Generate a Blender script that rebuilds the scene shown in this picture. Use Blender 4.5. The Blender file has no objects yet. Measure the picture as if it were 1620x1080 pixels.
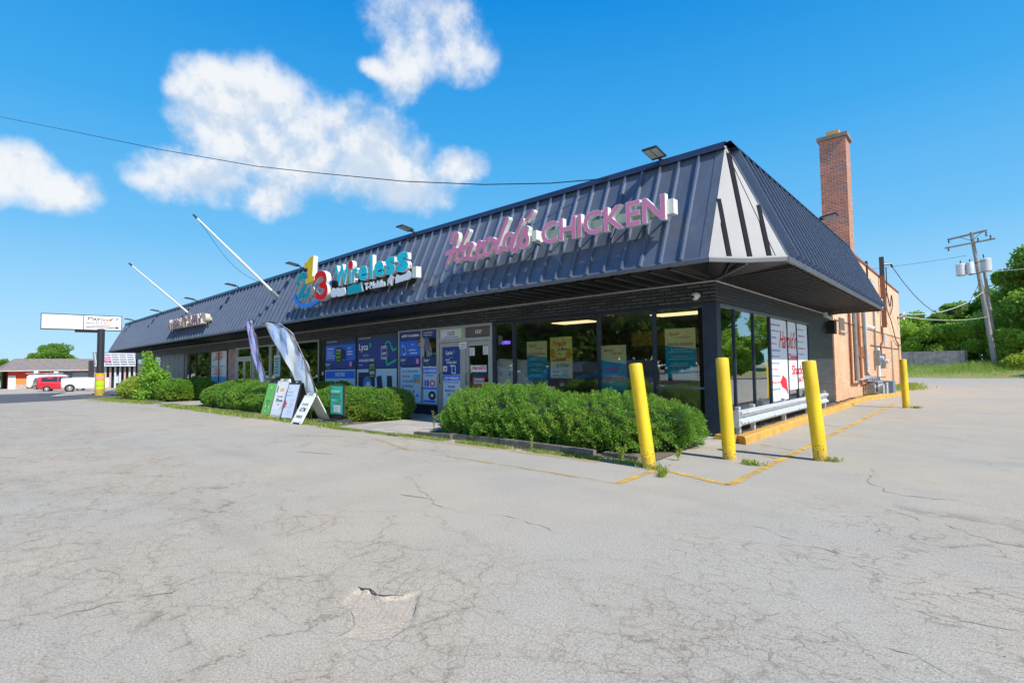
import bpy, math, random
import numpy as np
from mathutils import Vector, Matrix
C = bpy.context.scene.collection
PI = math.pi
# ------------------------------------------------------------------ camera
R3 = np.array([[0.74419142, 0.04206299, 0.66664071],
               [0.66784692, -0.02797737, -0.74377266],
               [-0.01263445, 0.99872317, -0.04891216]])
CAM = np.array([0.0, 0.0, 1.4])
cd = bpy.data.cameras.new('camera'); cam = bpy.data.objects.new('camera', cd); C.objects.link(cam)
cd.sensor_width = 36; cd.lens = 18.314; cd.clip_start = 0.05; cd.clip_end = 3000
M4 = Matrix([[*R3[0], 0], [*R3[1], 0], [*R3[2], 1.4], [0, 0, 0, 1]])
cam.matrix_world = M4
bpy.context.scene.camera = cam
# ------------------------------------------------------------------ sun, sky, exposure
EL = math.radians(46.5); SD = np.array([.995 * math.cos(EL), -.10 * math.cos(EL), math.sin(EL)])
sl = bpy.data.lights.new('sun', 'SUN'); sl.energy = 4.5; sl.angle = math.radians(.53); sl.color = (1, .955, .88)
so = bpy.data.objects.new('sun', sl); C.objects.link(so); so.location = (20, -10, 30)
so.rotation_euler = Vector(SD).to_track_quat('Z', 'Y').to_euler()
vs = bpy.context.scene.view_settings
bpy.context.scene.display_settings.display_device = 'sRGB'
vs.view_transform = 'Standard'; vs.look = 'None'; vs.gamma = 1; vs.use_curve_mapping = False; vs.exposure = 0.33

def ray(px, py):                       # world direction of a point of the 1620x1080 photograph
    return R3 @ np.array([px - 810.0, 540.0 - py, -824.13])

class NT:                              # tiny node helper
    def __init__(s, nt): s.nt = nt; s.n = nt.nodes; s.l = nt.links
    def new(s, t, **k):
        n = s.n.new(t)
        for a, b in k.items(): setattr(n, a, b)
        return n
    def link(s, a, b): s.l.new(a, b)
    def val(s, sock, x):
        if isinstance(x, bpy.types.NodeSocket): s.link(x, sock)
        else:
            try: sock.default_value = x
            except Exception: sock.default_value = (*x, 1)
    def math(s, op, a, b=0.0, c=None, clamp=False):
        n = s.new('ShaderNodeMath', operation=op, use_clamp=clamp)
        s.val(n.inputs[0], a); s.val(n.inputs[1], b)
        if c is not None: s.val(n.inputs[2], c)
        return n.outputs[0]
    def dot(s, v, c):
        n = s.new('ShaderNodeVectorMath', operation='DOT_PRODUCT'); s.link(v, n.inputs[0]); n.inputs[1].default_value = c
        return n.outputs['Value']
    def mix(s, f, a, b, blend='MIX'):
        n = s.new('ShaderNodeMix', data_type='RGBA', blend_type=blend)
        s.val(n.inputs[0], f); s.val(n.inputs[6], a); s.val(n.inputs[7], b)
        return n.outputs[2]
    def ramp(s, f, a, b, x=0.0, y=1.0, smooth=True):
        n = s.new('ShaderNodeMapRange', interpolation_type='SMOOTHSTEP' if smooth else 'LINEAR')
        s.val(n.inputs[0], f); n.inputs[1].default_value = a; n.inputs[2].default_value = b
        n.inputs[3].default_value = x; n.inputs[4].default_value = y
        return n.outputs[0]
    def noise(s, vec, scale, detail=3, rough=.55, dist=0.0, out=0):
        n = s.new('ShaderNodeTexNoise'); n.inputs['Scale'].default_value = scale; n.inputs['Detail'].default_value = detail
        n.inputs['Roughness'].default_value = rough; n.inputs['Distortion'].default_value = dist
        if vec is not None: s.link(vec, n.inputs['Vector'])
        return n.outputs[out]

def build_world():
    w = bpy.data.worlds.new('World'); bpy.context.scene.world = w; w.use_nodes = True
    k = NT(w.node_tree)
    for n in list(k.n): k.n.remove(n)
    sky = k.new('ShaderNodeTexSky', sky_type='NISHITA', sun_disc=False)
    sky.sun_elevation = EL; sky.sun_rotation = math.atan2(SD[0], SD[1]); sky.air_density = 1.0; sky.dust_density = .35; sky.ozone_density = 2.0
    hs = k.new('ShaderNodeHueSaturation'); hs.inputs['Saturation'].default_value = 1.28; hs.inputs['Hue'].default_value = .487
    k.link(sky.outputs[0], hs.inputs['Color'])
    d = k.new('ShaderNodeTexCoord').outputs['Generated']
    # blobs of cloud at fixed sky directions: gnomonic chart about a fixed bearing
    c0 = np.array([-.80, .50, .33]); c0 /= np.linalg.norm(c0)
    U = np.cross(c0, [0, 0, 1]); U /= np.linalg.norm(U); V = np.cross(U, c0)
    den = k.math('MAXIMUM', k.dot(d, c0), .02)
    u = k.math('DIVIDE', k.dot(d, U), den); v = k.math('DIVIDE', k.dot(d, V), den)
    def uv(px, py):
        r = ray(px, py); q = r @ c0
        return r @ U / q, r @ V / q
    nz = k.noise(d, 8.0, 12, .60, .0)
    sh = k.new('ShaderNodeVectorMath', operation='ADD'); k.link(d, sh.inputs[0]); sh.inputs[1].default_value = (.012, .0, .022); nzs = k.noise(sh.outputs[0], 8.0, 12, .60, .0); nz2 = k.noise(d, 2.6, 3, .5)
    field = None
    B = [(345, 128, 66, 40), (420, 150, 110, 58), (500, 195, 105, 62), (590, 255, 92, 66), (640, 300, 75, 42), (360, 190, 90, 60),
         (315, 285, 95, 42), (430, 315, 52, 34), (450, 250, 120, 60), (728, 262, 42, 30), (285, 140, 30, 22),
         (665, 25, 100, 62), (735, 85, 55, 52), (640, 95, 45, 62), (600, 108, 36, 18),
         (15, 268, 72, 44), (95, 305, 62, 34), (-60, 280, 80, 46), (262, 262, 55, 34), (240, 285, 40, 20)]
    for (x, y, a, b) in B:
        cu, cv = uv(x, y); u1, _ = uv(x + a, y); u2, _ = uv(x - a, y); _, v1 = uv(x, y - b); _, v2 = uv(x, y + b)
        A = abs(u1 - u2) / 2; Bv = abs(v1 - v2) / 2
        p = k.math('POWER', k.math('MULTIPLY', k.math('SUBTRACT', u, cu), 1 / A), 2)
        q = k.math('POWER', k.math('MULTIPLY', k.math('SUBTRACT', v, cv), 1 / Bv), 2)
        e = k.math('MULTIPLY', k.math('SUBTRACT', 1.0, k.math('ADD', p, q)), 1.0 if y != 163 else .35)
        e = k.math('MAXIMUM', e, -3.5)
        field = e if field is None else k.math('SMOOTH_MAX', field, e, .8)
    f = k.math('ADD', field, k.math('MULTIPLY', k.math('SUBTRACT', nz, .5), 4.4))
    mask = k.ramp(f, -.55, 1.15)
    mask = k.math('MULTIPLY', mask, .92)
    rel = k.math('MULTIPLY', k.math('SUBTRACT', nz, nzs), 5.0)
    shade = k.ramp(k.math('ADD', k.math('ADD', rel, .45), k.math('MULTIPLY', k.math('SUBTRACT', nz2, .5), 1.6)), .0, .85)
    ccol = k.mix(shade, (6.3, 7.1, 8.2), (9.0, 9.05, 9.1))
    z = k.dot(d, (0, 0, 1))
    cr = k.new('ShaderNodeValToRGB'); el = cr.color_ramp.elements; k.link(z, cr.inputs[0])
    cols = [(0.0, (.50, .80, 1.0)), (.10, (.36, .69, .98)), (.22, (.17, .54, .93)), (.40, (.055, .40, .86)), (.62, (.0, .25, .74)), (1.0, (.0, .13, .52))]
    el[0].position = 0; el[0].color = (*cols[0][1], 1); el[1].position = 1; el[1].color = (*cols[-1][1], 1)
    for p_, c_ in cols[1:-1]:
        e_ = el.new(p_); e_.color = (*c_, 1)
    gr = k.mix(1.0, cr.outputs[0], (9.6, 9.6, 9.6), 'MULTIPLY')
    base = k.mix(.965, hs.outputs[0], gr)
    # added glow in the unseen sky behind the camera, fills shade under the eave
    fill = k.math('MULTIPLY', k.ramp(k.dot(d, (.25, -.97, 0)), .05, .75), k.ramp(z, .10, .5, 1.0, .0))
    base = k.mix(k.math('MULTIPLY', fill, .9), base, (17.0, 17.8, 19.2))
    col = k.mix(mask, base, ccol)
    bg = k.new('ShaderNodeBackground'); bg.inputs[1].default_value = .085
    k.link(col, bg.inputs[0]); o = k.new('ShaderNodeOutputWorld'); k.link(bg.outputs[0], o.inputs[0])
build_world()

# ------------------------------------------------------------------ ground height
def G(x, y):
    g = -0.013 * min(max(-x - 26, 0), 66)
    t = min(max((y - 57.5) / 7, 0), 1)
    return g + .85 * t * t * (3 - 2 * t)
def gp(px, py):                        # where the photograph's ray meets the terrain
    d = ray(px, py); t = 1.4 / -d[2] if d[2] < 0 else 80
    for i in range(40):
        p = CAM + d * t; t = (1.4 - G(p[0], p[1])) / -d[2] if d[2] < -1e-4 else t
    return CAM + d * t
def onY(px, py, Y):
    d = ray(px, py); return CAM + d * (Y / d[1])
def onX(px, py, X):
    d = ray(px, py); return CAM + d * (X / d[0])

# ------------------------------------------------------------------ materials
MATS = {}
def mat(name, col, rough=.6, metal=0.0, var=0.0, vscale=3.0, bump=0.0, bscale=30.0, spec=.5, emit=None, col2=None, coat=0):
    if name in MATS: return MATS[name]
    m = bpy.data.materials.new(name); m.use_nodes = True; k = NT(m.node_tree); b = k.n['Principled BSDF']
    b.inputs['Roughness'].default_value = rough; b.inputs['Metallic'].default_value = metal
    b.inputs['Specular IOR Level'].default_value = spec; b.inputs['Coat Weight'].default_value = coat
    tc = k.new('ShaderNodeTexCoord').outputs['Object']
    if var or col2:
        f = k.ramp(k.noise(tc, vscale, 5, .6), .3, .7)
        c2 = col2 or tuple(c * (1 - var) for c in col)
        k.link(k.mix(f, c2, col), b.inputs['Base Color'])
    else: b.inputs['Base Color'].default_value = (*col, 1)
    if bump:
        bn = k.new('ShaderNodeBump'); bn.inputs['Strength'].default_value = bump; bn.inputs['Distance'].default_value = .02
        k.link(k.noise(tc, bscale, 4), bn.inputs['Height']); k.link(bn.outputs[0], b.inputs['Normal'])
    if emit: b.inputs['Emission Color'].default_value = (*col, 1); b.inputs['Emission Strength'].default_value = emit
    MATS[name] = m
    return m
def ink(c):                            # flat printed colour
    c = tuple(1 - (1 - min(x, .93)) ** 1.65 for x in c)
    return mat('ink_%02x%02x%02x' % tuple(int(255 * min(1, x)) for x in c), c, .45)
def srgb(r, g, b):
    f = lambda x: ((x / 255 + .055) / 1.055) ** 2.4 if x > 10 else x / 255 / 12.92
    return (f(r), f(g), f(b))

def brick(name, axis, c1, c2, mortar, bw=.2, rh=.067, msize=.012, bump=.5, rough=.75, off=.5, wear=None):
    m = bpy.data.materials.new(name); m.use_nodes = True; k = NT(m.node_tree); b = k.n['Principled BSDF']
    geo = k.new('ShaderNodeNewGeometry').outputs['Position']
    sp = k.new('ShaderNodeSeparateXYZ'); k.link(geo, sp.inputs[0]); cb = k.new('ShaderNodeCombineXYZ')
    k.link(sp.outputs[0 if axis == 'x' else 1], cb.inputs[0]); k.link(sp.outputs[2], cb.inputs[1])
    jit = k.noise(geo, 9, 2, out=1)
    add = k.new('ShaderNodeVectorMath', operation='MULTIPLY_ADD'); k.link(jit, add.inputs[0]); add.inputs[1].default_value = (.006, .006, 0); k.link(cb.outputs[0], add.inputs[2])
    t = k.new('ShaderNodeTexBrick'); k.link(add.outputs[0], t.inputs['Vector']); t.offset = off
    t.inputs['Scale'].default_value = 1; t.inputs['Brick Width'].default_value = bw; t.inputs['Row Height'].default_value = rh
    t.inputs['Mortar Size'].default_value = msize; t.inputs['Mortar Smooth'].default_value = .2; t.inputs['Bias'].default_value = 0
    t.inputs['Color1'].default_value = (*c1, 1); t.inputs['Color2'].default_value = (*c2, 1); t.inputs['Mortar'].default_value = (*mortar, 1)
    col = t.outputs['Color']
    n1 = k.noise(geo, 2.2, 5, .65)
    col = k.mix(k.ramp(n1, .25, .75, .0, .35), col, tuple(x * .45 for x in c1), 'MIX')
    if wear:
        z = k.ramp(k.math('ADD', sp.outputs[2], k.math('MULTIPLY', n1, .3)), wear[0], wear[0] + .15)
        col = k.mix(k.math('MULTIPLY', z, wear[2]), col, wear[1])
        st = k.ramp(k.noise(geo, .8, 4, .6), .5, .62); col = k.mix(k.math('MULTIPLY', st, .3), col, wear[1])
    k.link(col, b.inputs['Base Color']); b.inputs['Roughness'].default_value = rough
    bn = k.new('ShaderNodeBump'); bn.inputs['Strength'].default_value = bump; bn.inputs['Distance'].default_value = .012
    h = k.math('SUBTRACT', k.math('MULTIPLY', k.noise(geo, 45, 3), .35), t.outputs['Fac'])
    k.link(h, bn.inputs['Height']); k.link(bn.outputs[0], b.inputs['Normal'])
    return m

def asphalt(name, base, dirt, dark=1.0, cracks=True):
    m = bpy.data.materials.new(name); m.use_nodes = True; k = NT(m.node_tree); b = k.n['Principled BSDF']
    P = k.new('ShaderNodeNewGeometry').outputs['Position']
    big = k.noise(P, .22, 4, .6); mid = k.noise(P, 1.3, 5, .6); fine = k.noise(P, 70, 5, .85); tiny = k.noise(P, 150, 2, .7)
    c = k.mix(k.ramp(big, .38, .64), base, dirt)
    c = k.mix(k.ramp(mid, .3, .75, 0, .28), c, tuple(x * .72 for x in base))
    sp = k.math('ADD', k.math('MULTIPLY', fine, .62), k.math('MULTIPLY', tiny, .38))
    c = k.mix(1.0, c, k.mix(k.ramp(sp, .35, .66, 0, 1), (.50, .50, .50), (1.36, 1.355, 1.34)), 'MULTIPLY')
    grit = k.ramp(k.noise(P, 75, 2, .5), .70, .76); c = k.mix(k.math('MULTIPLY', grit, .4), c, (.14, .135, .125))
    peb = k.ramp(k.noise(P, 60, 1, .5), .22, .28, 1, 0); c = k.mix(k.math('MULTIPLY', peb, .45), c, (.62, .6, .57))
    hgt = k.math('MULTIPLY', sp, .5)
    # faint stains and tyre-polished streaks
    mp = k.new('ShaderNodeMapping'); k.link(P, mp.inputs[0]); mp.inputs['Scale'].default_value = (.25, 1.6, 1); mp.inputs['Rotation'].default_value = (0, 0, .5)
    oil = k.ramp(k.noise(P, .75, 5, .72), .62, .76); c = k.mix(k.math('MULTIPLY', oil, .38), c, (.20, .185, .165))
    st = k.ramp(k.noise(mp.outputs[0], .9, 4, .6), .54, .74); c = k.mix(k.math('MULTIPLY', st, .25), c, tuple(x * .5 for x in base))
    if cracks:
        sx = k.new('ShaderNodeSeparateXYZ'); k.link(P, sx.inputs[0]); X_, Y_ = sx.outputs[0], sx.outputs[1]
        wob = k.math('MULTIPLY', k.math('SUBTRACT', k.noise(P, .6, 3, .6), .5), 3.0)
        regA = k.math('MULTIPLY', k.ramp(k.math('ADD', Y_, wob), 2.2, 3.6, 1, 0), k.ramp(k.math('ADD', X_, wob), -1.4, .2, 1, .25))
        regB = k.math('MULTIPLY', k.ramp(k.math('ADD', X_, wob), -2.2, -.9), k.ramp(k.math('ADD', Y_, wob), 5.0, 7.5, 1, 0))
        def crk(scale, dist, w, reg, seed, amt, stretch=1.0, halo_=.3):
            nonlocal c, hgt
            off = k.new('ShaderNodeVectorMath', operation='MULTIPLY_ADD'); k.link(k.noise(P, 3.0 * scale ** .5, 5, .7, out=1), off.inputs[0])
            off.inputs[1].default_value = (dist, dist, 0); k.link(P, off.inputs[2])
            mm = k.new('ShaderNodeMapping'); k.link(off.outputs[0], mm.inputs[0]); mm.inputs['Location'].default_value = (seed, seed * 2, 0); mm.inputs['Rotation'].default_value = (0, 0, .5); mm.inputs['Scale'].default_value = (1, stretch, 0)
            vo = k.new('ShaderNodeTexVoronoi', feature='DISTANCE_TO_EDGE'); vo.inputs['Scale'].default_value = scale; k.link(mm.outputs[0], vo.inputs['Vector'])
            msk = k.math('MULTIPLY', reg, k.ramp(k.noise(P, .9, 4, .65), .36, .60, .12, 1)) if reg is not None else k.ramp(k.noise(P, .30, 3, .6), .46, .62)
            wv = k.math('MULTIPLY', k.ramp(k.noise(P, 5, 4, .75), .35, .65, .1, 1.6), w)
            line = k.math('SUBTRACT', 1.0, k.math('DIVIDE', vo.outputs['Distance'], wv), clamp=True)
            line = k.math('MULTIPLY', line, msk); halo = k.math('MULTIPLY', k.math('SUBTRACT', 1.0, k.math('DIVIDE', vo.outputs['Distance'], w * 7), clamp=True), msk)
            c = k.mix(k.math('MULTIPLY', halo, halo_), c, (.36, .30, .22))
            c = k.mix(k.math('MULTIPLY', line, amt), c, (.12, .10, .08))
            hgt = k.math('SUBTRACT', hgt, k.math('MULTIPLY', line, .9))
        crk(2.0, .30, .018, regA, 1.0, .62, 1.5, .30)
        crk(5.5, .14, .050, regB, 7.0, .60, 1.9, .15)
        crk(9.0, .10, .060, regA, 4.0, .30, 1.2, .2)
        crk(.8, .6, .010, None, 9.0, .5, 1.6, .25)
        at = k.new('ShaderNodeAttribute', attribute_name='dirt'); c = k.mix(at.outputs['Fac'], c, k.mix(k.ramp(sp, .35, .65), (.33, .265, .20), (.58, .50, .40)))
    k.link(c, b.inputs['Base Color']); b.inputs['Roughness'].default_value = .88; b.inputs['Specular IOR Level'].default_value = .25
    bn = k.new('ShaderNodeBump'); bn.inputs['Strength'].default_value = .4; bn.inputs['Distance'].default_value = .006
    k.link(hgt, bn.inputs['Height']); k.link(bn.outputs[0], b.inputs['Normal'])
    return m

def worn_paint(name, col, lo, hi, rough=.6):
    m = bpy.data.materials.new(name); m.use_nodes = True; k = NT(m.node_tree); b = k.n['Principled BSDF']
    P = k.new('ShaderNodeNewGeometry').outputs['Position']
    b.inputs['Roughness'].default_value = rough
    k.link(k.mix(k.ramp(k.noise(P, 30, 4, .7), .3, .7), tuple(x * .7 for x in col), col), b.inputs['Base Color'])
    f = k.ramp(k.math('ADD', k.math('MULTIPLY', k.noise(P, 3, 4, .6), .5), k.math('MULTIPLY', k.noise(P, 55, 3, .7), .5)), lo, hi)
    k.link(f, b.inputs['Alpha'])
    return m

def leafmat(name, a, b_, c_=None, trans=.35, rough=.5, tip=None):
    m = bpy.data.materials.new(name); m.use_nodes = True; k = NT(m.node_tree)
    for n in list(k.n): k.n.remove(n)
    g = k.new('ShaderNodeNewGeometry'); rnd = g.outputs['Random Per Island']
    P = k.new('ShaderNodeTexCoord').outputs['Object']
    col = k.mix(rnd, a, b_)
    if c_: col = k.mix(k.ramp(k.noise(P, 1.1, 3, .6), .52, .68), col, c_)
    col = k.mix(k.ramp(k.noise(P, 9, 3, .6), .40, .62, .38, 0), col, tuple(x * .45 for x in a))
    dead = k.ramp(k.math('FRACT', k.math('MULTIPLY', rnd, 57.3)), .965, .975); col = k.mix(k.math('MULTIPLY', dead, .8), col, (.36, .24, .09))
    pb = k.new('ShaderNodeBsdfPrincipled'); k.link(col, pb.inputs['Base Color']); pb.inputs['Roughness'].default_value = rough; pb.inputs['Specular IOR Level'].default_value = .35
    tb = k.new('ShaderNodeBsdfTranslucent'); k.link(k.mix(.5, col, tuple(min(1, x * 2.0) for x in b_)), tb.inputs['Color'])
    mx = k.new('ShaderNodeMixShader'); mx.inputs[0].default_value = trans; k.link(pb.outputs[0], mx.inputs[1]); k.link(tb.outputs[0], mx.inputs[2])
    o = k.new('ShaderNodeOutputMaterial'); k.link(mx.outputs[0], o.inputs[0])
    return m

def glassmat(name, tint, lo, ior=1.6, wob=.0):
    m = bpy.data.materials.new(name); m.use_nodes = True; k = NT(m.node_tree)
    for n in list(k.n): k.n.remove(n)
    tr = k.new('ShaderNodeBsdfTransparent'); tr.inputs[0].default_value = (*tint, 1)
    gl = k.new('ShaderNodeBsdfGlossy'); gl.inputs['Roughness'].default_value = .012; gl.inputs[0].default_value = (.92, .95, .95, 1)
    lw = k.new('ShaderNodeLayerWeight'); lw.inputs[0].default_value = .5
    frv = k.math('MULTIPLY', k.math('POWER', lw.outputs['Facing'], 3.2), .55)
    if wob:
        bn = k.new('ShaderNodeBump'); bn.inputs['Strength'].default_value = wob; bn.inputs['Distance'].default_value = .02
        k.link(k.noise(k.new('ShaderNodeTexCoord').outputs['Object'], 1.1, 2), bn.inputs['Height']); k.link(bn.outputs[0], gl.inputs['Normal'])
    f = k.math('ADD', frv, lo, clamp=True)
    mx = k.new('ShaderNodeMixShader'); k.link(f, mx.inputs[0]); k.link(tr.outputs[0], mx.inputs[1]); k.link(gl.outputs[0], mx.inputs[2])
    o = k.new('ShaderNodeOutputMaterial'); k.link(mx.outputs[0], o.inputs[0])
    return m

M_lot = asphalt('asphalt_lot', (.44, .405, .347), (.485, .42, .335))
M_road = asphalt('asphalt_road', (.10, .105, .12), (.13, .13, .14), cracks=False)
M_conc = mat('concrete', (.47, .43, .38), .85, var=.3, vscale=2, bump=.3, bscale=60)
M_walk = mat('walk_concrete', (.50, .42, .33), .85, var=.2, vscale=.5)
M_kerb = mat('kerb_paint', (.72, .40, .08), .6, var=.3, vscale=4, bump=.4, bscale=25)
M_line = worn_paint('line_paint', (.82, .50, .10), .38, .55)
M_lineF = worn_paint('line_paint_faint', (.66, .47, .2), .43, .62)
M_mulch = mat('mulch', (.10, .065, .04), .95, bump=1, bscale=40, col2=(.28, .22, .17), vscale=14)
M_dirt = mat('bare_soil', (.21, .16, .11), .95, bump=.8, bscale=30, col2=(.12, .1, .06), vscale=5)
M_navy = mat('navy_metal', (.125, .15, .205), .38, .15, var=.25, vscale=1.5, bump=.06, bscale=2.5)
M_navyr = mat('navy_rib', (.12, .155, .23), .34, .2, var=.1, vscale=3)
M_chamf = mat('chamfer_glint', (.215, .22, .23), .5, .0, var=.12, vscale=3, bump=.12, bscale=3)  # same metal as the slopes; its sun glint is put into this paler colour
M_cap = mat('ridge_metal', (.045, .065, .115), .35, .4, var=.2, vscale=1)
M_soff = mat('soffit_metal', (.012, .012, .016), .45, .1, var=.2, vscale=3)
M_trim = mat('pale_trim', (.62, .60, .56), .5, .1, var=.2, vscale=5)
M_eave = mat('eave_metal', (.20, .215, .25), .4, .5, var=.2, vscale=4)
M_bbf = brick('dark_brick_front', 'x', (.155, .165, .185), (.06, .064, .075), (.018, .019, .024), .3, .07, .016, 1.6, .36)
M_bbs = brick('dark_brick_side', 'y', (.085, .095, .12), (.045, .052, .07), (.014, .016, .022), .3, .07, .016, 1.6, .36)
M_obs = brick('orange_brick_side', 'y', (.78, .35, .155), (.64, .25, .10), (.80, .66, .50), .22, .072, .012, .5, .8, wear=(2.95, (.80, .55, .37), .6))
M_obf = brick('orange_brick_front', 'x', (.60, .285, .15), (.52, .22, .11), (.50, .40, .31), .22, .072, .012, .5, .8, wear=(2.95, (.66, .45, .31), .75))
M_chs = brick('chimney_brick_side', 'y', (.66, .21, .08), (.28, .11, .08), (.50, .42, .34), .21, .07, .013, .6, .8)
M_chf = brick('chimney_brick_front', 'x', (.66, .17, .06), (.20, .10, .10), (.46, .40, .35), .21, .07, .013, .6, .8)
M_alu = mat('aluminium', (.55, .56, .56), .38, .6, var=.1, vscale=6)
M_navyf = mat('navy_frame', (.035, .05, .085), .4, .3, var=.2)
M_glass = glassmat('shop_glass', (.88, .91, .88), .17, 1.5, .04)
M_glass2 = glassmat('side_glass', (.6, .65, .6), .34, 1.5, .05)
M_dglass = glassmat('door_glass', (.8, .84, .8), .10, 1.5, .03)
M_white = mat('white_paint', (.78, .78, .76), .45, var=.06)
M_whitem = mat('white_plastic', (.80, .80, .78), .4, var=.08, vscale=2)
M_black = mat('black_plastic', (.018, .018, .02), .4)
M_dgrey = mat('dark_grey_metal', (.06, .065, .07), .45, .5)
M_grey = mat('grey_metal', (.30, .32, .33), .45, .5, var=.25, vscale=8)
M_galv = mat('galvanised', (.66, .68, .72), .42, .3, var=.22, vscale=9, bump=.08, bscale=12)
M_yel = mat('yellow_paint', (.86, .60, .012), .38, coat=.15, bump=.12, bscale=14)
def scuff():
    k = NT(M_yel.node_tree); b = k.n['Principled BSDF']; P = k.new('ShaderNodeNewGeometry').outputs['Position']; sp = k.new('ShaderNodeSeparateXYZ'); k.link(P, sp.inputs[0])
    mp = k.new('ShaderNodeMapping'); k.link(P, mp.inputs[0]); mp.inputs['Scale'].default_value = (1, 1, .35)
    c = k.mix(k.ramp(k.noise(mp.outputs[0], 6, 5, .65), .35, .7), (.72, .47, .015), (.88, .62, .012))
    low = k.ramp(sp.outputs[2], .0, .55, .12, .0)
    ch = k.ramp(k.math('ADD', k.noise(P, 34, 4, .7), low), .66, .70); c = k.mix(k.math('MULTIPLY', ch, .85), c, (.10, .06, .03))
    dirt = k.math('MULTIPLY', k.ramp(k.math('ADD', sp.outputs[2], k.math('MULTIPLY', k.noise(P, 12, 4), .2)), .10, .30, 1, 0), .5); c = k.mix(dirt, c, (.30, .22, .10))
    k.link(c, b.inputs['Base Color'])
scuff()
M_rust = mat('rust', (.30, .12, .05), .8, .1, col2=(.14, .07, .05), vscale=12)
M_wood = mat('grey_timber', (.20, .185, .165), .9, var=.5, vscale=9, bump=.8, bscale=28)
M_pole = mat('pole_wood', (.33, .30, .275), .9, var=.35, vscale=6, bump=.5, bscale=20)
M_fence = mat('fence_wood', (.40, .36, .33), .9, col2=(.19, .20, .22), vscale=2.2, bump=.4)
M_bark = mat('bark', (.10, .075, .055), .95, var=.5, vscale=8, bump=.8, bscale=15)
M_pink = mat('pink_acrylic', (.84, .25, .47), .55, var=.08)
M_ret = mat('letter_return', (.78, .80, .73), .45, var=.15, vscale=6)
M_race = mat('raceway', (.42, .50, .46), .5, var=.15, vscale=4)
M_cyan = mat('cyan_acrylic', (.01, .66, .82), .55, spec=.2)
M_teal = mat('teal_acrylic', (.0, .42, .52), .55, spec=.2)
M_yacr = mat('yellow_acrylic', (.95, .66, .005), .55, var=.1, spec=.2)
M_red = mat('red_acrylic', (.90, .004, .01), .55, spec=.2)
M_blue = mat('blue_acrylic', (.05, .34, .95), .55, spec=.2)
M_wacr = mat('white_acrylic', (.82, .86, .93), .35)
M_led = mat('led_face', (.55, .56, .53), .3)
M_inner = mat('interior_wall', (.26, .22, .17), .8, var=.2)
M_innerd = mat('interior_dark', (.06, .055, .05), .7)
M_ceil = mat('interior_ceiling', (.78, .74, .64), .85, var=.1)
M_lamp = mat('ceiling_lamp', (1, .80, .46), .5, emit=1.5)
M_neon = mat('neon', (.25, .12, 1.0), .5, emit=3.0)
M_tyre = mat('tyre', (.02, .02, .02), .8)
M_rim = mat('rim', (.45, .46, .48), .3, .8)
M_cglass = mat('car_glass', (.03, .04, .05), .06, .0, spec=.9)
M_roofsh = mat('shingles', (.29, .245, .21), .9, col2=(.19, .155, .13), vscale=2.5, bump=.6, bscale=6)

# ------------------------------------------------------------------ mesh builder
_tc = {}
def glyph(s, off=0.0, ext=0.0):
    key = (s, off, ext)
    if key in _tc: return _tc[key]
    cu = bpy.data.curves.new('t', 'FONT'); cu.body = s; cu.resolution_u = 3; cu.offset = off; cu.extrude = ext
    ob = bpy.data.objects.new('t', cu); me = bpy.data.meshes.new_from_object(ob)
    V = np.array([v.co[:] for v in me.vertices]).reshape(-1, 3); F = [tuple(p.vertices) for p in me.polygons]
    N = [p.normal.z for p in me.polygons]
    bpy.data.objects.remove(ob); bpy.data.meshes.remove(me); bpy.data.curves.remove(cu)
    if len(V):
        lo = V.min(0); hi = V.max(0)
    else: lo = hi = np.zeros(3)
    _tc[key] = (V, F, N, lo, hi)
    return _tc[key]

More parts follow.
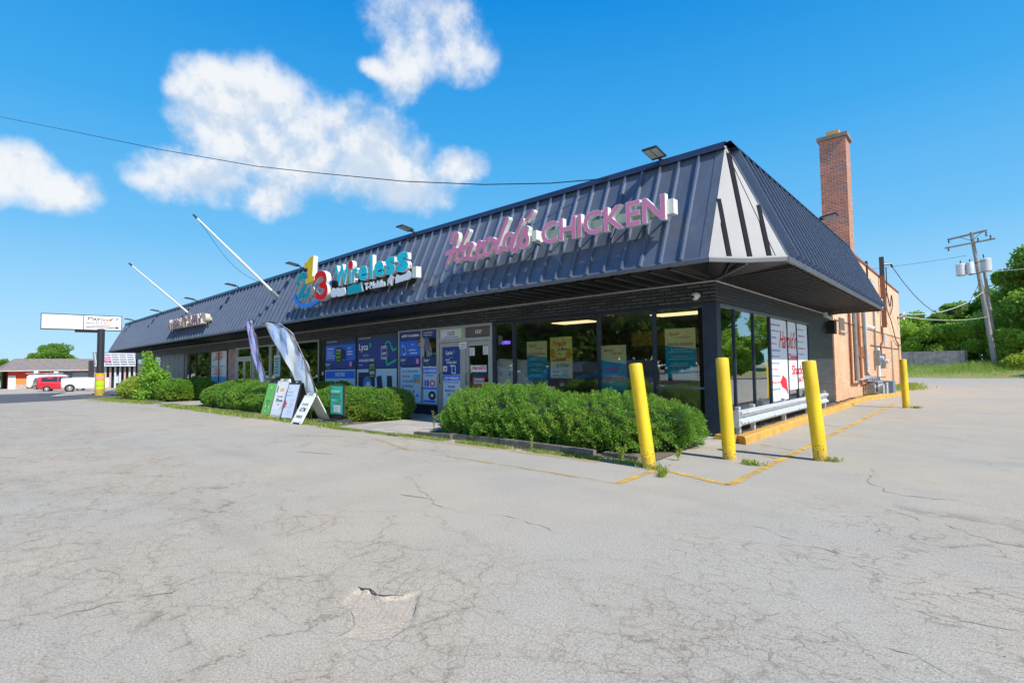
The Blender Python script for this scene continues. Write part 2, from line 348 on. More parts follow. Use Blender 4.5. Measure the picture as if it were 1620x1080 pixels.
class MB:
    def __init__(s): s.v = []; s.f = []; s.m = []; s.mats = []
    def mi(s, m):
        if m not in s.mats: s.mats.append(m)
        return s.mats.index(m)
    def add(s, V, F, m):
        b = len(s.v); s.v.extend([tuple(map(float, p)) for p in V])
        ml = m if isinstance(m, list) else None
        for i, f in enumerate(F):
            s.f.append(tuple(b + j for j in f)); s.m.append(s.mi(ml[i] if ml else m))
        return s
    def box(s, x0, y0, z0, x1, y1, z1, m):
        V = [(x, y, z) for x in (x0, x1) for y in (y0, y1) for z in (z0, z1)]
        return s.add(V, [(0, 1, 3, 2), (4, 6, 7, 5), (0, 4, 5, 1), (2, 3, 7, 6), (0, 2, 6, 4), (1, 5, 7, 3)], m)
    def quad(s, a, b, c, d, m): return s.add([a, b, c, d], [(0, 1, 2, 3)], m)
    def poly(s, P, m): return s.add(P, [tuple(range(len(P)))], m)
    def prism(s, P2, fn, d0, d1, m, ms=None):      # fn(u,v,d) -> point; P2 outline
        n = len(P2); V = [fn(u, v, d0) for u, v in P2] + [fn(u, v, d1) for u, v in P2]
        s.add(V, [tuple(range(n)), tuple(range(2 * n - 1, n - 1, -1))], m)
        return s.add(V, [(i, (i + 1) % n, n + (i + 1) % n, n + i) for i in range(n)], ms or m)
    def bar(s, a, b, w, h, m, up=(0, 0, 1)):        # box section bar from a to b
        a = np.array(a, float); b = np.array(b, float); t = b - a; t /= np.linalg.norm(t)
        sd = np.cross(t, up)
        if np.linalg.norm(sd) < 1e-4: sd = np.cross(t, (1, 0, 0))
        sd /= np.linalg.norm(sd); u = np.cross(sd, t)
        V = []
        for p in (a, b):
            for i, j in ((-1, -1), (1, -1), (1, 1), (-1, 1)): V.append(p + sd * w / 2 * i + u * h / 2 * j)
        return s.add(V, [(0, 1, 2, 3), (7, 6, 5, 4), (0, 4, 5, 1), (1, 5, 6, 2), (2, 6, 7, 3), (3, 7, 4, 0)], m)
    def tube(s, pts, r, m, n=10, cap=True):
        P = [np.array(p, float) for p in pts]; rs = r if isinstance(r, (list, tuple)) else [r] * len(P)
        V = []; prev = None
        for i, p in enumerate(P):
            t = P[min(i + 1, len(P) - 1)] - P[max(i - 1, 0)]; t /= (np.linalg.norm(t) + 1e-9)
            if prev is None: a = np.cross(t, (0, 0, 1) if abs(t[2]) < .9 else (1, 0, 0))
            else: a = prev - t * (prev @ t)
            a /= np.linalg.norm(a); prev = a; b = np.cross(t, a)
            for k in range(n):
                an = 2 * PI * k / n; V.append(p + (a * math.cos(an) + b * math.sin(an)) * rs[i])
        F = []
        for i in range(len(P) - 1):
            for k in range(n):
                F.append((i * n + k, i * n + (k + 1) % n, (i + 1) * n + (k + 1) % n, (i + 1) * n + k))
        if cap: F += [tuple(range(n - 1, -1, -1)), tuple(range((len(P) - 1) * n, len(P) * n))]
        return s.add(V, F, m)
    def lathe(s, prof, c, m, n=20, axis=2):
        V = []; F = []
        for r, z in prof:
            for k in range(n):
                a = 2 * PI * k / n; p = [r * math.cos(a), r * math.sin(a), z]
                if axis == 0: p = [z, r * math.cos(a), r * math.sin(a)]
                if axis == 1: p = [r * math.cos(a), z, r * math.sin(a)]
                V.append((c[0] + p[0], c[1] + p[1], c[2] + p[2]))
        for i in range(len(prof) - 1):
            for k in range(n): F.append((i * n + k, i * n + (k + 1) % n, (i + 1) * n + (k + 1) % n, (i + 1) * n + k))
        F += [tuple(range(n)), tuple(range((len(prof) - 1) * n, len(prof) * n))]
        return s.add(V, F, m)
    def text(s, t, fn, u, v, h, m, w=None, off=0.0, ext=0.0, ms=None, d=0.0, anchor='l', slant=0.0):
        V, F, N, lo, hi = glyph(t, off, ext)
        if not len(V): return s
        H = max(hi[1] - lo[1], 1e-3); W = max(hi[0] - lo[0], 1e-3); sv = h / H; su = (w / W) if w else sv
        if anchor == 'c': u -= W * su / 2
        P = [fn(u + (p[0] - lo[0]) * su + slant * (p[1] - lo[1]) * sv, v + (p[1] - lo[1]) * sv, d + p[2]) for p in V]
        return s.add(P, F, [m if n > .7 else (ms or m) for n in N])
    def build(s, name, parent=None, smooth=False, fn=None, kind=None, origin=None, auto=None):
        V = np.array(s.v, float)
        if fn is not None: V = np.array([fn(*p) for p in V])
        if parent is not None:
            root = parent
            while root.parent: root = root.parent
            o = np.array(root.get('_o', root.location[:]) if False else root.location[:])
            if root.get('_local'): o = np.zeros(3)
        else:
            o = np.array(origin) if origin is not None else np.array([(V[:, 0].min() + V[:, 0].max()) / 2, (V[:, 1].min() + V[:, 1].max()) / 2, V[:, 2].min()])
        me = bpy.data.meshes.new(name); me.from_pydata((V - o).tolist(), [], s.f)
        for m in s.mats: me.materials.append(m)
        me.polygons.foreach_set('material_index', s.m)
        if smooth: me.polygons.foreach_set('use_smooth', [True] * len(s.f))
        me.update(); me.validate()
        ob = bpy.data.objects.new(name, me); C.objects.link(ob)
        if parent is not None: ob.parent = parent
        else: ob.location = o
        if auto: me.set_sharp_from_angle(angle=auto)
        if kind: ob['kind'] = kind
        return ob
def tag(o, label=None, cat=None, group=None, kind=None):
    if label: o['label'] = label
    if cat: o['category'] = cat
    if group: o['group'] = group
    if kind: o['kind'] = kind
    return o
def thing(name, label, cat, loc=(0, 0, 0), rot=0, group=None, local=False):
    o = bpy.data.objects.new(name, None); C.objects.link(o); o.location = loc; o.rotation_euler = (0, 0, rot)
    o.empty_display_size = .3
    tag(o, label, cat, group)
    if local: o['_local'] = 1
    return o
def kids(o): return [c for c in C.objects if c.parent == o]
def dup(o, parent=None):
    c = o.copy(); C.objects.link(c); c.parent = parent
    for ch in kids(o): dup(ch, c)
    return c
def npmesh(name, V, F, mats, mi=None, parent=None, loc=(0, 0, 0), smooth=False):
    V = np.asarray(V, np.float32); F = np.asarray(F, np.int32); k = F.shape[1]
    me = bpy.data.meshes.new(name); me.vertices.add(len(V)); me.vertices.foreach_set('co', (V - np.array(loc, np.float32)).ravel())
    me.loops.add(F.size); me.loops.foreach_set('vertex_index', F.ravel()); me.polygons.add(len(F))
    me.polygons.foreach_set('loop_start', np.arange(len(F)) * k); me.polygons.foreach_set('loop_total', np.full(len(F), k))
    for m in mats: me.materials.append(m)
    if mi is not None: me.polygons.foreach_set('material_index', mi)
    if smooth: me.polygons.foreach_set('use_smooth', np.ones(len(F), bool))
    me.update(calc_edges=True)
    ob = bpy.data.objects.new(name, me); C.objects.link(ob)
    if parent is not None: ob.parent = parent
    else: ob.location = loc
    return ob
rng = np.random.default_rng(7); random.seed(7)
def Ffront(Y):                 # facing -Y : u = X, v = Z, d outwards
    return lambda u, v, d=0.0: (u, Y - d, v)
def Fside(X):                  # facing +X : u = Y
    return lambda u, v, d=0.0: (X + d, u, v)

# ------------------------------------------------------------------ ground
def sdist(P, X, Y):            # signed distance (inside positive) of points to polygon P
    P = np.array(P); d = np.full(X.shape, 1e9); ins = np.zeros(X.shape, bool)
    for i in range(len(P)):
        a = P[i]; b = P[(i + 1) % len(P)]; e = b - a; t = np.clip(((X - a[0]) * e[0] + (Y - a[1]) * e[1]) / (e @ e), 0, 1)
        d = np.minimum(d, np.hypot(X - a[0] - t * e[0], Y - a[1] - t * e[1]))
        cr = ((a[1] > Y) != (b[1] > Y)) & (X < (b[0] - a[0]) * (Y - a[1]) / (b[1] - a[1] + 1e-12) + a[0]); ins ^= cr
    return np.where(ins, d, -d)
def build_ground():
    xs = np.concatenate([[-1500, -700, -350, -200, -150, -120, -105], np.arange(-100, -26, 4.), np.arange(-26, -4.1, .9), np.arange(-4.0, -3.3, .08), np.arange(-3.3, -2.25, .012), np.arange(-2.2, 1, .12), [1.2, 2, 3, 5, 8, 12, 20, 40, 80, 160, 400, 1500]])
    ys = np.concatenate([[-1500, -400, -150, -80, -40, -20, -10, -5, -2, 0, .6, 1.0, 1.2], np.arange(1.3, 2.15, .012), np.arange(2.2, 3, .1), np.arange(3.2, 12, .7), np.arange(12, 57, 5.), np.arange(57.5, 65.5, .5), [67, 72, 80, 100, 150, 300, 700, 1500]])
    X, Y = np.meshgrid(xs, ys); g = -0.013 * np.clip(-X - 26, 0, 66); t = np.clip((Y - 57.5) / 7, 0, 1); Z = g + .85 * t * t * (3 - 2 * t)
    # pothole
    px = [(572, 928), (583, 933), (589, 931), (597, 942), (608, 944), (635, 942), (652, 937), (667, 934), (664, 950), (659, 972), (650, 990), (630, 1003), (600, 1014), (560, 1012), (545, 1005), (561, 991), (560, 978), (552, 966), (541, 955), (552, 940)]
    PO = [gp(*p)[:2] for p in px]
    m = (X > -3.6) & (X < -2) & (Y > 1) & (Y < 2.4)
    jit = .006 * np.sin(X * 41 + 2 * np.sin(Y * 37)) + .004 * np.sin(Y * 83 + X * 39)
    sd = np.where(m, sdist(PO, X, Y) + jit, -1)
    lip = gp(605, 940); far = np.clip(1 - np.hypot((X - lip[0]) * 1.0, (Y - lip[1]) * 1.6) / .42, 0, 1)
    dep = (.010 + .010 * far) * np.clip(sd / .02, 0, 1)
    Z = Z - dep + np.where(sd > .01, .003 * np.sin(X * 130) * np.sin(Y * 117), 0)
    dirt = np.clip((sd + .035) / .09, 0, 1) * .72
    V = np.stack([X.ravel(), Y.ravel(), Z.ravel()], 1); nx = len(xs); ny = len(ys)
    i = np.arange(nx - 1)[None, :] + nx * np.arange(ny - 1)[:, None]; i = i.ravel()
    F = np.stack([i, i + 1, i + nx + 1, i + nx], 1)
    ob = npmesh('parking_lot', V, F, [M_lot]); ob['kind'] = 'structure'
    a = ob.data.attributes.new('dirt', 'FLOAT', 'POINT'); a.data.foreach_set('value', dirt.ravel().astype(np.float32))
build_ground()
def sheet(name, P, m, dz=.004, step=None):          # flat-ish sheet following the terrain
    b = MB(); P = [np.array(p, float) for p in P]
    if step:
        n = step; a, b_, c, d = P
        V = []; 
        for j in range(n + 1):
            for i in range(n + 1):
                s, t = i / n, j / n; q = (a * (1 - s) + b_ * s) * (1 - t) + (d * (1 - s) + c * s) * t
                V.append((q[0], q[1], G(q[0], q[1]) + dz))
        b.add(V, [(j * (n + 1) + i, j * (n + 1) + i + 1, (j + 1) * (n + 1) + i + 1, (j + 1) * (n + 1) + i) for j in range(n) for i in range(n)], m)
    else: b.poly([(p[0], p[1], G(p[0], p[1]) + dz) for p in P], m)
    return b.build(name, kind='structure')
sheet('street', [(-46, -90), (-46, 3.9), (-49, 8.4), (-52, 60)][::1] + [(-62, 60), (-62, -90)], M_road, .006) if False else None
def strip(name, L, Rr, m, dz):
    b = MB(); n = len(L); V = []
    for a, c in zip(L, Rr): V += [(a[0], a[1], G(*a) + dz), (c[0], c[1], G(*c) + dz)]
    b.add(V, [(2 * i, 2 * i + 1, 2 * i + 3, 2 * i + 2) for i in range(n - 1)], m); return b.build(name, kind='structure')
g0 = gp(0, 638); g1 = gp(85, 634); g2 = gp(150, 631); g3 = gp(205, 632)
strip('street', [(g0[0] - 2, -120), (g0[0], g0[1] - 20), tuple(g0[:2]), tuple(g1[:2]), (-42, 8.5), (-49, 30), (-52, 90)],
      [(-70, -120), (-68, -20), (-67, 0), (-66, 3), (-66, 8.5), (-67, 30), (-70, 90)], M_road, .006)
strip('far_pavement', [(-72, -120), (-71, -20), (-70.5, 0), (-70, 5), (-70, 9), (-71, 30), (-74, 90)], [(-130, -120), (-130, -20), (-130, 0), (-130, 5), (-130, 9), (-130, 30), (-130, 90)], M_walk, .012)
a_ = gp(78, 628.5); b_ = gp(150, 624); c_ = gp(185, 616); d_ = gp(120, 617)
sheet('traffic_island', [a_, b_, c_, d_], M_walk, .05)
# entry slabs and the walkway along the shop fronts
def slab(name, P, m, z0, z1):
    b = MB(); n = len(P)
    V = [(x, y, G(x, y) + z0) for x, y in P] + [(x, y, G(x, y) + z1) for x, y in P]
    b.add(V, [tuple(range(n, 2 * n))] + [(i, (i + 1) % n, n + (i + 1) % n, n + i) for i in range(n)], m); return b.build(name, kind='structure')
slab('entry_slab', [(-11.55, 6.55), (-9.05, 6.62), (-9.0, 9.0), (-11.6, 9.0)], M_conc, -.05, .03)
slab('entry_path', [(-27.2, 6.7), (-24.4, 6.7), (-24.4, 9.0), (-27.2, 9.0)], M_conc, -.05, .03)
slab('shop_walkway', [(-45.2, 9.0), (-26, 9.0), (-3.66, 9.0), (-3.66, 9.82), (-26, 9.82), (-45.2, 9.82)], M_conc, -.05, .042)
slab('corner_slab', [(-4.35, 9.0), (-3.45, 9.0), (-3.2, 9.5), (-3.5, 9.8), (-3.64, 9.9), (-4.35, 9.9)][:1] + [(-3.62, 9.0), (-3.35, 9.25), (-3.5, 9.53), (-3.62, 9.8), (-4.35, 9.8)], M_conc, -.05, .055)
for nm, P in (('planting_bed', [(-8.95, 6.85), (-3.55, 6.95), (-3.7, 8.99), (-8.95, 8.99)]), ('planting_bed', [(-24.3, 6.45), (-11.65, 6.5), (-11.65, 8.99), (-24.3, 8.99)]), ('planting_bed', [(-38, 6.6), (-27.3, 6.5), (-27.3, 8.99), (-38, 8.99)])):
    sheet(nm, P, M_dirt, .012)
sheet('mulch_strip', [(-3.64, 9.75), (-3.25, 9.75), (-3.3, 23.6), (-3.64, 23.6)], M_mulch, .09)

def ribbon(b, pts, w, m, dz, jag=0.0, vary=0.0):
    P = [np.array(p[:2], float) for p in pts]; Q = []
    for a, c in zip(P[:-1], P[1:]):
        n = max(1, int(np.linalg.norm(c - a) / (.06 if jag else .6)))
        for i in range(n): Q.append(a + (c - a) * i / n)
    Q.append(P[-1]); V = []; N = len(Q); s1 = 0
    for i, p in enumerate(Q):
        t = Q[min(i + 1, N - 1)] - Q[max(i - 1, 0)]; t /= np.linalg.norm(t) + 1e-9; nn = np.array([-t[1], t[0]])
        s1 = .7 * s1 + (random.random() - .5) * jag; ww = w * (1 + vary * (random.random() * 2 - 1))
        if vary: ww *= min(1, 4 * (i + .3) / N, 4 * (N - i - .7) / N)
        c = p + nn * s1
        for sgn in (-1, 1): q = c + nn * sgn * ww / 2; V.append((q[0], q[1], G(q[0], q[1]) + dz))
    b.add(V, [(2 * i, 2 * i + 1, 2 * i + 3, 2 * i + 2) for i in range(N - 1)], m)
M_crack = mat('crack_dark', (.19, .17, .145), .95, col2=(.36, .33, .28), vscale=7)
b = MB()
z2 = lambda X, Y: [gp(x0, y0) for x0, y0 in zip(X, Y)]
CR = [[(1393, 736), (1374, 763), (1404, 777), (1425, 784), (1463, 788), (1523, 792), (1582, 803), (1620, 806)],
      [(1490, 827), (1531, 843), (1575, 855), (1640, 871)], [(1555, 731), (1576, 738), (1620, 747)], [(1583, 723), (1602, 725)],
      [(1382, 848), (1386, 835), (1384, 826)], [(1394, 800), (1460, 826), (1490, 828)], [(1180, 832), (1230, 846), (1262, 858)],
      [(1272, 862), (1330, 875)], [(-10, 996), (55, 986), (115, 970), (170, 957), (230, 945), (272, 938), (306, 925), (340, 915)],
      [(780, 813), (800, 815), (856, 829), (893, 845)], [(1455, 967), (1520, 985), (1620, 1000)], [(1395, 1026), (1470, 1050), (1540, 1075)], [(640, 748), (700, 800), (760, 812), (830, 814)]]
for i, c in enumerate(CR): ribbon(b, [gp(*p) for p in c], .009 if i < 4 else .0055, M_crack, .004, .075, .95)
ribbon(b, [gp(*p) for p in ((566, 928), (574, 931), (584, 931.5), (590, 935), (596, 940), (608, 942), (622, 940.5), (640, 941))], .013, mat('lip_shade', (.05, .045, .04), .95), .003, .006, .7)  # dark ribbon paints the shade of the pothole's undercut lip
ribbon(b, [gp(*p) for p in ((552, 962), (559, 975), (562, 988), (556, 996), (545, 1003), (532, 1008))], .006, M_crack, .003, .01, .6)
ribbon(b, [gp(*p) for p in ((668, 938), (664, 955), (658, 975))], .006, M_crack, .003, .02, .8)
for x, y, l in ((1565, 636, .35), (1506, 619, .3), (1585, 630, .5), (70, 649, 1.2), (120, 656, 1.0), (500, 716, .4), (655, 785, .2), (1475, 641, .4)):
    p = gp(x, y); ribbon(b, [(p[0] - l, p[1] - .3 * l), p, (p[0] + l, p[1] + .25 * l)], .035, M_crack, .004, .04, .6)
b.build('pavement_cracks', kind='structure')
b = MB(); W = .105
ribbon(b, [(-3.27, 5.48), (-3.28, 6.6)], W, M_line, .006)
ribbon(b, [(-3.2, 6.58), (-2.22, 6.22)], W, M_line, .006)
ribbon(b, [(-2.22, 6.2), (-2.2, 14), (-2.2, 21.5)], W, M_line, .006)
b.build('painted_line', kind='structure')
b = MB()
ribbon(b, [(-9.3, 6.05), (-7.34, 5.5), (-5.6, 5.52), (-4.2, 5.52), (-3.33, 5.48)], .09, M_lineF, .006)
ribbon(b, [(-2.3, 8.4), (-2.95, 8.9)], .1, M_lineF, .006); ribbon(b, [(-2.3, 9.3), (-2.9, 9.7)], .1, M_lineF, .006); ribbon(b, [(-2.3, 13.3), (-2.95, 13.7)], .1, M_lineF, .006)
ribbon(b, [(-8.8, 6.42), (-4.2, 6.55)], .12, M_lineF, .006); ribbon(b, [(-11, 5.2), (-9.4, 6.1)], .08, M_lineF, .006)
b.build('faded_painted_line', kind='structure')

# kerb
def kerb():
    b = MB(); O = [(-3.08, 9.5), (-3.09, 14), (-3.12, 18), (-3.14, 22), (-3.05, 24), (-2.62, 26.0), (-2.3, 27.4)]
    I = [(-3.27, 9.62), (-3.28, 14), (-3.31, 18), (-3.33, 22), (-3.26, 24.1), (-2.8, 26.1), (-2.48, 27.5)]
    V = []
    for o, i in zip(O, I):
        V += [(o[0], o[1], 0), (o[0] - .012, o[1], .115), (o[0] - .035, o[1], .14), (i[0], i[1], .14), (i[0], i[1], 0)]
    F = [(5 * s + j, 5 * s + 5 + j, 5 * s + 6 + j, 5 * s + 1 + j) for s in range(len(O) - 1) for j in range(4)] + [(0, 1, 2, 3, 4), tuple(5 * (len(O) - 1) + j for j in (4, 3, 2, 1, 0))]
    b.add(V, F, M_kerb)
    b.box(-3.62, 9.5, 0, -3.275, 9.66, .138, M_kerb)
    b.build('kerb', kind='structure')
kerb()

# ------------------------------------------------------------------ main building
def drop(x, y, z):
    d = .0075 * max(0, -x - 13)
    return (x, y, z - d * (1 + max(0, z - 3.1) * .38)) if z > 0 else (x, y, z)
XC, YW, XL = -3.64, 9.8, -45.15
bld = thing('shop_building', 'long single storey shop building with navy metal mansard roof and dark painted brick', 'building', (XC, YW, 0))
b = MB()
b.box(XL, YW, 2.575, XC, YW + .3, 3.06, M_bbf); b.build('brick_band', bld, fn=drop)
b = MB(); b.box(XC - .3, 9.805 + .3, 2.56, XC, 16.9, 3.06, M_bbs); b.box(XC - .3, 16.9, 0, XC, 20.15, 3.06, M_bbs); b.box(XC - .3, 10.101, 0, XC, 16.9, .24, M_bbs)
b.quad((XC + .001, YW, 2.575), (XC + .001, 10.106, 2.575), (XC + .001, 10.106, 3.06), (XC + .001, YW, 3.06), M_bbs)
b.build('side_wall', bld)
b = MB()       # navy knee wall and piers
b.box(-18.6, YW + .01, 0, -11.72, YW + .25, .27, M_navyf)
b.box(-18.6, YW - .03, .27, -11.72, YW + .25, .33, M_navyf)
b.box(-9.44, YW + .01, 0, XC - .03, YW + .25, .30, M_bbf)
b.box(-34.0, YW + .01, 0, -26.7, YW + .25, .3, M_navyf); b.box(-24.7, YW + .01, 0, -18.6, YW + .25, .3, M_navyf); b.box(XL, YW + .01, 0, -34, YW + .25, .4, M_navyf)
b.build('knee_wall', bld, fn=drop)
b = MB(); b.box(-3.84, YW - .02, 0, XC + .012, YW + .16, 2.57, M_navyf); b.box(-4.0, YW + .03, 0, -3.845, YW + .1, 2.5, M_black); b.build('corner_post', bld)
b = MB(); b.box(XL, YW - .012, 2.955, XC + .012, YW - .001, 2.985, M_trim); b.box(XC + .001, YW, 2.955, XC + .014, 19.3, 2.985, M_trim); b.build('fascia_trim', bld, fn=drop)
# left end wall, back wall, decks
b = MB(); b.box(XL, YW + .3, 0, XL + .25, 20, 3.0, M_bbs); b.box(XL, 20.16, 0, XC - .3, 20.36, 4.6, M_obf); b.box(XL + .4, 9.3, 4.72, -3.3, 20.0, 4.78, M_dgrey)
b.build('rear_shell', bld, fn=drop)
# interior
b = MB()
b.box(-12.3, YW + .25, .02, XC - .31, 19.5, .04, M_innerd); b.box(-12.3, YW + .26, 2.62, XC - .31, 19.5, 2.66, M_ceil)
b.box(-12.3, 15.6, .04, -6.6, 15.8, 2.62, M_inner); b.box(-12.4, YW + .26, .04, -12.3, 19.5, 2.62, M_inner); b.box(-12.3, 19.3, .04, XC - .31, 19.5, 2.62, M_inner)
b.box(-44.8, YW + .25, .02, -12.4, 17, .04, M_innerd); b.box(-44.8, YW + .26, 2.60, -12.4, 17, 2.64, M_inner); b.box(-44.8, 13.0, .04, -12.4, 13.2, 2.60, M_innerd)
b.build('interior', bld)
b = MB(); b.box(-8.6, 13.2, .04, -4.6, 13.8, 1.05, M_inner); b.box(-8.7, 13.15, 1.05, -4.5, 13.85, 1.1, M_dgrey); b.build('counter', bld)
b = MB()
for x in (-8.9, -5.9): b = MB(); b.box(x, 11.6, 2.60, x + 1.2, 12.2, 2.615, M_lamp); b.build('ceiling_light', bld)
b = MB()
for x in (-7.4, -5.9): b.box(x, 13.4, 1.95, x + 1.2, 13.45, 2.35, mat('menu_board', (.55, .40, .05), .5, col2=(.35, .2, .03), vscale=6))
b.box(-5.9, 13.41, 1.2, -4.8, 13.46, 1.85, mat('menu_pale', (.45, .42, .33), .5, var=.4, vscale=8))
b.build('menu_board', bld)

# roof
EY, EZ, RY, RZ, EX, RX, YB = 8.25, 3.11, 9.2, 5.22, -2.23, -3.15, 20.0
A1 = (-3.16, EY, EZ); A2 = (EX, 9.1, EZ); AP = (RX - .02, RY, RZ)
def slopeF(x, t, d=0.0):       # point on front slope, t 0 eave..1 ridge, d proud
    n = np.array([0, -2.11, .95]); n /= np.linalg.norm(n); p = np.array([x, EY + (RY - EY) * t, EZ + (RZ - EZ) * t]) + n * d; return tuple(p)
def slopeS(y, t, d=0.0):
    n = np.array([2.11, 0, .92]); n /= np.linalg.norm(n); p = np.array([EX + (RX - EX) * t, y, EZ + (RZ - EZ) * t]) + n * d; return tuple(p)
b = MB(); nseg = 24
for i in range(nseg):
    x0 = XL + (A1[0] - XL) * i / nseg; x1 = XL + (A1[0] - XL) * (i + 1) / nseg
    b.quad(slopeF(x0, 0), slopeF(x1, 0), slopeF(x1, 1), slopeF(x0, 1), M_navy)
b.quad(slopeS(9.1, 0), slopeS(YB, 0), slopeS(YB, 1), slopeS(RY, 1), M_navy)
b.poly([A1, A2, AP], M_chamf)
b.poly([(XL, EY, EZ), (XL, RY, RZ), (XL, YW + .3, RZ), (XL, YW + .3, 2.96)], M_navy)
b.poly([(EX, YB, EZ), (XC - .3, YB, 2.96), (XC - .3, YB, RZ), (RX, YB, RZ)], M_navy)
b.quad((XL, RY, RZ), (RX, RY, RZ), (RX, RY + .05, 4.75), (XL, RY + .05, 4.75), M_navy); b.quad((RX, RY, RZ), (RX, YB, RZ), (RX - .05, YB, 4.75), (RX - .05, RY, 4.75), M_navy)
M_ribtop = mat('rib_glint', (.33, .37, .44), .35, .2, var=.3, vscale=2)  # same navy metal; the sun glint on the rib tops is painted paler
def rib(b, f, s, t0, t1, w, h, m, mt=None):
    V = []
    for t in (t0, t1):
        V += [f(s - w / 2, t, 0), f(s - w / 2.6, t, h), f(s + w / 2.6, t, h), f(s + w / 2, t, 0)]
    b.add(V, [(0, 1, 5, 4), (1, 2, 6, 5), (2, 3, 7, 6), (0, 3, 2, 1), (4, 5, 6, 7)], [m, mt or m, m, m, m])
x = -3.6
while x > XL + .1: rib(b, slopeF, x, .0, .97, .045, .058, M_navyr); x -= .3715
y = 9.38
while y < YB - .05:
    rib(b, slopeS, y, .0, .97 if y > 9.25 else .9, .03, .125, M_navyr, M_ribtop); y += .3715
# chamfer seams
a1, a2, ap = np.array(A1), np.array(A2), np.array(AP); e = a2 - a1; nc = np.cross(e, ap - a1); nc /= np.linalg.norm(nc)
if nc[2] < 0: nc = -nc
mid = (a1 + a2) / 2; up = ap - mid; L = np.linalg.norm(e)
def chf(u, v, d): return a1 + e * u + up * v + nc * d
M_seam = mat('dark_seam', (.02, .022, .028), .9, .0, spec=.1)
for u, v1 in ((.27, .5), (.53, .93), (.78, .44)):
    fa = lambda s, t, d: tuple(chf(s, t, d)); wv = .035
    V = []
    for t in (0.0, v1): V += [fa(u - wv, t, .002), fa(u - wv * .8, t, .014), fa(u + wv * .8, t, .014), fa(u + wv, t, .002)]
    b.add(V, [(0, 1, 5, 4), (1, 2, 6, 5), (2, 3, 7, 6), (4, 5, 6, 7)], M_seam)
b.build('mansard_roof', bld, fn=drop)
b = MB()       # hip flashings
def flash(b, p, q, n1, n2, w, m):
    p, q = np.array(p), np.array(q); t = q - p; t /= np.linalg.norm(t)
    for n in (n1, n2):
        n = np.array(n, float); s = np.cross(n, t); s /= np.linalg.norm(s)
        c = (a1 + a2 + ap) / 3
        b.quad(p + n * .012, q + n * .012, q + n * .012 + s * w * .5, p + n * .012 + s * w, m)
nF = np.array([0, -.912, .41]); nS = np.array([.917, 0, .40])
def hipf(p, q, nface, tow, w0, w1, m):
    p, q, tow = np.array(p), np.array(q), np.array(tow); t = q - p; t /= np.linalg.norm(t); s = np.cross(nface, t); s /= np.linalg.norm(s)
    if s @ (tow - p) < 0: s = -s
    b.quad(p + nface * .01, q + nface * .01, q + nface * .01 + s * w1, p + nface * .01 + s * w0, m)
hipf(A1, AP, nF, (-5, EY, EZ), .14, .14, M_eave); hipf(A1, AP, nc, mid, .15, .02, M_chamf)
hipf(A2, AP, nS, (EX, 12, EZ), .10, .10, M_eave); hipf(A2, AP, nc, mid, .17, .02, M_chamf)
b.build('hip_flashing', bld)
b = MB()       # ridge cap
for i in range(nseg):
    x0 = XL + (RX - XL) * i / nseg; x1 = XL + (RX - XL) * (i + 1) / nseg
    P0 = [slopeF(x0, .955, .07), slopeF(x0, 1.02, .07), (x0, RY + .32, RZ + .03), (x0, RY + .32, RZ - .02)]
    P1 = [slopeF(x1, .955, .07), slopeF(x1, 1.02, .07), (x1, RY + .32, RZ + .03), (x1, RY + .32, RZ - .02)]
    b.add(P0 + P1, [(0, 4, 5, 1), (1, 5, 6, 2), (2, 6, 7, 3), (3, 7, 4, 0)], M_cap)
Q0 = [slopeS(RY + .02, .945, .132), slopeS(RY + .02, 1.02, .10), (RX - .3, RY + .02, RZ + .03), (RX - .3, RY + .02, RZ - .02)]
Q1 = [slopeS(YB, .945, .132), slopeS(YB, 1.02, .10), (RX - .3, YB, RZ + .03), (RX - .3, YB, RZ - .02)]
b.add(Q0 + Q1, [(0, 4, 5, 1), (1, 5, 6, 2), (2, 6, 7, 3), (3, 7, 4, 0)], M_cap)
b.build('ridge_cap', bld, fn=drop)
b = MB()       # eave trim
def trimseg(p, q, n, m):
    p, q, n = np.array(p), np.array(q), np.array(n)
    V = [];
    for s in (p, q): V += [s + n * .014 + (0, 0, .02), s + n * .03 + (0, 0, -.01), s + n * .022 + (0, 0, -.07), s - n * .02 + (0, 0, -.075), s - n * .02 + (0, 0, .0)]
    b.add(V, [(i, i + 5, i + 6, i + 1) for i in range(4)] + [(0, 1, 2, 3, 4), (9, 8, 7, 6, 5)], m)
for i in range(nseg): trimseg((XL + (A1[0] - XL) * i / nseg, EY, EZ), (XL + (A1[0] - XL) * (i + 1) / nseg, EY, EZ), (0, -1, 0), M_eave)
dd = mid + (0, 0, -.02); trimseg(A1, dd, (.69, -.72, 0), M_chamf); trimseg(dd, A2, (.69, -.72, 0), M_chamf); trimseg(A2, (EX, YB, EZ), (1, 0, 0), M_eave)
b.build('eave_trim', bld, fn=drop)
b = MB()       # ribbed soffit : from wall line z 2.95 to eave z 3.05
M_soffr = mat('soffit_rib_lit', (.24, .24, .25), .4, .2, var=.3, vscale=3)  # paler rib undersides paint in light bounced up from the ground
def sof(o0, o1, n, i0, i1, m):           # o outer line, i inner line, n ribs
    o0, o1, i0, i1 = map(lambda p: np.array(p, float), (o0, o1, i0, i1)); V = []; F = []
    N = n * 4
    for k in range(N + 1):
        t = k / N; h = -.075 if k % 4 in (1, 2) else 0
        tt = t if k % 4 != 2 else t - .16 / n
        V += [o0 + (o1 - o0) * tt + (0, 0, h), i0 + (i1 - i0) * tt + (0, 0, h * .35)]
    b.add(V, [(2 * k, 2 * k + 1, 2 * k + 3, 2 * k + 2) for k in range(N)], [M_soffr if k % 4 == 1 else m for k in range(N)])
zo = 3.075
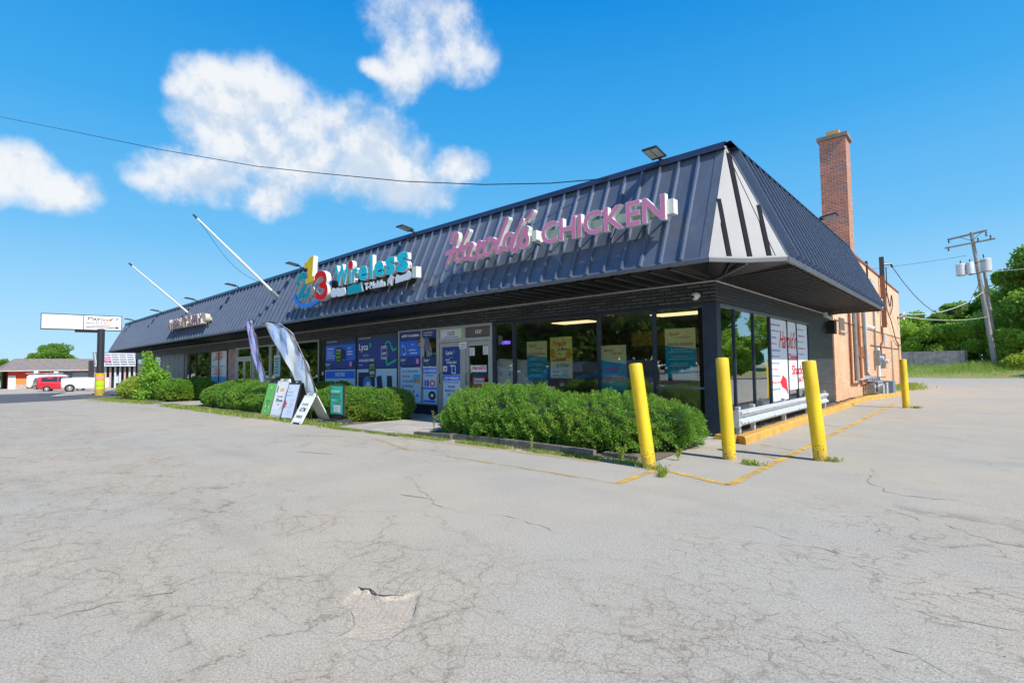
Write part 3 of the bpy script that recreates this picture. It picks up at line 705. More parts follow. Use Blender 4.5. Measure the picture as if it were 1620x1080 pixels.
sof((XL, EY + .01, zo), (-3.55, EY + .01, zo), 112, (XL, YW - .001, 3.02), (-3.55, YW - .001, 3.02), M_soff)
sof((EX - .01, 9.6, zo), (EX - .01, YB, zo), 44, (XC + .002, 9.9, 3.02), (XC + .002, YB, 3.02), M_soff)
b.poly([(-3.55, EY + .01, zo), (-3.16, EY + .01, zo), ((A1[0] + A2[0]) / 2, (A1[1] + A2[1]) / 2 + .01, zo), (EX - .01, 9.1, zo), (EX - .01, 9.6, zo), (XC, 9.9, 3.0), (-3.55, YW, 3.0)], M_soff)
b.bar((XC + .02, YW - .03, 2.99), (dd[0] - .02, dd[1] + .02, 3.02), .035, .05, M_eave)
b.bar((-3.6, YW - .35, 2.99), (-3.2, EY + .1, 3.02), .03, .04, M_soff); b.bar((-3.35, YW - .35, 2.99), (-2.95, EY + .35, 3.02), .03, .04, M_soff)
b.build('soffit', bld, fn=drop)

# shop fronts
def window(x0, x1, z0, z1, m_fr, bar=.05, mull=(), rails=(), glass=M_glass, label=None, recess=.05):
    b = MB(); y0, y1 = YW - .02, YW + .09
    for x in (x0, x1): b.box(x - bar / 2, y0, z0, x + bar / 2, y1, z1, m_fr)
    for x in mull: b.box(x - bar / 2, y0, z0 + bar, x + bar / 2, y1, z1 - bar, m_fr)
    b.box(x0 + bar / 2, y0 + .003, z0, x1 - bar / 2, y1 - .003, z0 + bar, m_fr); b.box(x0 + bar / 2, y0 + .003, z1 - bar, x1 - bar / 2, y1 - .003, z1, m_fr)
    for z in rails: b.box(x0 + bar / 2, y0 + .003, z, x1 - bar / 2, y1 - .003, z + bar, m_fr)
    w = b.build('window', bld, fn=drop)
    if label: w['label'] = label
    g = MB(); g.box(x0 + bar / 2, YW + .03, z0 + bar, x1 - bar / 2, YW + .036, z1 - bar, glass); g = g.build('glass', w, fn=drop)
    return w
window(-9.43, -3.87, .31, 2.572, M_navyf, .055, (-8.73, -6.23, -4.91), (), label='dark framed shop window left of the corner post')
bb = MB(); bb.box(-4.88, YW - .01, .93, -3.9, YW + .08, .97, M_eave); bb.build('window_rail', bld)
window(-13.55, -11.69, .32, 2.572, M_alu, .05, (-12.42,))
window(-18.55, -13.62, .32, 2.572, M_dgrey, .05, (-18.2, -16.02))
window(-24.65, -18.62, .32, 2.572, M_alu, .06, (-22.9, -20.9))
window(-34.2, -27.75, .32, 2.572, M_dgrey, .05, (-33.4, -32.3, -30.05, -28.88))
window(-44.9, -38.9, .42, 2.572, M_dgrey, .06, (-42.2, -40.5))
b = MB(); b.box(XL, YW + .02, 0, -44.95, YW + .2, 2.57, M_bbf); b.build('end_pier', bld, fn=drop)
b = MB()
for i, x in enumerate(np.arange(-38.85, -34.3, .45)): b.box(x, YW - .01 * (i % 2), .0, x + .44, YW + .1, 2.57, mat('grey_cladding', (.30, .33, .38), .5, .2, var=.2))
b.build('cladding_panel', bld, fn=drop)
b = MB(); b.box(-27.7, YW + .02, 0, -26.65, YW + .1, 2.56, mat('brown_panel', (.26, .20, .18), .6, col2=(.55, .30, .36), vscale=4)); b.build('infill_panel', bld, fn=drop)
def door(x0, x1, head, top, leaves=1, trans=None, tmat=None):
    b = MB(); fw = .07; y0, y1 = YW - .03, YW + .1
    b.box(x0, y0, .04, x0 + fw, y1, top, M_alu); b.box(x1 - fw, y0, .04, x1, y1, top, M_alu); b.box(x0 + fw, y0 + .002, top - fw, x1 - fw, y1, top, M_alu); b.box(x0 + fw, y0 + .002, head, x1 - fw, y1, head + .09, M_alu)
    w = b.build('door_frame', bld, fn=drop)
    t = MB(); t.box(x0 + fw, YW + .02, head + .09, x1 - fw, YW + .03, top - fw, tmat or M_glass); t.build('transom', w, fn=drop)
    W_ = (x1 - x0 - 2 * fw) / leaves
    for i in range(leaves):
        a = x0 + fw + i * W_ + .01; c = a + W_ - .02; d = MB(); s = .09
        d.box(a, YW - .005, .05, a + s, YW + .045, head - .01, M_alu); d.box(c - s, YW - .005, .05, c, YW + .045, head - .01, M_alu)
        d.box(a + s, YW - .003, .05, c - s, YW + .043, .27, M_alu); d.box(a + s, YW - .003, head - .13, c - s, YW + .043, head - .01, M_alu)
        d = d.build('door', bld, fn=drop)
        g = MB(); g.box(a + s, YW + .018, .27, c - s, YW + .024, head - .13, M_dglass); g.build('glass', d, fn=drop)
        h = MB(); hx = a + .05 if i == leaves - 1 else c - .05
        h.tube([(hx, YW - .01, .95), (hx, YW - .07, .97), (hx, YW - .07, 1.23), (hx, YW - .01, 1.25)], .012, M_dgrey, 8); h.build('handle', d, fn=drop)
door(-11.66, -10.55, 2.12, 2.57, tmat=ink((.46, .52, .6)))
door(-10.55, -9.46, 2.12, 2.57, tmat=mat('brown_transom', (.09, .08, .075), .4))
door(-26.6, -24.75, 2.05, 2.57, leaves=2)
# side windows
b = MB()
for y in (9.99, 10.78, 11.97): b.box(XC - .05, y - .025, .30, XC + .004, y + .025, 2.5, M_navyf)
for y in (13.16, 16.87): b.box(XC - .05, y - .04, .30, XC + .006, y + .04, 2.5, M_navyf)
for y in (14.68, 15.6): b.box(XC - .05, y - .02, .30, XC - .006, y + .02, 2.5, M_dgrey)
b.box(XC - .08, 9.97, .24, XC + .015, 16.9, .30, M_navyf); b.box(XC - .08, 9.97, 2.5, XC + .015, 16.9, 2.56, M_eave)
sw = b.build('window', bld); sw['label'] = 'side window with dark posts facing the bollards'
b = MB(); b.box(XC - .03, 10.02, .30, XC - .026, 13.12, 2.5, M_glass2); b.box(XC - .042, 13.2, .30, XC - .036, 16.83, 2.5, M_glass2); b.build('glass', sw)

# rear brick block
blk = thing('brick_building', 'two storey pale orange brick building rising behind the dark shop roof', 'building', (XC, 30, 0))
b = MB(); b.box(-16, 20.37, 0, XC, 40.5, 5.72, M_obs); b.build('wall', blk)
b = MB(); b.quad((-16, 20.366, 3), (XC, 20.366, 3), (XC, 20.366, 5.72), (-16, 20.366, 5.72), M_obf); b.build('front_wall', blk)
b = MB(); M_tile = mat('coping_tile', (.34, .13, .08), .7, var=.3)
yy = 20.3
while yy < 40.4: b.box(XC - .32, yy, 5.725, XC + .05, min(yy + .42, 40.5), 5.80, M_tile); yy += .44
b.box(-16, 20.3, 5.725, XC - .33, 20.7, 5.8, M_tile); b.build('coping', blk)
b = MB(); b.box(XC + .002, 20.5, 2.86, XC + .022, 40.4, 2.90, mat('stain', (.24, .13, .09), .8)); b.box(XC + .002, 28.2, 2.16, XC + .04, 38.9, 2.20, M_rust); b.box(XC + .002, 38.8, 2.18, XC + .04, 38.9, 2.6, M_rust); b.build('ledge', blk)
w = MB(); w.box(XC + .003, 21.3, 2.55, XC + .03, 22.2, 3.0, mat('shutter', (.14, .12, .10), .6)); w.box(XC + .003, 21.2, 2.47, XC + .08, 22.4, 2.545, M_conc); w.build('window', blk)
w = MB(); w.box(XC + .003, 24.4, 1.62, XC + .05, 26.3, 2.05, M_rust); w.build('vent', blk)
w = MB(); w.box(XC + .003, 32.9, 2.2, XC + .03, 33.9, 2.85, M_trim); w.build('patch_panel', blk)
for y0, y1, z0, z1 in ((24.6, 25.6, 4.75, 5.35), (26.0, 27.2, 4.5, 5.2), (29.0, 30.2, 4.9, 5.3), (22.7, 23.9, 4.9, 5.6)):
    w = MB(); w.box(XC + .003, y0, z0, XC + .04, y1, z1, M_trim); w.build('patch_panel', blk)
ch = thing('chimney', 'tall red and purple brick chimney behind the side roof slope', 'chimney', (-4.05, 24.45, 5.0))
b = MB(); cx0, cx1, cy0, cy1 = -4.52, -3.60, 24.0, 24.95
V = [(x, y, z) for x in (cx0, cx1) for y in (cy0, cy1) for z in (4.9, 10.42)]
b.add(V, [(0, 1, 3, 2), (4, 6, 7, 5)], M_chs); b.add(V, [(0, 4, 5, 1), (2, 3, 7, 6)], M_chf); b.add(V, [(1, 5, 7, 3)], M_chf); b.build('stack', ch)
b = MB(); b.box(cx0 - .08, cy0 - .08, 10.42, cx1 + .08, cy1 + .08, 10.56, mat('cap_stone', (.27, .25, .22), .85, var=.3)); b.build('cap', ch)
b = MB(); b.box(-4.3, 24.2, 10.56, -3.85, 24.65, 10.82, mat('flue_clay', (.62, .38, .14), .8, var=.2)); b.build('flue', ch)

# ------------------------------------------------------------------ signs on the roof
def letters(parent, s, x0, x1, z0, z1, Yf, dep, mf, ms, off=.02, gap=.04, word=.16, face=True, slant=0.0):
    W0 = []
    for c_ in s:
        if c_ == ' ': W0.append(None); continue
        V, F, N, lo, hi = glyph(c_, off); W0.append(hi[0] - lo[0])
    CH = glyph('H', off); Hc = CH[4][1] - CH[3][1]
    tot = sum((w if w else word / .1 * .12) for w in W0) + gap * (len(s) - 1) * 1.0
    k = (x1 - x0) / tot; x = x0; sv = (z1 - z0) / Hc; fn = Ffront(Yf)
    for c_, w in zip(s, W0):
        if w is None: x += (word / .1 * .12 + gap) * k; continue
        V, F, N, lo, hi = glyph(c_, off)
        b = MB(); v0 = z0 + (lo[1] - CH[3][1]) * sv; h = (hi[1] - lo[1]) * sv
        b.text(c_, fn, x, v0, h, ms, w=w * k, off=off, ext=dep / 2, d=-dep / 2, slant=slant)
        if face:
            e = off * .45; V2, F2, N2, l2, h2 = glyph(c_, e); in_ = (off - e) * k
            b.text(c_, fn, x + in_ * .9, v0 + (off - e) * sv * .9, h - 2 * (off - e) * sv * .9, mf, w=w * k - 2 * in_ * .9, off=e, d=.003, slant=slant)
        b.build('letter', parent); x += (w + gap) * k
HS = {
 'H1':[(-9.26, 4.39), (-9.22, 4.51), (-9.13, 4.57), (-9.03, 4.53), (-9.05, 4.4), (-9.15, 4.24), (-9.29, 4.06), (-9.4, 3.91)],
 'H2':[(-9.43, 4.14), (-9.2, 4.18), (-8.96, 4.16), (-8.81, 4.2)],
 'H3':[(-8.66, 4.55), (-8.79, 4.38), (-8.96, 4.18), (-9.1, 3.98), (-9.04, 3.9), (-8.93, 3.93)],
 'a':[(-8.52, 4.2), (-8.62, 4.25), (-8.73, 4.21), (-8.82, 4.07), (-8.81, 3.93), (-8.72, 3.94), (-8.62, 4.04), (-8.52, 4.2), (-8.62, 4.02), (-8.62, 3.89), (-8.5, 3.91)],
 'r':[(-8.38, 4.03), (-8.33, 4.2), (-8.31, 4.23), (-8.22, 4.18), (-8.14, 4.2), (-8.23, 4.13), (-8.33, 4.06), (-8.4, 3.94), (-8.35, 3.89), (-8.23, 3.91)],
 'o':[(-7.9, 4.22), (-8.02, 4.24), (-8.13, 4.11), (-8.15, 3.97), (-8.07, 3.9), (-7.93, 3.97), (-7.85, 4.11), (-7.87, 4.2), (-7.9, 4.22), (-7.76, 4.13)],
 'l':[(-7.43, 4.58), (-7.55, 4.4), (-7.67, 4.18), (-7.77, 3.99), (-7.74, 3.91), (-7.61, 3.94)],
 'd':[(-7.3, 4.2), (-7.41, 4.25), (-7.51, 4.15), (-7.54, 4.01), (-7.49, 3.93), (-7.39, 3.99), (-7.29, 4.13)],
 'd2':[(-7.02, 4.47), (-7.14, 4.29), (-7.27, 4.05), (-7.32, 3.93), (-7.24, 3.86), (-7.15, 3.95)],
 's':[(-7.15, 3.95), (-7.03, 4.13), (-6.88, 4.29), (-6.91, 4.17), (-6.88, 4.04), (-6.93, 3.93), (-7.05, 3.91), (-7.1, 3.97)],
 'ap':[(-6.73, 4.6), (-6.78, 4.54), (-6.9, 4.45)]}
def smooth(P, n=5):
    P = [np.array(p, float) for p in P]; Q = []
    for i in range(len(P) - 1):
        a = P[max(i - 1, 0)]; b = P[i]; c = P[i + 1]; d = P[min(i + 2, len(P) - 1)]
        for j in range(n):
            t = j / n; Q.append(.5 * ((2 * b) + (c - a) * t + (2 * a - 5 * b + 4 * c - d) * t * t + (3 * b - a - 3 * c + d) * t ** 3))
    Q.append(P[-1]); return Q
_ep = [0]
def stroke(b, P, w, fn, dep, mf, ms, n=5, facein=.008):
    Q = smooth(P, n); N = len(Q)
    def outline(wd):
        L = []; R_ = []
        for i, p in enumerate(Q):
            t = Q[min(i + 1, N - 1)] - Q[max(i - 1, 0)]; t /= np.linalg.norm(t) + 1e-9; nn = np.array([-t[1], t[0]]); L.append(p + nn * wd / 2); R_.append(p - nn * wd / 2)
        return L, R_
    L, R_ = outline(w); Lf, Rf = outline(w - 2 * facein)
    for i in range(N - 1):
        _ep[0] += 1; e = .00035 * (_ep[0] % 23)
        b.add([fn(*L[i], e), fn(*L[i + 1], e), fn(*R_[i + 1], e), fn(*R_[i], e), fn(*L[i], -dep), fn(*L[i + 1], -dep), fn(*R_[i + 1], -dep), fn(*R_[i], -dep)],
              [(0, 3, 2, 1), (0, 1, 5, 4), (2, 3, 7, 6)], ms)
        b.add([fn(*Lf[i], .010 + e), fn(*Lf[i + 1], .010 + e), fn(*Rf[i + 1], .010 + e), fn(*Rf[i], .010 + e)], [(0, 3, 2, 1)], mf)
    for idx, sg in ((0, 1), (N - 1, -1)):      # round ends
        p = Q[idx]; t = (Q[1] - Q[0]) if idx == 0 else (Q[-1] - Q[-2]); t /= np.linalg.norm(t); a0 = math.atan2(t[1], t[0]) + PI / 2 * sg
        e = .009; _ep[0] += 3; e2 = .0004 * (_ep[0] % 19)
        for wd, d, m in ((w, e2, ms), (w - 2 * facein, .019 + e2, mf)):
            P2 = [(p[0] + math.cos(a0 + PI * j / 6) * wd / 2, p[1] + math.sin(a0 + PI * j / 6) * wd / 2) for j in range(7)]
            if m is ms: b.prism(P2, fn, d, -dep, m)
            else: b.poly([fn(*q, d) for q in P2], m)
YS = 8.2
sg = thing('shop_sign', "pink cursive Harold's channel letters on the navy roof left of CHICKEN", 'sign', (-8.1, 8.35, 4.0), group=None)
for nm, ks in (('H', ('H1', 'H2', 'H3')), ('a', ('a',)), ('r', ('r',)), ('o', ('o',)), ('l', ('l',)), ('d', ('d', 'd2')), ('s', ('s',)), ('ap', ('ap',))):
    b = MB()
    for kk in ks: stroke(b, HS[kk], .098 if kk != 'ap' else .08, Ffront(YS), .11, M_pink, M_ret)
    b.build('letter', sg)
b = MB(); b.box(-9.3, YS + .14, 4.0, -6.72, YS + .27, 4.13, M_race); b.box(-6.78, YS + .02, 3.98, -6.66, YS + .24, 4.2, M_ret)
for x in (-9.1, -8.3, -7.5, -6.9): b.bar((x, YS + .2, 4.05), (x, 8.72, 4.02), .03, .03, M_grey); 
b.build('raceway', sg)
sg = thing('shop_sign', 'pink block CHICKEN channel letters on the navy roof by the corner', 'sign', (-5.2, 8.35, 4.0))
letters(sg, 'CHICKEN', -6.52, -3.84, 3.855, 4.30, YS, .11, M_pink, M_ret, off=.028, gap=.055)
b = MB(); b.box(-6.45, YS + .14, 3.98, -3.9, YS + .27, 4.16, M_race); b.box(-3.9, YS + .06, 3.95, -3.72, YS + .22, 4.2, M_ret)
for x in (-6.3, -5.5, -4.7, -4.0): b.bar((x, YS + .2, 4.05), (x, 8.72, 4.02), .03, .03, M_grey)
for x, dx in ((-4.9, -.25), (-4.3, -.3)): b.tube([(x, YS + .2, 3.95), (x + dx, 8.5, 3.62)], .012, M_black, 6)
b.build('raceway', sg)
# 213 Wireless
sg = thing('shop_sign', '213 Wireless sign with coloured numerals, cyan letters and a blue swoosh', 'sign', (-14, 8.35, 3.8))
F2 = Ffront(YS)
def numeral(ch, x0, x1, z0, z1, mf, Yf, sl=0.0, m2=None):
    b = MB(); f = Ffront(Yf); b.text(ch, f, x0, z0, z1 - z0, M_ret if m2 is None else m2, w=x1 - x0, off=.05, ext=.075, d=-.075, slant=sl)
    b.text(ch, f, x0 + .02, z0 + .015, z1 - z0 - .03, mf, w=x1 - x0 - .04, off=.048, d=.004, slant=sl); b.build('numeral', sg)
b = MB(); stroke(b, [(-16.97, 4.28), (-16.93, 4.46), (-16.72, 4.54), (-16.46, 4.44), (-16.44, 4.24), (-16.62, 4.02), (-16.86, 3.86)], .235, Ffront(YS), .14, M_teal, M_ret, 6, .012); stroke(b, [(-16.96, 3.80), (-16.75, 3.92), (-16.55, 3.82), (-16.34, 3.84), (-16.22, 4.02)], .19, Ffront(YS + .004), .14, M_teal, M_ret, 6, .012); b.build('numeral', sg)
b = MB(); one = [(-16.34, 4.20), (-15.74, 4.24), (-15.76, 4.40), (-15.88, 4.40), (-15.80, 5.06), (-16.06, 5.04), (-16.22, 4.92), (-16.42, 4.88), (-16.40, 4.72), (-16.22, 4.74), (-16.16, 4.38), (-16.34, 4.36)]
b.prism(one, Ffront(YS - .08), 0, -.16, M_yacr, M_ret); b.build('numeral', sg)
b = MB(); stroke(b, [(-15.72, 4.26), (-15.62, 4.38), (-15.38, 4.42), (-15.14, 4.32), (-15.12, 4.14), (-15.30, 4.04)], .21, Ffront(YS - .05), .15, M_red, M_ret, 6, .012); stroke(b, [(-15.36, 4.05), (-15.10, 3.98), (-15.05, 3.80), (-15.22, 3.68), (-15.48, 3.68), (-15.66, 3.80)], .21, Ffront(YS - .046), .15, M_red, M_ret, 6, .012); b.build('numeral', sg)
b = MB(); fs = Ffront(YS + .02); L1 = []; 
for i in range(25):
    t = i / 24; an = PI * (1.0 + t * 1.0); L1.append((-16.18 + 1.22 * math.cos(an), 4.05 + .60 * math.sin(an) + .10 * (math.cos(an))))
L2 = []
for i in range(25):
    t = i / 24; an = PI * (1.0 + t * 1.0); L2.append((-16.12 + 1.14 * math.cos(an), 4.05 + .46 * math.sin(an) + .10 * (math.cos(an))))
V = [fs(*p, 0) for p in L1] + [fs(*p, 0) for p in L2] + [fs(*p, -.08) for p in L1] + [fs(*p, -.08) for p in L2]
b.add(V, [(i, i + 1, 26 + i, 25 + i) for i in range(24)] + [(i, 50 + i, 51 + i, i + 1) for i in range(24)] + [(25 + i, 26 + i, 76 + i, 75 + i) for i in range(24)], M_blue); b.build('swoosh', sg)
def lw(s, xs, z0, z1s, mf, off=.035):
    for ch, (x0, x1), z1 in zip(s, xs, z1s):
        b = MB(); b.text(ch, F2, x0, z0, z1 - z0, M_ret, w=x1 - x0, off=off, ext=.06, d=-.06); b.text(ch, F2, x0 + .012, z0 + .01, z1 - z0 - .02, mf, w=x1 - x0 - .024, off=off, d=.004); b.build('letter', sg)
lw('Wıreless', [(-14.6, -13.82), (-13.80, -13.68), (-13.62, -13.33), (-13.30, -12.82), (-12.70, -12.56), (-12.50, -12.02), (-11.96, -11.50), (-11.44, -10.93)], 3.925,
   [4.56, 4.33, 4.35, 4.36, 4.60, 4.38, 4.42, 4.46], M_cyan)
b = MB(); b.lathe([(.13, -.1), (.13, 0), (.11, .012)], (-13.70, YS + .0, 4.48), M_red, 20, axis=1) if False else b.prism([(-13.70 + .13 * math.cos(a * PI / 10), 4.47 + .13 * math.sin(a * PI / 10)) for a in range(20)], F2, .01, -.12, M_red, M_ret); b.build('dot', sg)
b = MB(); b.prism([(-15.5, 3.72), (-14.6, 3.60), (-13.2, 3.58), (-11.0, 3.62), (-10.75, 3.9), (-11.3, 4.12), (-13.0, 4.05), (-14.3, 4.06), (-15.4, 4.25)], Ffront(YS + .2), .0, -.06, M_black); b.build('backing', sg)
def blob(P, m, d=.05):
    b = MB(); b.prism(P, F2, 0, -d, m, M_ret); b.build('panel', sg)
blob([(-14.86, 3.68), (-14.8, 3.62), (-14.62, 3.60), (-14.52, 3.66), (-14.45, 3.60), (-14.08, 3.60), (-13.99, 3.66), (-14.05, 3.84), (-14.2, 3.86), (-14.3, 3.82), (-14.45, 3.88), (-14.6, 3.84), (-14.72, 3.9), (-14.85, 3.82)], M_wacr)
blob([(-13.90, 3.60), (-13.05, 3.62), (-13.1, 3.70), (-13.16, 3.90), (-13.35, 3.84), (-13.5, 3.88), (-13.88, 3.84)], M_teal)
blob([(-11.88, 3.64), (-11.78, 3.72), (-11.68, 3.62), (-11.62, 3.78), (-11.52, 3.84), (-11.64, 3.87), (-11.68, 3.98), (-11.75, 3.87), (-11.85, 3.8)], M_wacr)
blob([(-11.5, 3.66), (-11.3, 3.68), (-10.9, 3.70), (-10.8, 3.76), (-10.82, 3.86), (-10.95, 3.93), (-11.05, 3.86), (-11.3, 3.84), (-11.42, 3.9), (-11.5, 3.82)], M_wacr)
b = MB(); b.text('T-Mobile', F2, -12.98, 3.64, .2, M_wacr, w=1.0, off=.045, ext=.02, d=-.02, ms=M_ret); b.build('lettering', sg)
b = MB(); b.box(-10.78, YS + .0, 3.72, -10.6, YS + .16, 4.0, M_ret); b.box(-15.4, YS + .12, 3.8, -10.9, YS + .18, 3.92, M_black)
for x in (-16.2, -15.2, -13.6, -12.0, -11.2): b.bar((x, YS + .1, 3.8), (x, 8.62, 3.72), .03, .03, M_grey); b.tube([(x, YS + .2, 3.7), (x - .2, 8.42, 3.4)], .012, M_trim, 6)
b.build('raceway', sg)
sg = thing('shop_sign', 'purple BEAUTY SUPPLY channel letters with deep cream returns near far roof end', 'sign', (-29, 8.3, 3.7))
M_purp = mat('purple_acrylic', (.34, .12, .26), .4); M_cream = mat('cream_return', (.62, .55, .45), .5, var=.15)
letters(sg, 'AV BEAUTY SUPPLY', -31.5, -26.4, 3.56, 4.06, YS + .02, .24, M_purp, M_cream, off=.03, gap=.03, word=.10)
b = MB(); b.prism([(-26.1 + .2 * math.cos(a * PI / 8), 3.8 + .2 * math.sin(a * PI / 8)) for a in range(16)], Ffront(YS + .02), 0, -.2, M_cream); b.box(-31.4, YS + .27, 3.7, -26.1, YS + .36, 3.85, M_race); b.build('raceway', sg)

# roof floodlights
def flood(loc, rot, label, big=1.0):
    o = thing('roof_floodlight', label, 'floodlight', loc, rot, 'floodlights along the roof ridge', local=True)
    T = Matrix.Rotation(math.radians(-8), 4, 'X'); big = .85
    f = lambda x, y, z: tuple(T @ Vector((x * big, y * big, z * big)) + Vector((0, -.10, .0)))
    b = MB(); b.bar((0, .05, -.14), (0, .0, .02), .04, .04, M_dgrey); b.tube([(0, 0, .0), (0, -.12, .0)], .025, M_dgrey, 8); b.build('bracket', o)
    b = MB(); b.box(-.17, -.50, .0, .17, 0, .035, M_dgrey)
    for i in range(6): b.box(-.15 + i * .055, -.46, .035, -.135 + i * .055, -.04, .06, M_dgrey)
    b.build('housing', o, fn=f)
    for x in (-.15, .01):
        b = MB(); b.box(x, -.46, -.008, x + .14, -.08, -.001, M_led); b.build('led_panel', o, fn=f)
    return o
FL = [((-4.35, 9.2, 5.30), 0, 'large floodlight on the ridge just above the CHICKEN letters'),
      ((-12.0, 9.2, 5.33), 0, "ridge floodlight above the gap between the Wireless and Harold's signs"),
      ((-18.9, 9.2, 5.28), 0, 'ridge floodlight just left of the yellow numeral one'),
      ((-24.9, 9.2, 5.2), 0, 'ridge floodlight between the two flagpoles, nearer the taller-looking pole'),
      ((-30.5, 9.2, 5.12), 0, 'ridge floodlight above the BEAUTY SUPPLY letters'),
      ((-36.8, 9.2, 5.02), 0, 'ridge floodlight left of the BEAUTY SUPPLY letters, second from the far end'),
      ((-43.0, 9.2, 4.92), 0, 'last ridge floodlight at the far left end of the roof'),
      ((-3.2, 16.2, 5.33), PI / 2, 'floodlight on the side ridge just in front of the chimney')]
for i, (l, r_, s_) in enumerate(FL): flood(l, r_, s_)
# flagpoles
for i, (bx, tip, lab) in enumerate((((-19.7, 8.62, 4.25), (-20.1, 6.05, 6.72), 'white slanted flagpole with a slack cord, sticking out left of the 213 sign'), ((-29.3, 8.62, 4.2), (-29.1, 6.1, 6.32), 'white slanted flagpole rising from the BEAUTY SUPPLY letters'))):
    o = thing('flagpole', lab, 'flagpole', bx, group='flagpoles on the roof slope')
    b = MB(); bx = np.array(bx); tip = np.array(tip); b.tube([bx, bx + (tip - bx) * .5, tip], [.05, .045, .028], M_white, 12); b.build('pole', o, smooth=True, auto=.8)
    b = MB(); t = (tip - bx) / np.linalg.norm(tip - bx); b.tube([tip, tip + t * .16], [.045, .03], M_dgrey, 8); b.build('tip', o)
    b = MB(); b.tube([bx - t * .12, bx + t * .2], .07, M_grey, 10); b.build('socket', o)
    if i == 0:
        b = MB(); P = [tip - t * .15 + np.array([0, 0, -.05])]
        for j in range(1, 9): q = tip + (bx - tip) * (j / 9 * .8 + .05); P.append(q + np.array([-.02, 0, -.42 * math.sin(PI * j / 9)]))
        P.append(tip + (bx - tip) * .85); b.tube(smooth(P, 3), .007, M_black, 5); b.build('cord', o)

# overhead wire from the ridge to a far pole on the left
A = np.array([-5.0, 9.25, 5.3]); Bp = np.array([-34.0, 1.6, 13.4])
wire = [A]
pn = np.cross(Bp - A, (0, 0, 1))
for px, py in ((985, 276), (955, 283), (870, 290), (765, 292), (640, 287), (500, 273.5), (405, 263), (250, 236), (120, 209), (0, 185)):
    d = ray(px, py); t = ((A - CAM) @ pn) / (d @ pn); wire.append(CAM + d * t)
d_ = wire[-1] - wire[-2]; wire.append(wire[-1] + d_ * 1.0 + np.array([0, 0, .1])); wire.append(wire[-1] + d_ * 1.6 + np.array([0, 0, .3]))
b = MB(); b.tube(wire, .011, M_black, 6); tag(b.build('overhead_wire'), 'thin black overhead wire crossing the clouds down to the roof ridge', 'wire')
endp = wire[-1]
o = thing('utility_pole', 'plain wooden utility pole beyond the left edge holding the long wire', 'utility pole', (endp[0], endp[1], G(endp[0], endp[1])))
b = MB(); b.tube([(endp[0], endp[1], G(endp[0], endp[1]) - .3), (endp[0], endp[1], endp[2] + .6)], [.17, .11], M_pole, 14); b.build('pole', o, smooth=True, auto=.8)
b = MB(); b.box(endp[0] - .06, endp[1] - 1.1, endp[2] + .1, endp[0] + .06, endp[1] + 1.1, endp[2] + .24, M_pole); b.build('crossarm', o)

# camera, speaker, small things on the walls
o = thing('security_camera', 'round white dome camera on the brick band by the front corner', 'camera', (-3.98, YW, 2.72))
b = MB(); b.lathe([(.055, .0), (.055, -.03), (.04, -.05)], (-3.98, YW, 2.72), M_white, 18, axis=1); b.build('mount', o)
b = MB(); V = [(.001, .078)] + [(.078 * math.sin(PI * j / 10), .078 * math.cos(PI * j / 10)) for j in range(1, 10)] + [(.001, -.078)]; b.lathe(V, (-3.98, YW - .11, 2.70), M_white, 18); b.build('dome', o, smooth=True)
b = MB(); b.lathe([(.03, 0), (.03, -.012), (.01, -.016)], (-4.0, YW - .18, 2.68), M_black, 12, axis=1); b.build('lens', o)
o = thing('wall_speaker', 'black box speaker under the soffit on the dark side wall', 'speaker', (XC, 19.35, 2.5))
b = MB(); b.box(XC + .05, 19.18, 2.33, XC + .24, 19.55, 2.76, M_black); b.build('cabinet', o)
b = MB(); b.box(XC + .001, 19.3, 2.5, XC + .05, 19.42, 2.6, M_grey); b.build('bracket', o)
o = thing('wall_camera', 'small white bracket camera at the end of the trim above the speaker', 'camera', (XC, 18.95, 2.95))
b = MB(); b.box(XC + .016, 18.85, 2.85, XC + .1, 19.0, 3.0, M_whitem); b.build('junction_box', o)
b = MB(); b.tube([(XC + .08, 18.93, 2.88), (XC + .22, 19.0, 2.80)], .045, M_whitem, 12); b.build('barrel', o)

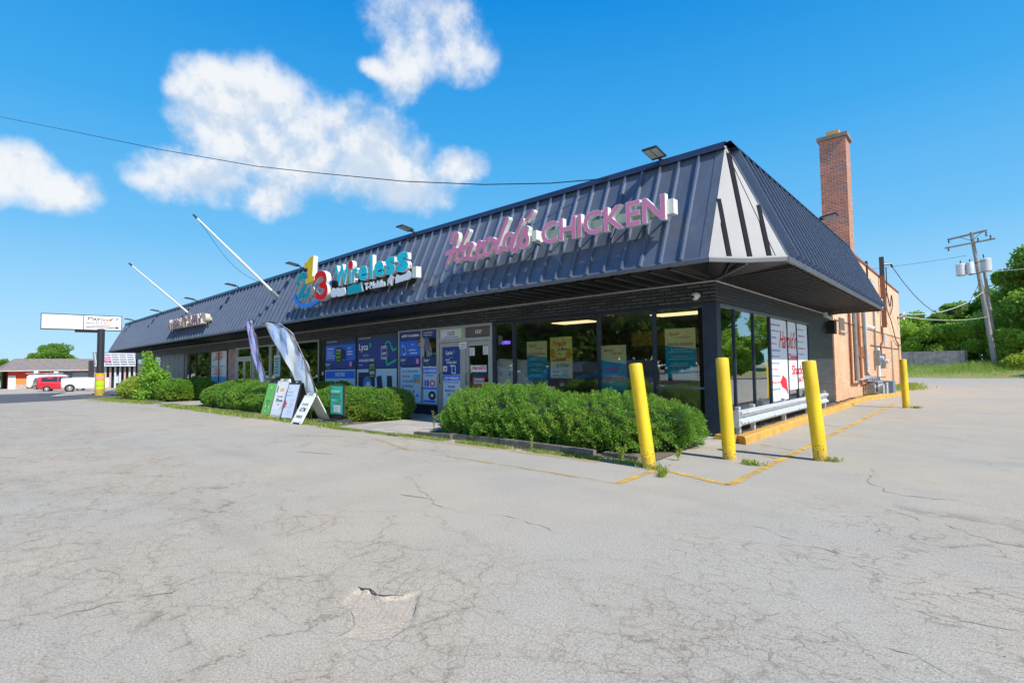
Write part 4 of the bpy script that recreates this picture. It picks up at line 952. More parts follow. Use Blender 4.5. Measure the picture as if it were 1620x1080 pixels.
# ------------------------------------------------------------------ posters and window films (flat prints)
class Board:
    def __init__(s, fn): s.b = MB(); s.fn = fn; s.l = 0
    def rect(s, u0, v0, u1, v1, c, lay=None):
        s.l += 1; d = .0012 * s.l if lay is None else .0012 * lay
        s.b.add([s.fn(u0, v0, d), s.fn(u1, v0, d), s.fn(u1, v1, d), s.fn(u0, v1, d)], [(0, 1, 2, 3)], ink(c)); return s
    def poly(s, P, c): s.l += 1; s.b.add([s.fn(u, v, .0012 * s.l) for u, v in P], [tuple(range(len(P)))], ink(c)); return s
    def ell(s, u, v, a, c_, col, n=18): return s.poly([(u + a * math.cos(2 * PI * i / n), v + c_ * math.sin(2 * PI * i / n)) for i in range(n)], col)
    def text(s, t, u, v, h, c, w=None, off=.02, anchor='l', slant=0.0): s.l += 1; s.b.text(t, s.fn, u, v, h, ink(c), w=w, off=off, d=.0012 * s.l, anchor=anchor, slant=slant); return s
    def back(s, u0, v0, u1, v1, c, th=.004):
        a = [s.fn(u0, v0, 0), s.fn(u1, v0, 0), s.fn(u1, v1, 0), s.fn(u0, v1, 0)]; e = [s.fn(u0, v0, -th), s.fn(u1, v0, -th), s.fn(u1, v1, -th), s.fn(u0, v1, -th)]
        s.b.add(a + e, [(0, 1, 2, 3), (7, 6, 5, 4), (0, 4, 5, 1), (1, 5, 6, 2), (2, 6, 7, 3), (3, 7, 4, 0)], ink(c)); s.bb = (u0, v0, u1, v1); return s
    def done(s, name, label, cat='poster', group=None, parent=None):
        o = s.b.build(name, parent)
        if parent is None: tag(o, label, cat, group)
        return o
    def lines(s, u0, u1, v0, v1, n, c, h=.4, seed=1, center=True):
        r = random.Random(seed)
        for i in range(n):
            v = v1 - (i + .7) * (v1 - v0) / n; w = (u1 - u0) * r.uniform(.6, 1); hh = (v1 - v0) / n * h
            a = (u0 + u1) / 2 - w / 2 if center else u0; x = a
            while x < a + w - .01:
                q = min(r.uniform(.03, .09) * 1.2, a + w - x); s.rect(x, v, x + q * .85, v + hh, c, lay=s.l + 1); x += q
            s.l += 1
        return s
NAVY = srgb(30, 52, 125); BLUE = srgb(32, 95, 235); LBL = srgb(172, 204, 248); WH = (.85, .87, .9); GRN = srgb(20, 175, 120); DK = (.02, .02, .03)
TEAL = srgb(0, 140, 175); CRM = srgb(240, 222, 150); PK = srgb(215, 60, 110)
def Ft(dx=0): return lambda u, v, d=0.0: drop(u, YW + .012 - d, v)
PW = YW + .012
def lyca(P, x, z, h, c=WH): P.text('Lyca', x, z, h, c, off=.02); P.poly([(x + h * 2.15, z + h * .45), (x + h * 2.5, z + h * .55), (x + h * 2.45, z + h * .85), (x + h * 2.15, z + h * 1.1)], GRN); P.text('Mobile', x + h * .9, z - h * .5, h * .3, srgb(120, 140, 180)); return P
# left film column
P = Board(Ft()); P.back(-15.98, 1.44, -13.66, 2.53, NAVY)
P.rect(-15.98, 2.38, -13.66, 2.53, srgb(50, 60, 80)).text('Top Up Domestic  Unlimited', -15.9, 2.42, .06, WH)
lyca(P, -15.85, 1.98, .30)
P.text('AVAILABLE HERE', -15.85, 1.66, .09, WH, off=.03).text('T&Cs apply', -15.85, 1.53, .05, WH)
def ring(P, u, v, r0, r1, a0, a1, c, n=14):
    pts = [(u + r1 * math.cos(a0 + (a1 - a0) * i / n), v + r1 * math.sin(a0 + (a1 - a0) * i / n)) for i in range(n + 1)] + [(u + r0 * math.cos(a1 + (a0 - a1) * i / n), v + r0 * math.sin(a1 + (a0 - a1) * i / n)) for i in range(n + 1)]
    P.l += 1; m = len(pts); N = n + 1
    P.b.add([P.fn(a, b_, .0012 * P.l) for a, b_ in pts], [(i, i + 1, m - 2 - i, m - 1 - i) for i in range(n)], ink(c))
ring(P, -14.15, 2.12, .13, .18, .3, 3.1, GRN); P.poly([(-14.02, 2.12), (-13.88, 1.94), (-13.84, 2.02), (-13.96, 2.16)], GRN).poly([(-13.88, 1.94), (-13.69, 2.0), (-13.69, 2.07), (-13.86, 2.01)], GRN)
P.poly([(-14.3, 1.72), (-14.2, 1.48), (-14.12, 1.52), (-14.23, 1.73)], GRN).poly([(-14.2, 1.48), (-13.69, 1.64), (-13.69, 1.72), (-14.16, 1.56)], GRN)
P.rect(-14.52, 1.72, -14.18, 2.14, WH).rect(-14.5, 1.74, -14.2, 2.12, NAVY).text('eSIM', -14.46, 1.86, .09, WH, w=.22, off=.03)
for i in range(4): P.rect(-14.47 + i * .07, 2.05, -14.44 + i * .07, 2.11, WH, lay=P.l + 1); P.rect(-14.47 + i * .07, 1.75, -14.44 + i * .07, 1.80, WH, lay=P.l + 1)
P.l += 2
P.done('window_poster', 'big navy Lyca poster with green arrow and eSIM chip, centre of blue window')
P = Board(Ft()); P.back(-18.15, 1.44, -16.08, 2.53, NAVY).rect(-18.12, 1.74, -16.1, 2.3, BLUE).rect(-18.12, 2.36, -16.1, 2.5, srgb(40, 52, 66)).text('Top Up Domestic Unlimited', -18.05, 2.4, .06, WH)
P.text('Unlimited', -18.0, 2.14, .09, WH, off=.02).text('Talk Text', -17.35, 2.14, .07, WH); P.lines(-18.0, -17.3, 1.8, 2.1, 4, LBL, seed=3, center=False)
P.poly([(-16.95, 2.2), (-16.75, 2.1), (-16.72, 1.8), (-16.9, 1.78)], srgb(15, 20, 50)); P.text('only', -16.5, 2.1, .12, srgb(120, 220, 255)); P.lines(-16.55, -16.15, 1.9, 2.08, 2, WH, seed=5)
lyca(P, -18.0, 1.53, .15); P.rect(-16.35, 1.52, -16.2, 1.68, srgb(235, 120, 200))
P.done('window_poster', 'blue Lyca poster headed Unlimited with a green tag, leftmost of the blue window')
def tagp(x, z, t1, lab):
    P = Board(lambda u, v, d=0.0: drop(u, YW + .004 - d, v)); P.back(x - .2, z - .24, x + .2, z + .24, DK); P.poly([(x - .18, z - .26), (x + .18, z - .26), (x + .22, z - .1), (x + .2, z + .26), (x - .2, z + .26), (x - .22, z - .1)], DK)
    P.text(t1[0], x, z + .13, .06, WH, anchor='c', w=.3).text(t1[1], x, z + .01, .09, srgb(110, 220, 40), anchor='c', w=.3, off=.03).text(t1[2], x, z - .14, .1, srgb(140, 220, 60) if t1[1] != 'UP TO' else WH, anchor='c', w=.3, off=.03); P.rect(x - .12, z - .22, x + .12, z - .19, srgb(110, 220, 40))
    P.done('window_tag', lab, 'sticker')
tagp(-17.2, 1.95, ('TRADE', 'UNLTD', '$19'), 'dark tag with green writing on the leftmost Lyca poster')
tagp(-15.05, 1.38, ('GET', 'UP TO', '20%'), 'dark tag with 20% off in white, between Lyca poster and phone picture')
P = Board(Ft()); P.back(-18.15, .34, -16.08, 1.41, LBL).rect(-18.1, 1.10, -16.12, 1.37, BLUE).text('WE FIX', -17.1, 1.16, .15, WH, anchor='c', off=.02)
for i, x in enumerate((-18.0, -17.6, -17.15, -16.8, -16.55, -16.3)): P.rect(x, .62 + .02 * (i % 2), x + .16, .95 - .04 * (i % 3), (DK, srgb(60, 80, 150), srgb(90, 140, 210))[i % 3], lay=P.l + 1)
P.l += 1; P.done('window_poster', 'pale blue WE FIX poster with a row of devices')
P = Board(Ft()); P.back(-15.98, .34, -13.66, 1.41, LBL).rect(-15.9, .4, -14.9, 1.3, srgb(25, 35, 70)).ell(-15.35, .85, .28, .32, srgb(60, 110, 190)).ell(-15.3, .8, .16, .2, srgb(200, 205, 225)).poly([(-14.8, 1.15), (-14.52, 1.2), (-14.4, .5), (-14.72, .45)], DK).poly([(-14.22, 1.18), (-13.95, 1.18), (-13.9, .45), (-14.2, .45)], DK).rect(-14.74, .55, -14.5, 1.05, srgb(40, 45, 80))
P.done('window_poster', 'pale blue poster of handsets below the eSIM chip picture')
P = Board(Ft()); P.back(-13.55 + .0, 1.46, -12.48, 2.53, NAVY).rect(-13.53, 1.78, -12.5, 2.24, BLUE).text('eSIM Available', -13.42, 2.36, .09, WH, w=.86, off=.03).poly([(-13.4, 2.15), (-13.25, 2.05), (-13.22, 1.84), (-13.35, 1.8)], srgb(180, 200, 250)).poly([(-13.38, 2.1), (-13.27, 2.03), (-13.25, 1.88), (-13.34, 1.85)], DK).text('only', -12.95, 2.08, .08, srgb(120, 220, 255)).text('1st Month', -13.05, 1.93, .06, WH).lines(-13.05, -12.55, 1.82, 1.9, 1, WH, seed=8)
lyca(P, -13.45, 1.6, .12); P.rect(-12.68, 1.54, -12.55, 1.68, srgb(235, 120, 200)); P.done('window_poster', 'narrow blue poster headed eSIM Available')
P = Board(Ft()); P.back(-13.5, .36, -12.48, 1.43, srgb(165, 195, 235))
for i, t in enumerate(('ACCESSORIES', 'DEVICES', 'ACCESSORIES', 'ACTIVATIONS')): P.text('- ' + t, -13.45, 1.27 - i * .15, .07, srgb(60, 80, 130), w=(.85, .45, .6, .6)[i])
P.rect(-12.85, .95, -12.52, 1.22, srgb(60, 160, 230)).ell(-12.68, 1.02, .13, .06, srgb(235, 140, 40)).ell(-12.75, 1.05, .05, .05, srgb(70, 160, 60))
for i in range(9): P.rect(-13.4 + (i % 5) * .18, .42 + .12 * ((i * 7) % 3), -13.32 + (i % 5) * .18, .5 + .12 * ((i * 7) % 3), (DK, BLUE, srgb(200, 90, 60))[i % 3], lay=P.l + 1 + i % 2)
P.l += 3; P.done('window_poster', 'pale list poster of devices and activations under the eSIM Available poster')
P = Board(Ft()); P.back(-12.37, 2.3, -11.73, 2.53, NAVY).text('Lowest Domestic', -12.32, 2.43, .05, WH, w=.4).text('Calling Rates', -12.32, 2.35, .05, WH, w=.35); P.done('window_poster', 'thin navy strip at the top of the narrow window by the first door')
P = Board(Ft()); P.back(-12.37, 1.47, -11.73, 1.74, srgb(20, 50, 90)); lyca(P, -12.32, 1.57, .11); P.done('window_poster', 'small dark teal Lyca strip above the GO WIRELESS poster')
P = Board(Ft()); P.back(-12.37, .36, -11.73, 1.45, srgb(165, 195, 235)).rect(-12.36, 1.24, -11.74, 1.40, BLUE).text('GO WIRELESS', -12.05, 1.28, .08, WH, anchor='c', w=.56, off=.03).text('ACTIVATE & PAY', -12.05, 1.16, .04, srgb(60, 80, 130), anchor='c').rect(-12.3, .86, -12.22, 1.05, srgb(150, 60, 170)).rect(-12.18, .86, -12.1, 1.05, srgb(60, 60, 150)).ell(-11.93, .95, .12, .1, srgb(200, 60, 80)).ell(-11.93, .95, .06, .05, WH).rect(-12.36, .78, -11.74, .83, BLUE).ell(-11.95, .6, .17, .13, DK).ell(-11.95, .6, .06, .05, WH).rect(-12.34, .40, -11.8, .46, BLUE)
P.done('window_poster', 'tall pale GO WIRELESS poster beside the first white door')
# signs seen through the upper part of the narrow window
P = Board(lambda u, v, d=0.0: drop(u, YW + .10 - d, v)); P.back(-12.25, 1.98, -11.85, 2.16, (.05, .02, .01)); P.text('OPEN', -12.22, 2.01, .12, srgb(200, 80, 30), w=.34, off=.02); P.done('window_sign', 'dull orange hanging sign in the narrow window', 'sign')
P = Board(lambda u, v, d=0.0: drop(u, YW + .12 - d, v)); P.back(-12.3, 1.76, -11.8, 1.90, (.04, .07, .04)); P.text('boost', -12.15, 1.79, .09, WH, off=.0).ell(-12.22, 1.83, .05, .05, GRN); P.done('window_sign', 'small dark sign with a green dot in the narrow window', 'sign')
P = Board(lambda u, v, d=0.0: drop(u, YW + .0 - d, v)); P.back(-12.62, 2.02, -12.42, 2.34, DK); P.text('eSIM', -12.6, 2.2, .06, srgb(240, 90, 90), w=.16).lines(-12.6, -12.44, 2.05, 2.17, 3, WH, seed=3); P.done('window_tag', 'small black tag on the edge of the eSIM Available poster', 'sticker')
# first door
DY = YW + .012
P = Board(lambda u, v, d=0.0: drop(u, YW + .014 - d, v)); P.back(-11.47, 1.22, -10.74, 1.98, NAVY); lyca(P, -11.33, 1.74, .15); P.text('NOW', -11.35, 1.6, .05, WH).text('AVAILABLE', -11.3, 1.52, .06, WH, w=.42, off=.03).text('HERE', -11.15, 1.43, .05, WH, off=.03).rect(-11.46, 1.3, -11.28, 1.45, WH).text('24', -11.44, 1.32, .1, NAVY, w=.14, off=.03).rect(-11.08, 1.14 + .1, -10.92, 1.46, WH).rect(-11.06, 1.26, -10.94, 1.44, NAVY); ring(P, -10.98, 1.5, .07, .1, .2, 3.0, GRN)
P.done('door_poster', 'navy Lyca poster on the upper half of the 1535 door')
P = Board(lambda u, v, d=0.0: drop(u, YW + .014 - d, v)); P.back(-11.47, .29, -10.74, 1.2, srgb(175, 200, 235)).rect(-11.46, 1.04, -10.75, 1.19, BLUE).text('GO WIRELESS', -11.1, 1.07, .08, WH, anchor='c', w=.6, off=.03).text('ALL PHONES ACTIVATION', -11.1, .97, .04, srgb(60, 80, 130), anchor='c', w=.6)
for i, t in enumerate(('REPAIRS', 'MONEY READY', 'GIFT AND', 'SERVICES', 'GET FIX')): P.text(t, -11.1, .84 - i * .115, .06, srgb(30, 45, 100), anchor='c', off=.02)
P.done('door_poster', 'pale blue service list poster on the lower half of the 1535 door')
P = Board(lambda u, v, d=0.0: drop(u, YW + .008 - d, v)); P.back(-11.56, 2.24, -10.66, 2.48, (.55, .62, .72)); P.text('1535', -11.1, 2.31, .12, DK, anchor='c', off=.02).rect(-11.4, 2.26, -10.8, 2.275, NAVY); P.done('house_number', 'pale 1535 number panel above the left white door', 'number sign')
P = Board(lambda u, v, d=0.0: drop(u, YW + .012 - d, v)); P.back(-10.45, 2.24, -9.55, 2.48, (.085, .075, .07)); P.text('1537', -10.0, 2.31, .1, WH, anchor='c', off=.02); P.done('house_number', 'brown 1537 number panel above the right white door', 'number sign')
P = Board(lambda u, v, d=0.0: (u, YW - .034 - d, v)); P.back(-10.72, 1.92, -10.42, 2.1, (.72, .74, .78)); P.text('OPEN', -10.66, 2.0, .05, srgb(200, 40, 50), w=.2).rect(-10.68, 1.95, -10.46, 1.97, BLUE); P.done('door_sign', 'small white notice with red print on the post between doors', 'notice')
P = Board(lambda u, v, d=0.0: (u, YW - .034 - d, v)); P.back(-10.66, 2.18, -10.61, 2.5, srgb(140, 225, 60)); P.done('green_strip', 'bright green tape strip beside the 1535 panel', 'tape')
P = Board(lambda u, v, d=0.0: (u, YW + .012 - d, v))
P = Board(lambda u, v, d=0.0: (u, YW + .014 - d, v)); P.back(-10.36, 1.72, -10.16, 1.94, (.62, .68, .7)); P.lines(-10.34, -10.18, 1.74, 1.92, 5, (.3, .33, .36), seed=4); P.done('door_notice', 'left white paper notice on the 1537 door', 'notice')
P = Board(lambda u, v, d=0.0: (u, YW + .014 - d, v)); P.back(-9.84, 1.74, -9.64, 1.97, (.62, .68, .7)); P.lines(-9.82, -9.66, 1.76, 1.95, 5, (.3, .33, .36), seed=6); P.done('door_notice', 'right white paper notice on the 1537 door', 'notice')
P = Board(lambda u, v, d=0.0: (u, YW + .014 - d, v)); P.back(-10.3, 1.28, -9.72, 1.46, (.7, .68, .68)).text("Harold's", -10.26, 1.34, .11, srgb(190, 20, 35), w=.5, off=.03, slant=.2).rect(-10.22, 1.29, -9.8, 1.325, (.75, .75, .75)); P.done('door_sticker', "red Harold's lettering sticker on the 1537 door", 'sticker')
P = Board(lambda u, v, d=0.0: (u, YW + .014 - d, v)); P.back(-10.24, .93, -9.78, 1.14, srgb(200, 30, 40)).rect(-10.21, .95, -9.81, 1.12, (.15, .13, .14)).text('CLOSED', -10.0, 1.05, .05, WH, anchor='c', w=.34).text('BACK SOON', -10.0, .97, .04, WH, anchor='c', w=.34); P.done('door_sticker', 'red framed dark sticker low on the 1537 door', 'sticker')
# inside the chicken shop
def hposter(u0, v0, u1, v1, Y, kind, lab):
    w, h = u1 - u0, v1 - v0; P = Board(lambda u, v, d=0.0: (u, Y - d, v)); P.back(u0, v0, u1, v1, TEAL)
    P.poly([(u0, v1), (u0, v1 - .33 * h), (u1, v0 + .58 * h), (u1, v1)], CRM)
    P.text("Harold's", u0 + .12 * w, v1 - .14 * h, .07 * h, srgb(200, 40, 60), w=.36 * w, slant=.2, off=.02).text('CHICKEN', u0 + .42 * w, v1 - .20 * h, .04 * h, PK, w=.42 * w)
    if kind == 'hire':
        P.text('NOW', u0 + .2 * w, v0 + .42 * h, .11 * h, PK, w=.55 * w, off=.05).text('HIRING', u0 + .06 * w, v0 + .2 * h, .11 * h, PK, w=.86 * w, off=.05)
    else:
        P.text('CHOICE CHICKENS', u0 + .08 * w, v0 + .66 * h, .05 * h, srgb(190, 60, 90), w=.84 * w, off=.03)
        for i in range(4):
            P.text(('2pc Wing Dinner', '3pc Mix Dinner', 'Catfish Dinner', 'Perch Dinner')[i], u0 + .2 * w, v0 + (.56 - i * .14) * h, .03 * h, WH, w=.55 * w); P.rect(u0 + .1 * w, v0 + (.53 - i * .14) * h, u1 - .1 * w, v0 + (.538 - i * .14) * h, WH)
    return P.done('shop_poster', lab)
hposter(-8.37, 1.05, -7.74, 2.02, YW + .09, 'menu', 'teal and cream poster half hidden by the white cabinet')
hposter(-6.2, .87, -5.58, 1.84, YW + .05, 'hire', 'teal NOW HIRING poster in the middle window pane')
hposter(-4.7, 1.13, -4.07, 2.12, YW + .06, 'menu', 'large teal and cream menu poster nearest the corner post')
P = Board(lambda u, v, d=0.0: (u, YW + .06 - d, v)); P.back(-7.62, 1.12, -6.98, 2.09, srgb(245, 215, 110))
P.text('Fresh', -7.55, 1.87, .13, srgb(215, 70, 50), w=.38, slant=.25, off=.025).text('is Best', -7.4, 1.77, .08, srgb(70, 80, 90), w=.28, slant=.2).text('and', -7.36, 1.68, .03, DK).ell(-7.55, 1.72, .08, .1, srgb(240, 140, 30)).ell(-7.06, 1.7, .08, .12, srgb(240, 140, 30)).text('Cooked', -7.56, 1.52, .12, srgb(215, 70, 50), w=.4, slant=.25, off=.025).text('to Order', -7.45, 1.39, .09, srgb(60, 75, 85), w=.38, slant=.2, off=.01)
P.rect(-7.6, 1.15, -7.0, 1.34, (.8, .8, .78)).text("Harold's", -7.56, 1.25, .06, srgb(200, 40, 60), w=.2, slant=.2).text('Chicken', -7.54, 1.18, .04, srgb(200, 40, 60)).lines(-7.3, -7.03, 1.17, 1.32, 3, (.3, .3, .3), seed=9)
P.done('shop_poster', 'yellow Fresh is Best Cooked to Order poster in the wide pane')
o = thing('open_sign', 'small glowing violet OPEN sign in the pane beside the doors', 'sign', (-9.05, YW + .15, 2.0))
b = MB(); b.box(-9.28, YW + .14, 1.965, -8.94, YW + .16, 2.1, mat('sign_back', (.01, .01, .08), .5)); b.build('backing', o)
b = MB(); b.text('OPEN', Ffront(YW + .135), -9.25, 1.99, .085, M_neon, w=.28, off=.01); b.build('lettering', o)
b = MB(); b.box(-9.36, YW + .1, 1.98, -9.24, YW + .13, 2.22, mat('pale_hang', (.35, .42, .44), .5)); tag(b.build('hanging_board'), 'pale board hanging left of the violet OPEN sign', 'board')
o = thing('white_cabinet', 'white moulded cabinet behind the glass next to the doors', 'cabinet', (-8.9, YW + .5, .04))
b = MB(); b.prism([(-9.42, .05), (-8.36, .05), (-8.34, 1.1), (-8.2, 1.30), (-8.06, 1.42), (-8.1, 1.53), (-9.36, 1.62), (-9.45, 1.56), (-9.40, 1.3)], Ffront(YW + .12), 0, -.5, M_whitem); b.build('body', o)
b = MB(); b.box(-9.3, YW + .112, 1.17, -9.275, YW + .119, 1.27, M_dgrey); b.box(-9.0, YW + .112, 1.17, -8.975, YW + .119, 1.27, M_dgrey); b.build('handle', o)
# side window film
RD = srgb(200, 20, 45)
wf = thing('window_film', "white film with red Harold's Chicken lettering over the rear side window panes", 'window film', (XC, 15, .5))
P = Board(Fside(XC - .028)); P.back(13.22, .50, 14.66, 2.48, (.60, .66, .75)); P.done('film_panel', '', parent=wf)
P = Board(Fside(XC - .028)); P.back(14.72, .72, 16.8, 2.48, (.60, .66, .75)); P.done('film_panel', '', parent=wf)
items = ('Gizzards', 'Catfish Nuggets', 'Tenders', 'Catfish & Wing', 'Catfish & Perch', 'Shrimp & Wing', 'Dinner', '4 Wings', 'Tilapia', 'Perch')
r = random.Random(2)
def lt(t, u, v, h, c, **k): P = Board(Fside(XC - .024)); P.text(t, u, v, h, c, **k); P.done('lettering', '', parent=wf)
for i in range(11): lt(items[i % 10], 13.3, 2.32 - i * .155, .05, RD if i in (3, 7, 9) else (.12, .15, .3), w=r.uniform(.4, .8))
for i in range(5): lt(items[(i + 3) % 10], 15.7 + .1 * (i % 2), 2.3 - i * .17, .05, RD if i % 2 else (.12, .15, .3), w=.7)
lt("Harold's", 13.95, 1.78, .46, RD, w=1.5, slant=.4, off=.005); lt('Chicken', 14.75, 1.48, .18, RD, w=.95, off=.02); lt('Shack', 15.05, 1.1, .26, RD, w=1.1, off=.02); lt('#67', 15.6, .88, .16, RD, w=.6)
P = Board(Fside(XC - .024)); P.poly([(13.95, .95), (14.2, 1.12), (14.5, 1.0), (14.62, .62), (14.4, .75), (14.1, .82)], RD); P.done('red_patch', '', parent=wf)
P = Board(Fside(XC - .06)); P.back(12.34, 1.16, 12.98, 2.06, TEAL).poly([(12.34, 2.06), (12.34, 1.8), (12.98, 1.55), (12.98, 2.06)], CRM).text('NOW', 12.46, 1.62, .1, PK, w=.4, off=.04).text('HIRING', 12.4, 1.46, .09, PK, w=.5, off=.04); P.done('shop_poster', 'teal NOW HIRING poster behind the side window')
# beauty shop banner
P = Board(Ft()); P.back(-29.98, .62, -27.86, 2.50, (.62, .70, .78)).rect(-29.96, .64, -27.88, 1.22, srgb(70, 150, 220)); P.lines(-29.5, -28.2, 2.05, 2.45, 4, RD, seed=11, h=.5).rect(-29.96, 1.72, -27.88, 1.76, (.2, .25, .3)).lines(-29.4, -28.3, 1.3, 1.65, 3, PK, seed=12, h=.5).text('WIGS', -29.4, 2.02, .1, DK); P.done('window_poster', 'tall white and blue banner in the beauty shop window')
P = Board(Ft()); P.back(-22.5, 1.2, -21.9, 2.1, srgb(170, 205, 215)); P.lines(-22.4, -22.0, 1.3, 2.0, 6, srgb(40, 110, 120), seed=15, h=.5); P.done('window_poster', 'pale green poster hanging between the two feather flags')

# ------------------------------------------------------------------ bollards and guardrail
BO = [((-3.42, 6.62), (-3.60, 6.60, 1.43), 'yellow bollard leaning left in front of the big hedge'),
      ((-2.81, 7.93), (-2.88, 7.93, 1.5), 'yellow bollard near the hedge end, second from the left, before the shop corner'),
      ((-1.76, 8.62), (-1.87, 8.60, 1.44), 'yellow bollard standing in front of the guardrail, with a long shadow across the painted line'),
      ((-1.73, 19.96), (-1.76, 19.96, 1.49), 'distant yellow bollard at the far end of the yellow kerb')]
for (x, y), tp, lab in BO:
    b = MB(); p = np.array([x, y, -.1]); q = np.array(tp); t = (q - p) / np.linalg.norm(q - p); R = .094
    prof = [(R, 0)] + [(R, f) for f in (.25, .5, .75)] + [(R, .985), (R * .93, .994), (R * .6, 1.0), (.004, 1.003)]
    b.tube([p + (q - p) * f for _, f in prof], [r_ for r_, _ in prof], M_yel, 28); o = b.build('bollard', smooth=True, origin=(x, y, 0), auto=.6)
    tag(o, lab, 'bollard', 'yellow bollards round the shop corner')
b = MB()
g = thing('guardrail', 'galvanised W-beam guardrail along the side window behind the kerb', 'guardrail', (-3.3, 10, 0))
sec = [(.0, .245), (.055, .265), (.075, .30), (.06, .335), (.0, .375), (-.02, .395), (.0, .415), (.06, .455), (.075, .49), (.055, .525), (.0, .545)]
ys = list(np.arange(10.0, 17.7, .35)); V = []
for y in ys: V += [(-3.36 + u, y, z) for u, z in sec]
n = len(sec); b.add(V, [(i * n + j, i * n + j + 1, (i + 1) * n + j + 1, (i + 1) * n + j) for i in range(len(ys) - 1) for j in range(n - 1)], M_galv); 
V2 = [(v[0] - .004, v[1], v[2]) for v in V]; b.add(V2, [((i + 1) * n + j, (i + 1) * n + j + 1, i * n + j + 1, i * n + j) for i in range(len(ys) - 1) for j in range(n - 1)], M_galv)
b.build('beam', g, smooth=True, auto=.9)
b = MB(); b.add([(-3.36 + u, 10.0, z) for u, z in sec[:]] + [(-3.40, 9.86, .25), (-3.40, 9.86, .53)], [tuple(range(11)) + (12, 11)], M_galv); b.box(-3.42, 9.84, .24, -3.30, 9.86, .55, M_galv); b.build('end_plate', g)
for y in (10.15, 11.0, 13.2, 15.4, 17.4):
    b = MB(); b.box(-3.46, y - .05, 0, -3.385, y + .05, .60, M_galv); b.box(-3.385, y - .03, .3, -3.362, y + .03, .5, M_galv); b.build('post', g)
b = MB()
for y in (10.1, 10.3, 12.0, 14.0, 16.0):
    for z in (.31, .475): b.lathe([(.014, 0), (.014, .012), (.006, .016)], (-3.29, y, z), M_grey, 8, axis=0)
b.build('bolts', g)

# ------------------------------------------------------------------ foliage
def sn(p, seed, fr):                    # cheap smooth noise
    r = np.random.default_rng(seed); s = np.zeros(len(p))
    for i in range(6):
        k = r.normal(size=3); k /= np.linalg.norm(k); s += np.sin(p @ (k * fr * r.uniform(.6, 1.7)) + r.uniform(0, 6.3))
    return s / 3.4
def leaves(P, Nn, L, Wd, seed, up=.0, spread=.8, curl=.25):
    """one bent leaf (two quads as one 6-vertex island -> 2 faces) per point"""
    r = np.random.default_rng(seed); n = len(P)
    d = Nn + r.normal(size=(n, 3)) * spread; d[:, 2] += up; d /= np.linalg.norm(d, axis=1)[:, None]
    s = np.cross(d, r.normal(size=(n, 3))); s /= np.linalg.norm(s, axis=1)[:, None] + 1e-9; m = np.cross(s, d)
    l = L * r.uniform(.6, 1.3, n)[:, None]; w = Wd * r.uniform(.7, 1.3, n)[:, None]
    a = P - s * w * .18; b_ = P + s * w * .18; c = P + d * l * .5 + s * w * .5 + m * l * curl * .3; e = P + d * l * .5 - s * w * .5 + m * l * curl * .3; f = P + d * l + s * w * .10 - m * l * curl * .2; h = P + d * l - s * w * .10 - m * l * curl * .2
    V = np.stack([a, b_, c, e, f, h], 1).reshape(-1, 3); i = np.arange(n)[:, None] * 6
    F = np.concatenate([i + [0, 1, 2, 3], i + [3, 2, 4, 5]], 1).reshape(-1, 4)
    return V, F
M_hedge = leafmat('hedge_leaf', (.11, .255, .03), (.235, .44, .055), (.27, .39, .05), .38)
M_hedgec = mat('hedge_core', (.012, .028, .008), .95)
M_yew2 = leafmat('golden_leaf', (.27, .40, .05), (.45, .54, .07), (.2, .36, .05), .4)
M_maple = leafmat('maple_leaf', (.20, .44, .04), (.36, .62, .08), None, .45)
M_treeA = leafmat('tree_leaf', (.12, .27, .04), (.25, .43, .06), (.33, .42, .07), .42)
M_treeB = leafmat('bright_tree_leaf', (.21, .41, .05), (.37, .56, .07), (.45, .50, .07), .45)
M_treeD = leafmat('dark_tree_leaf', (.06, .13, .025), (.12, .22, .035), (.42, .38, .05), .35)
M_grass = leafmat('grass_blade', (.18, .30, .05), (.36, .44, .08), (.50, .42, .18), .35)
M_grassb = leafmat('bank_grass', (.16, .32, .05), (.34, .48, .09), (.46, .38, .14), .35)
def sphere_pts(n, r): 
    v = r.normal(size=(n, 3)); return v / np.linalg.norm(v, axis=1)[:, None]
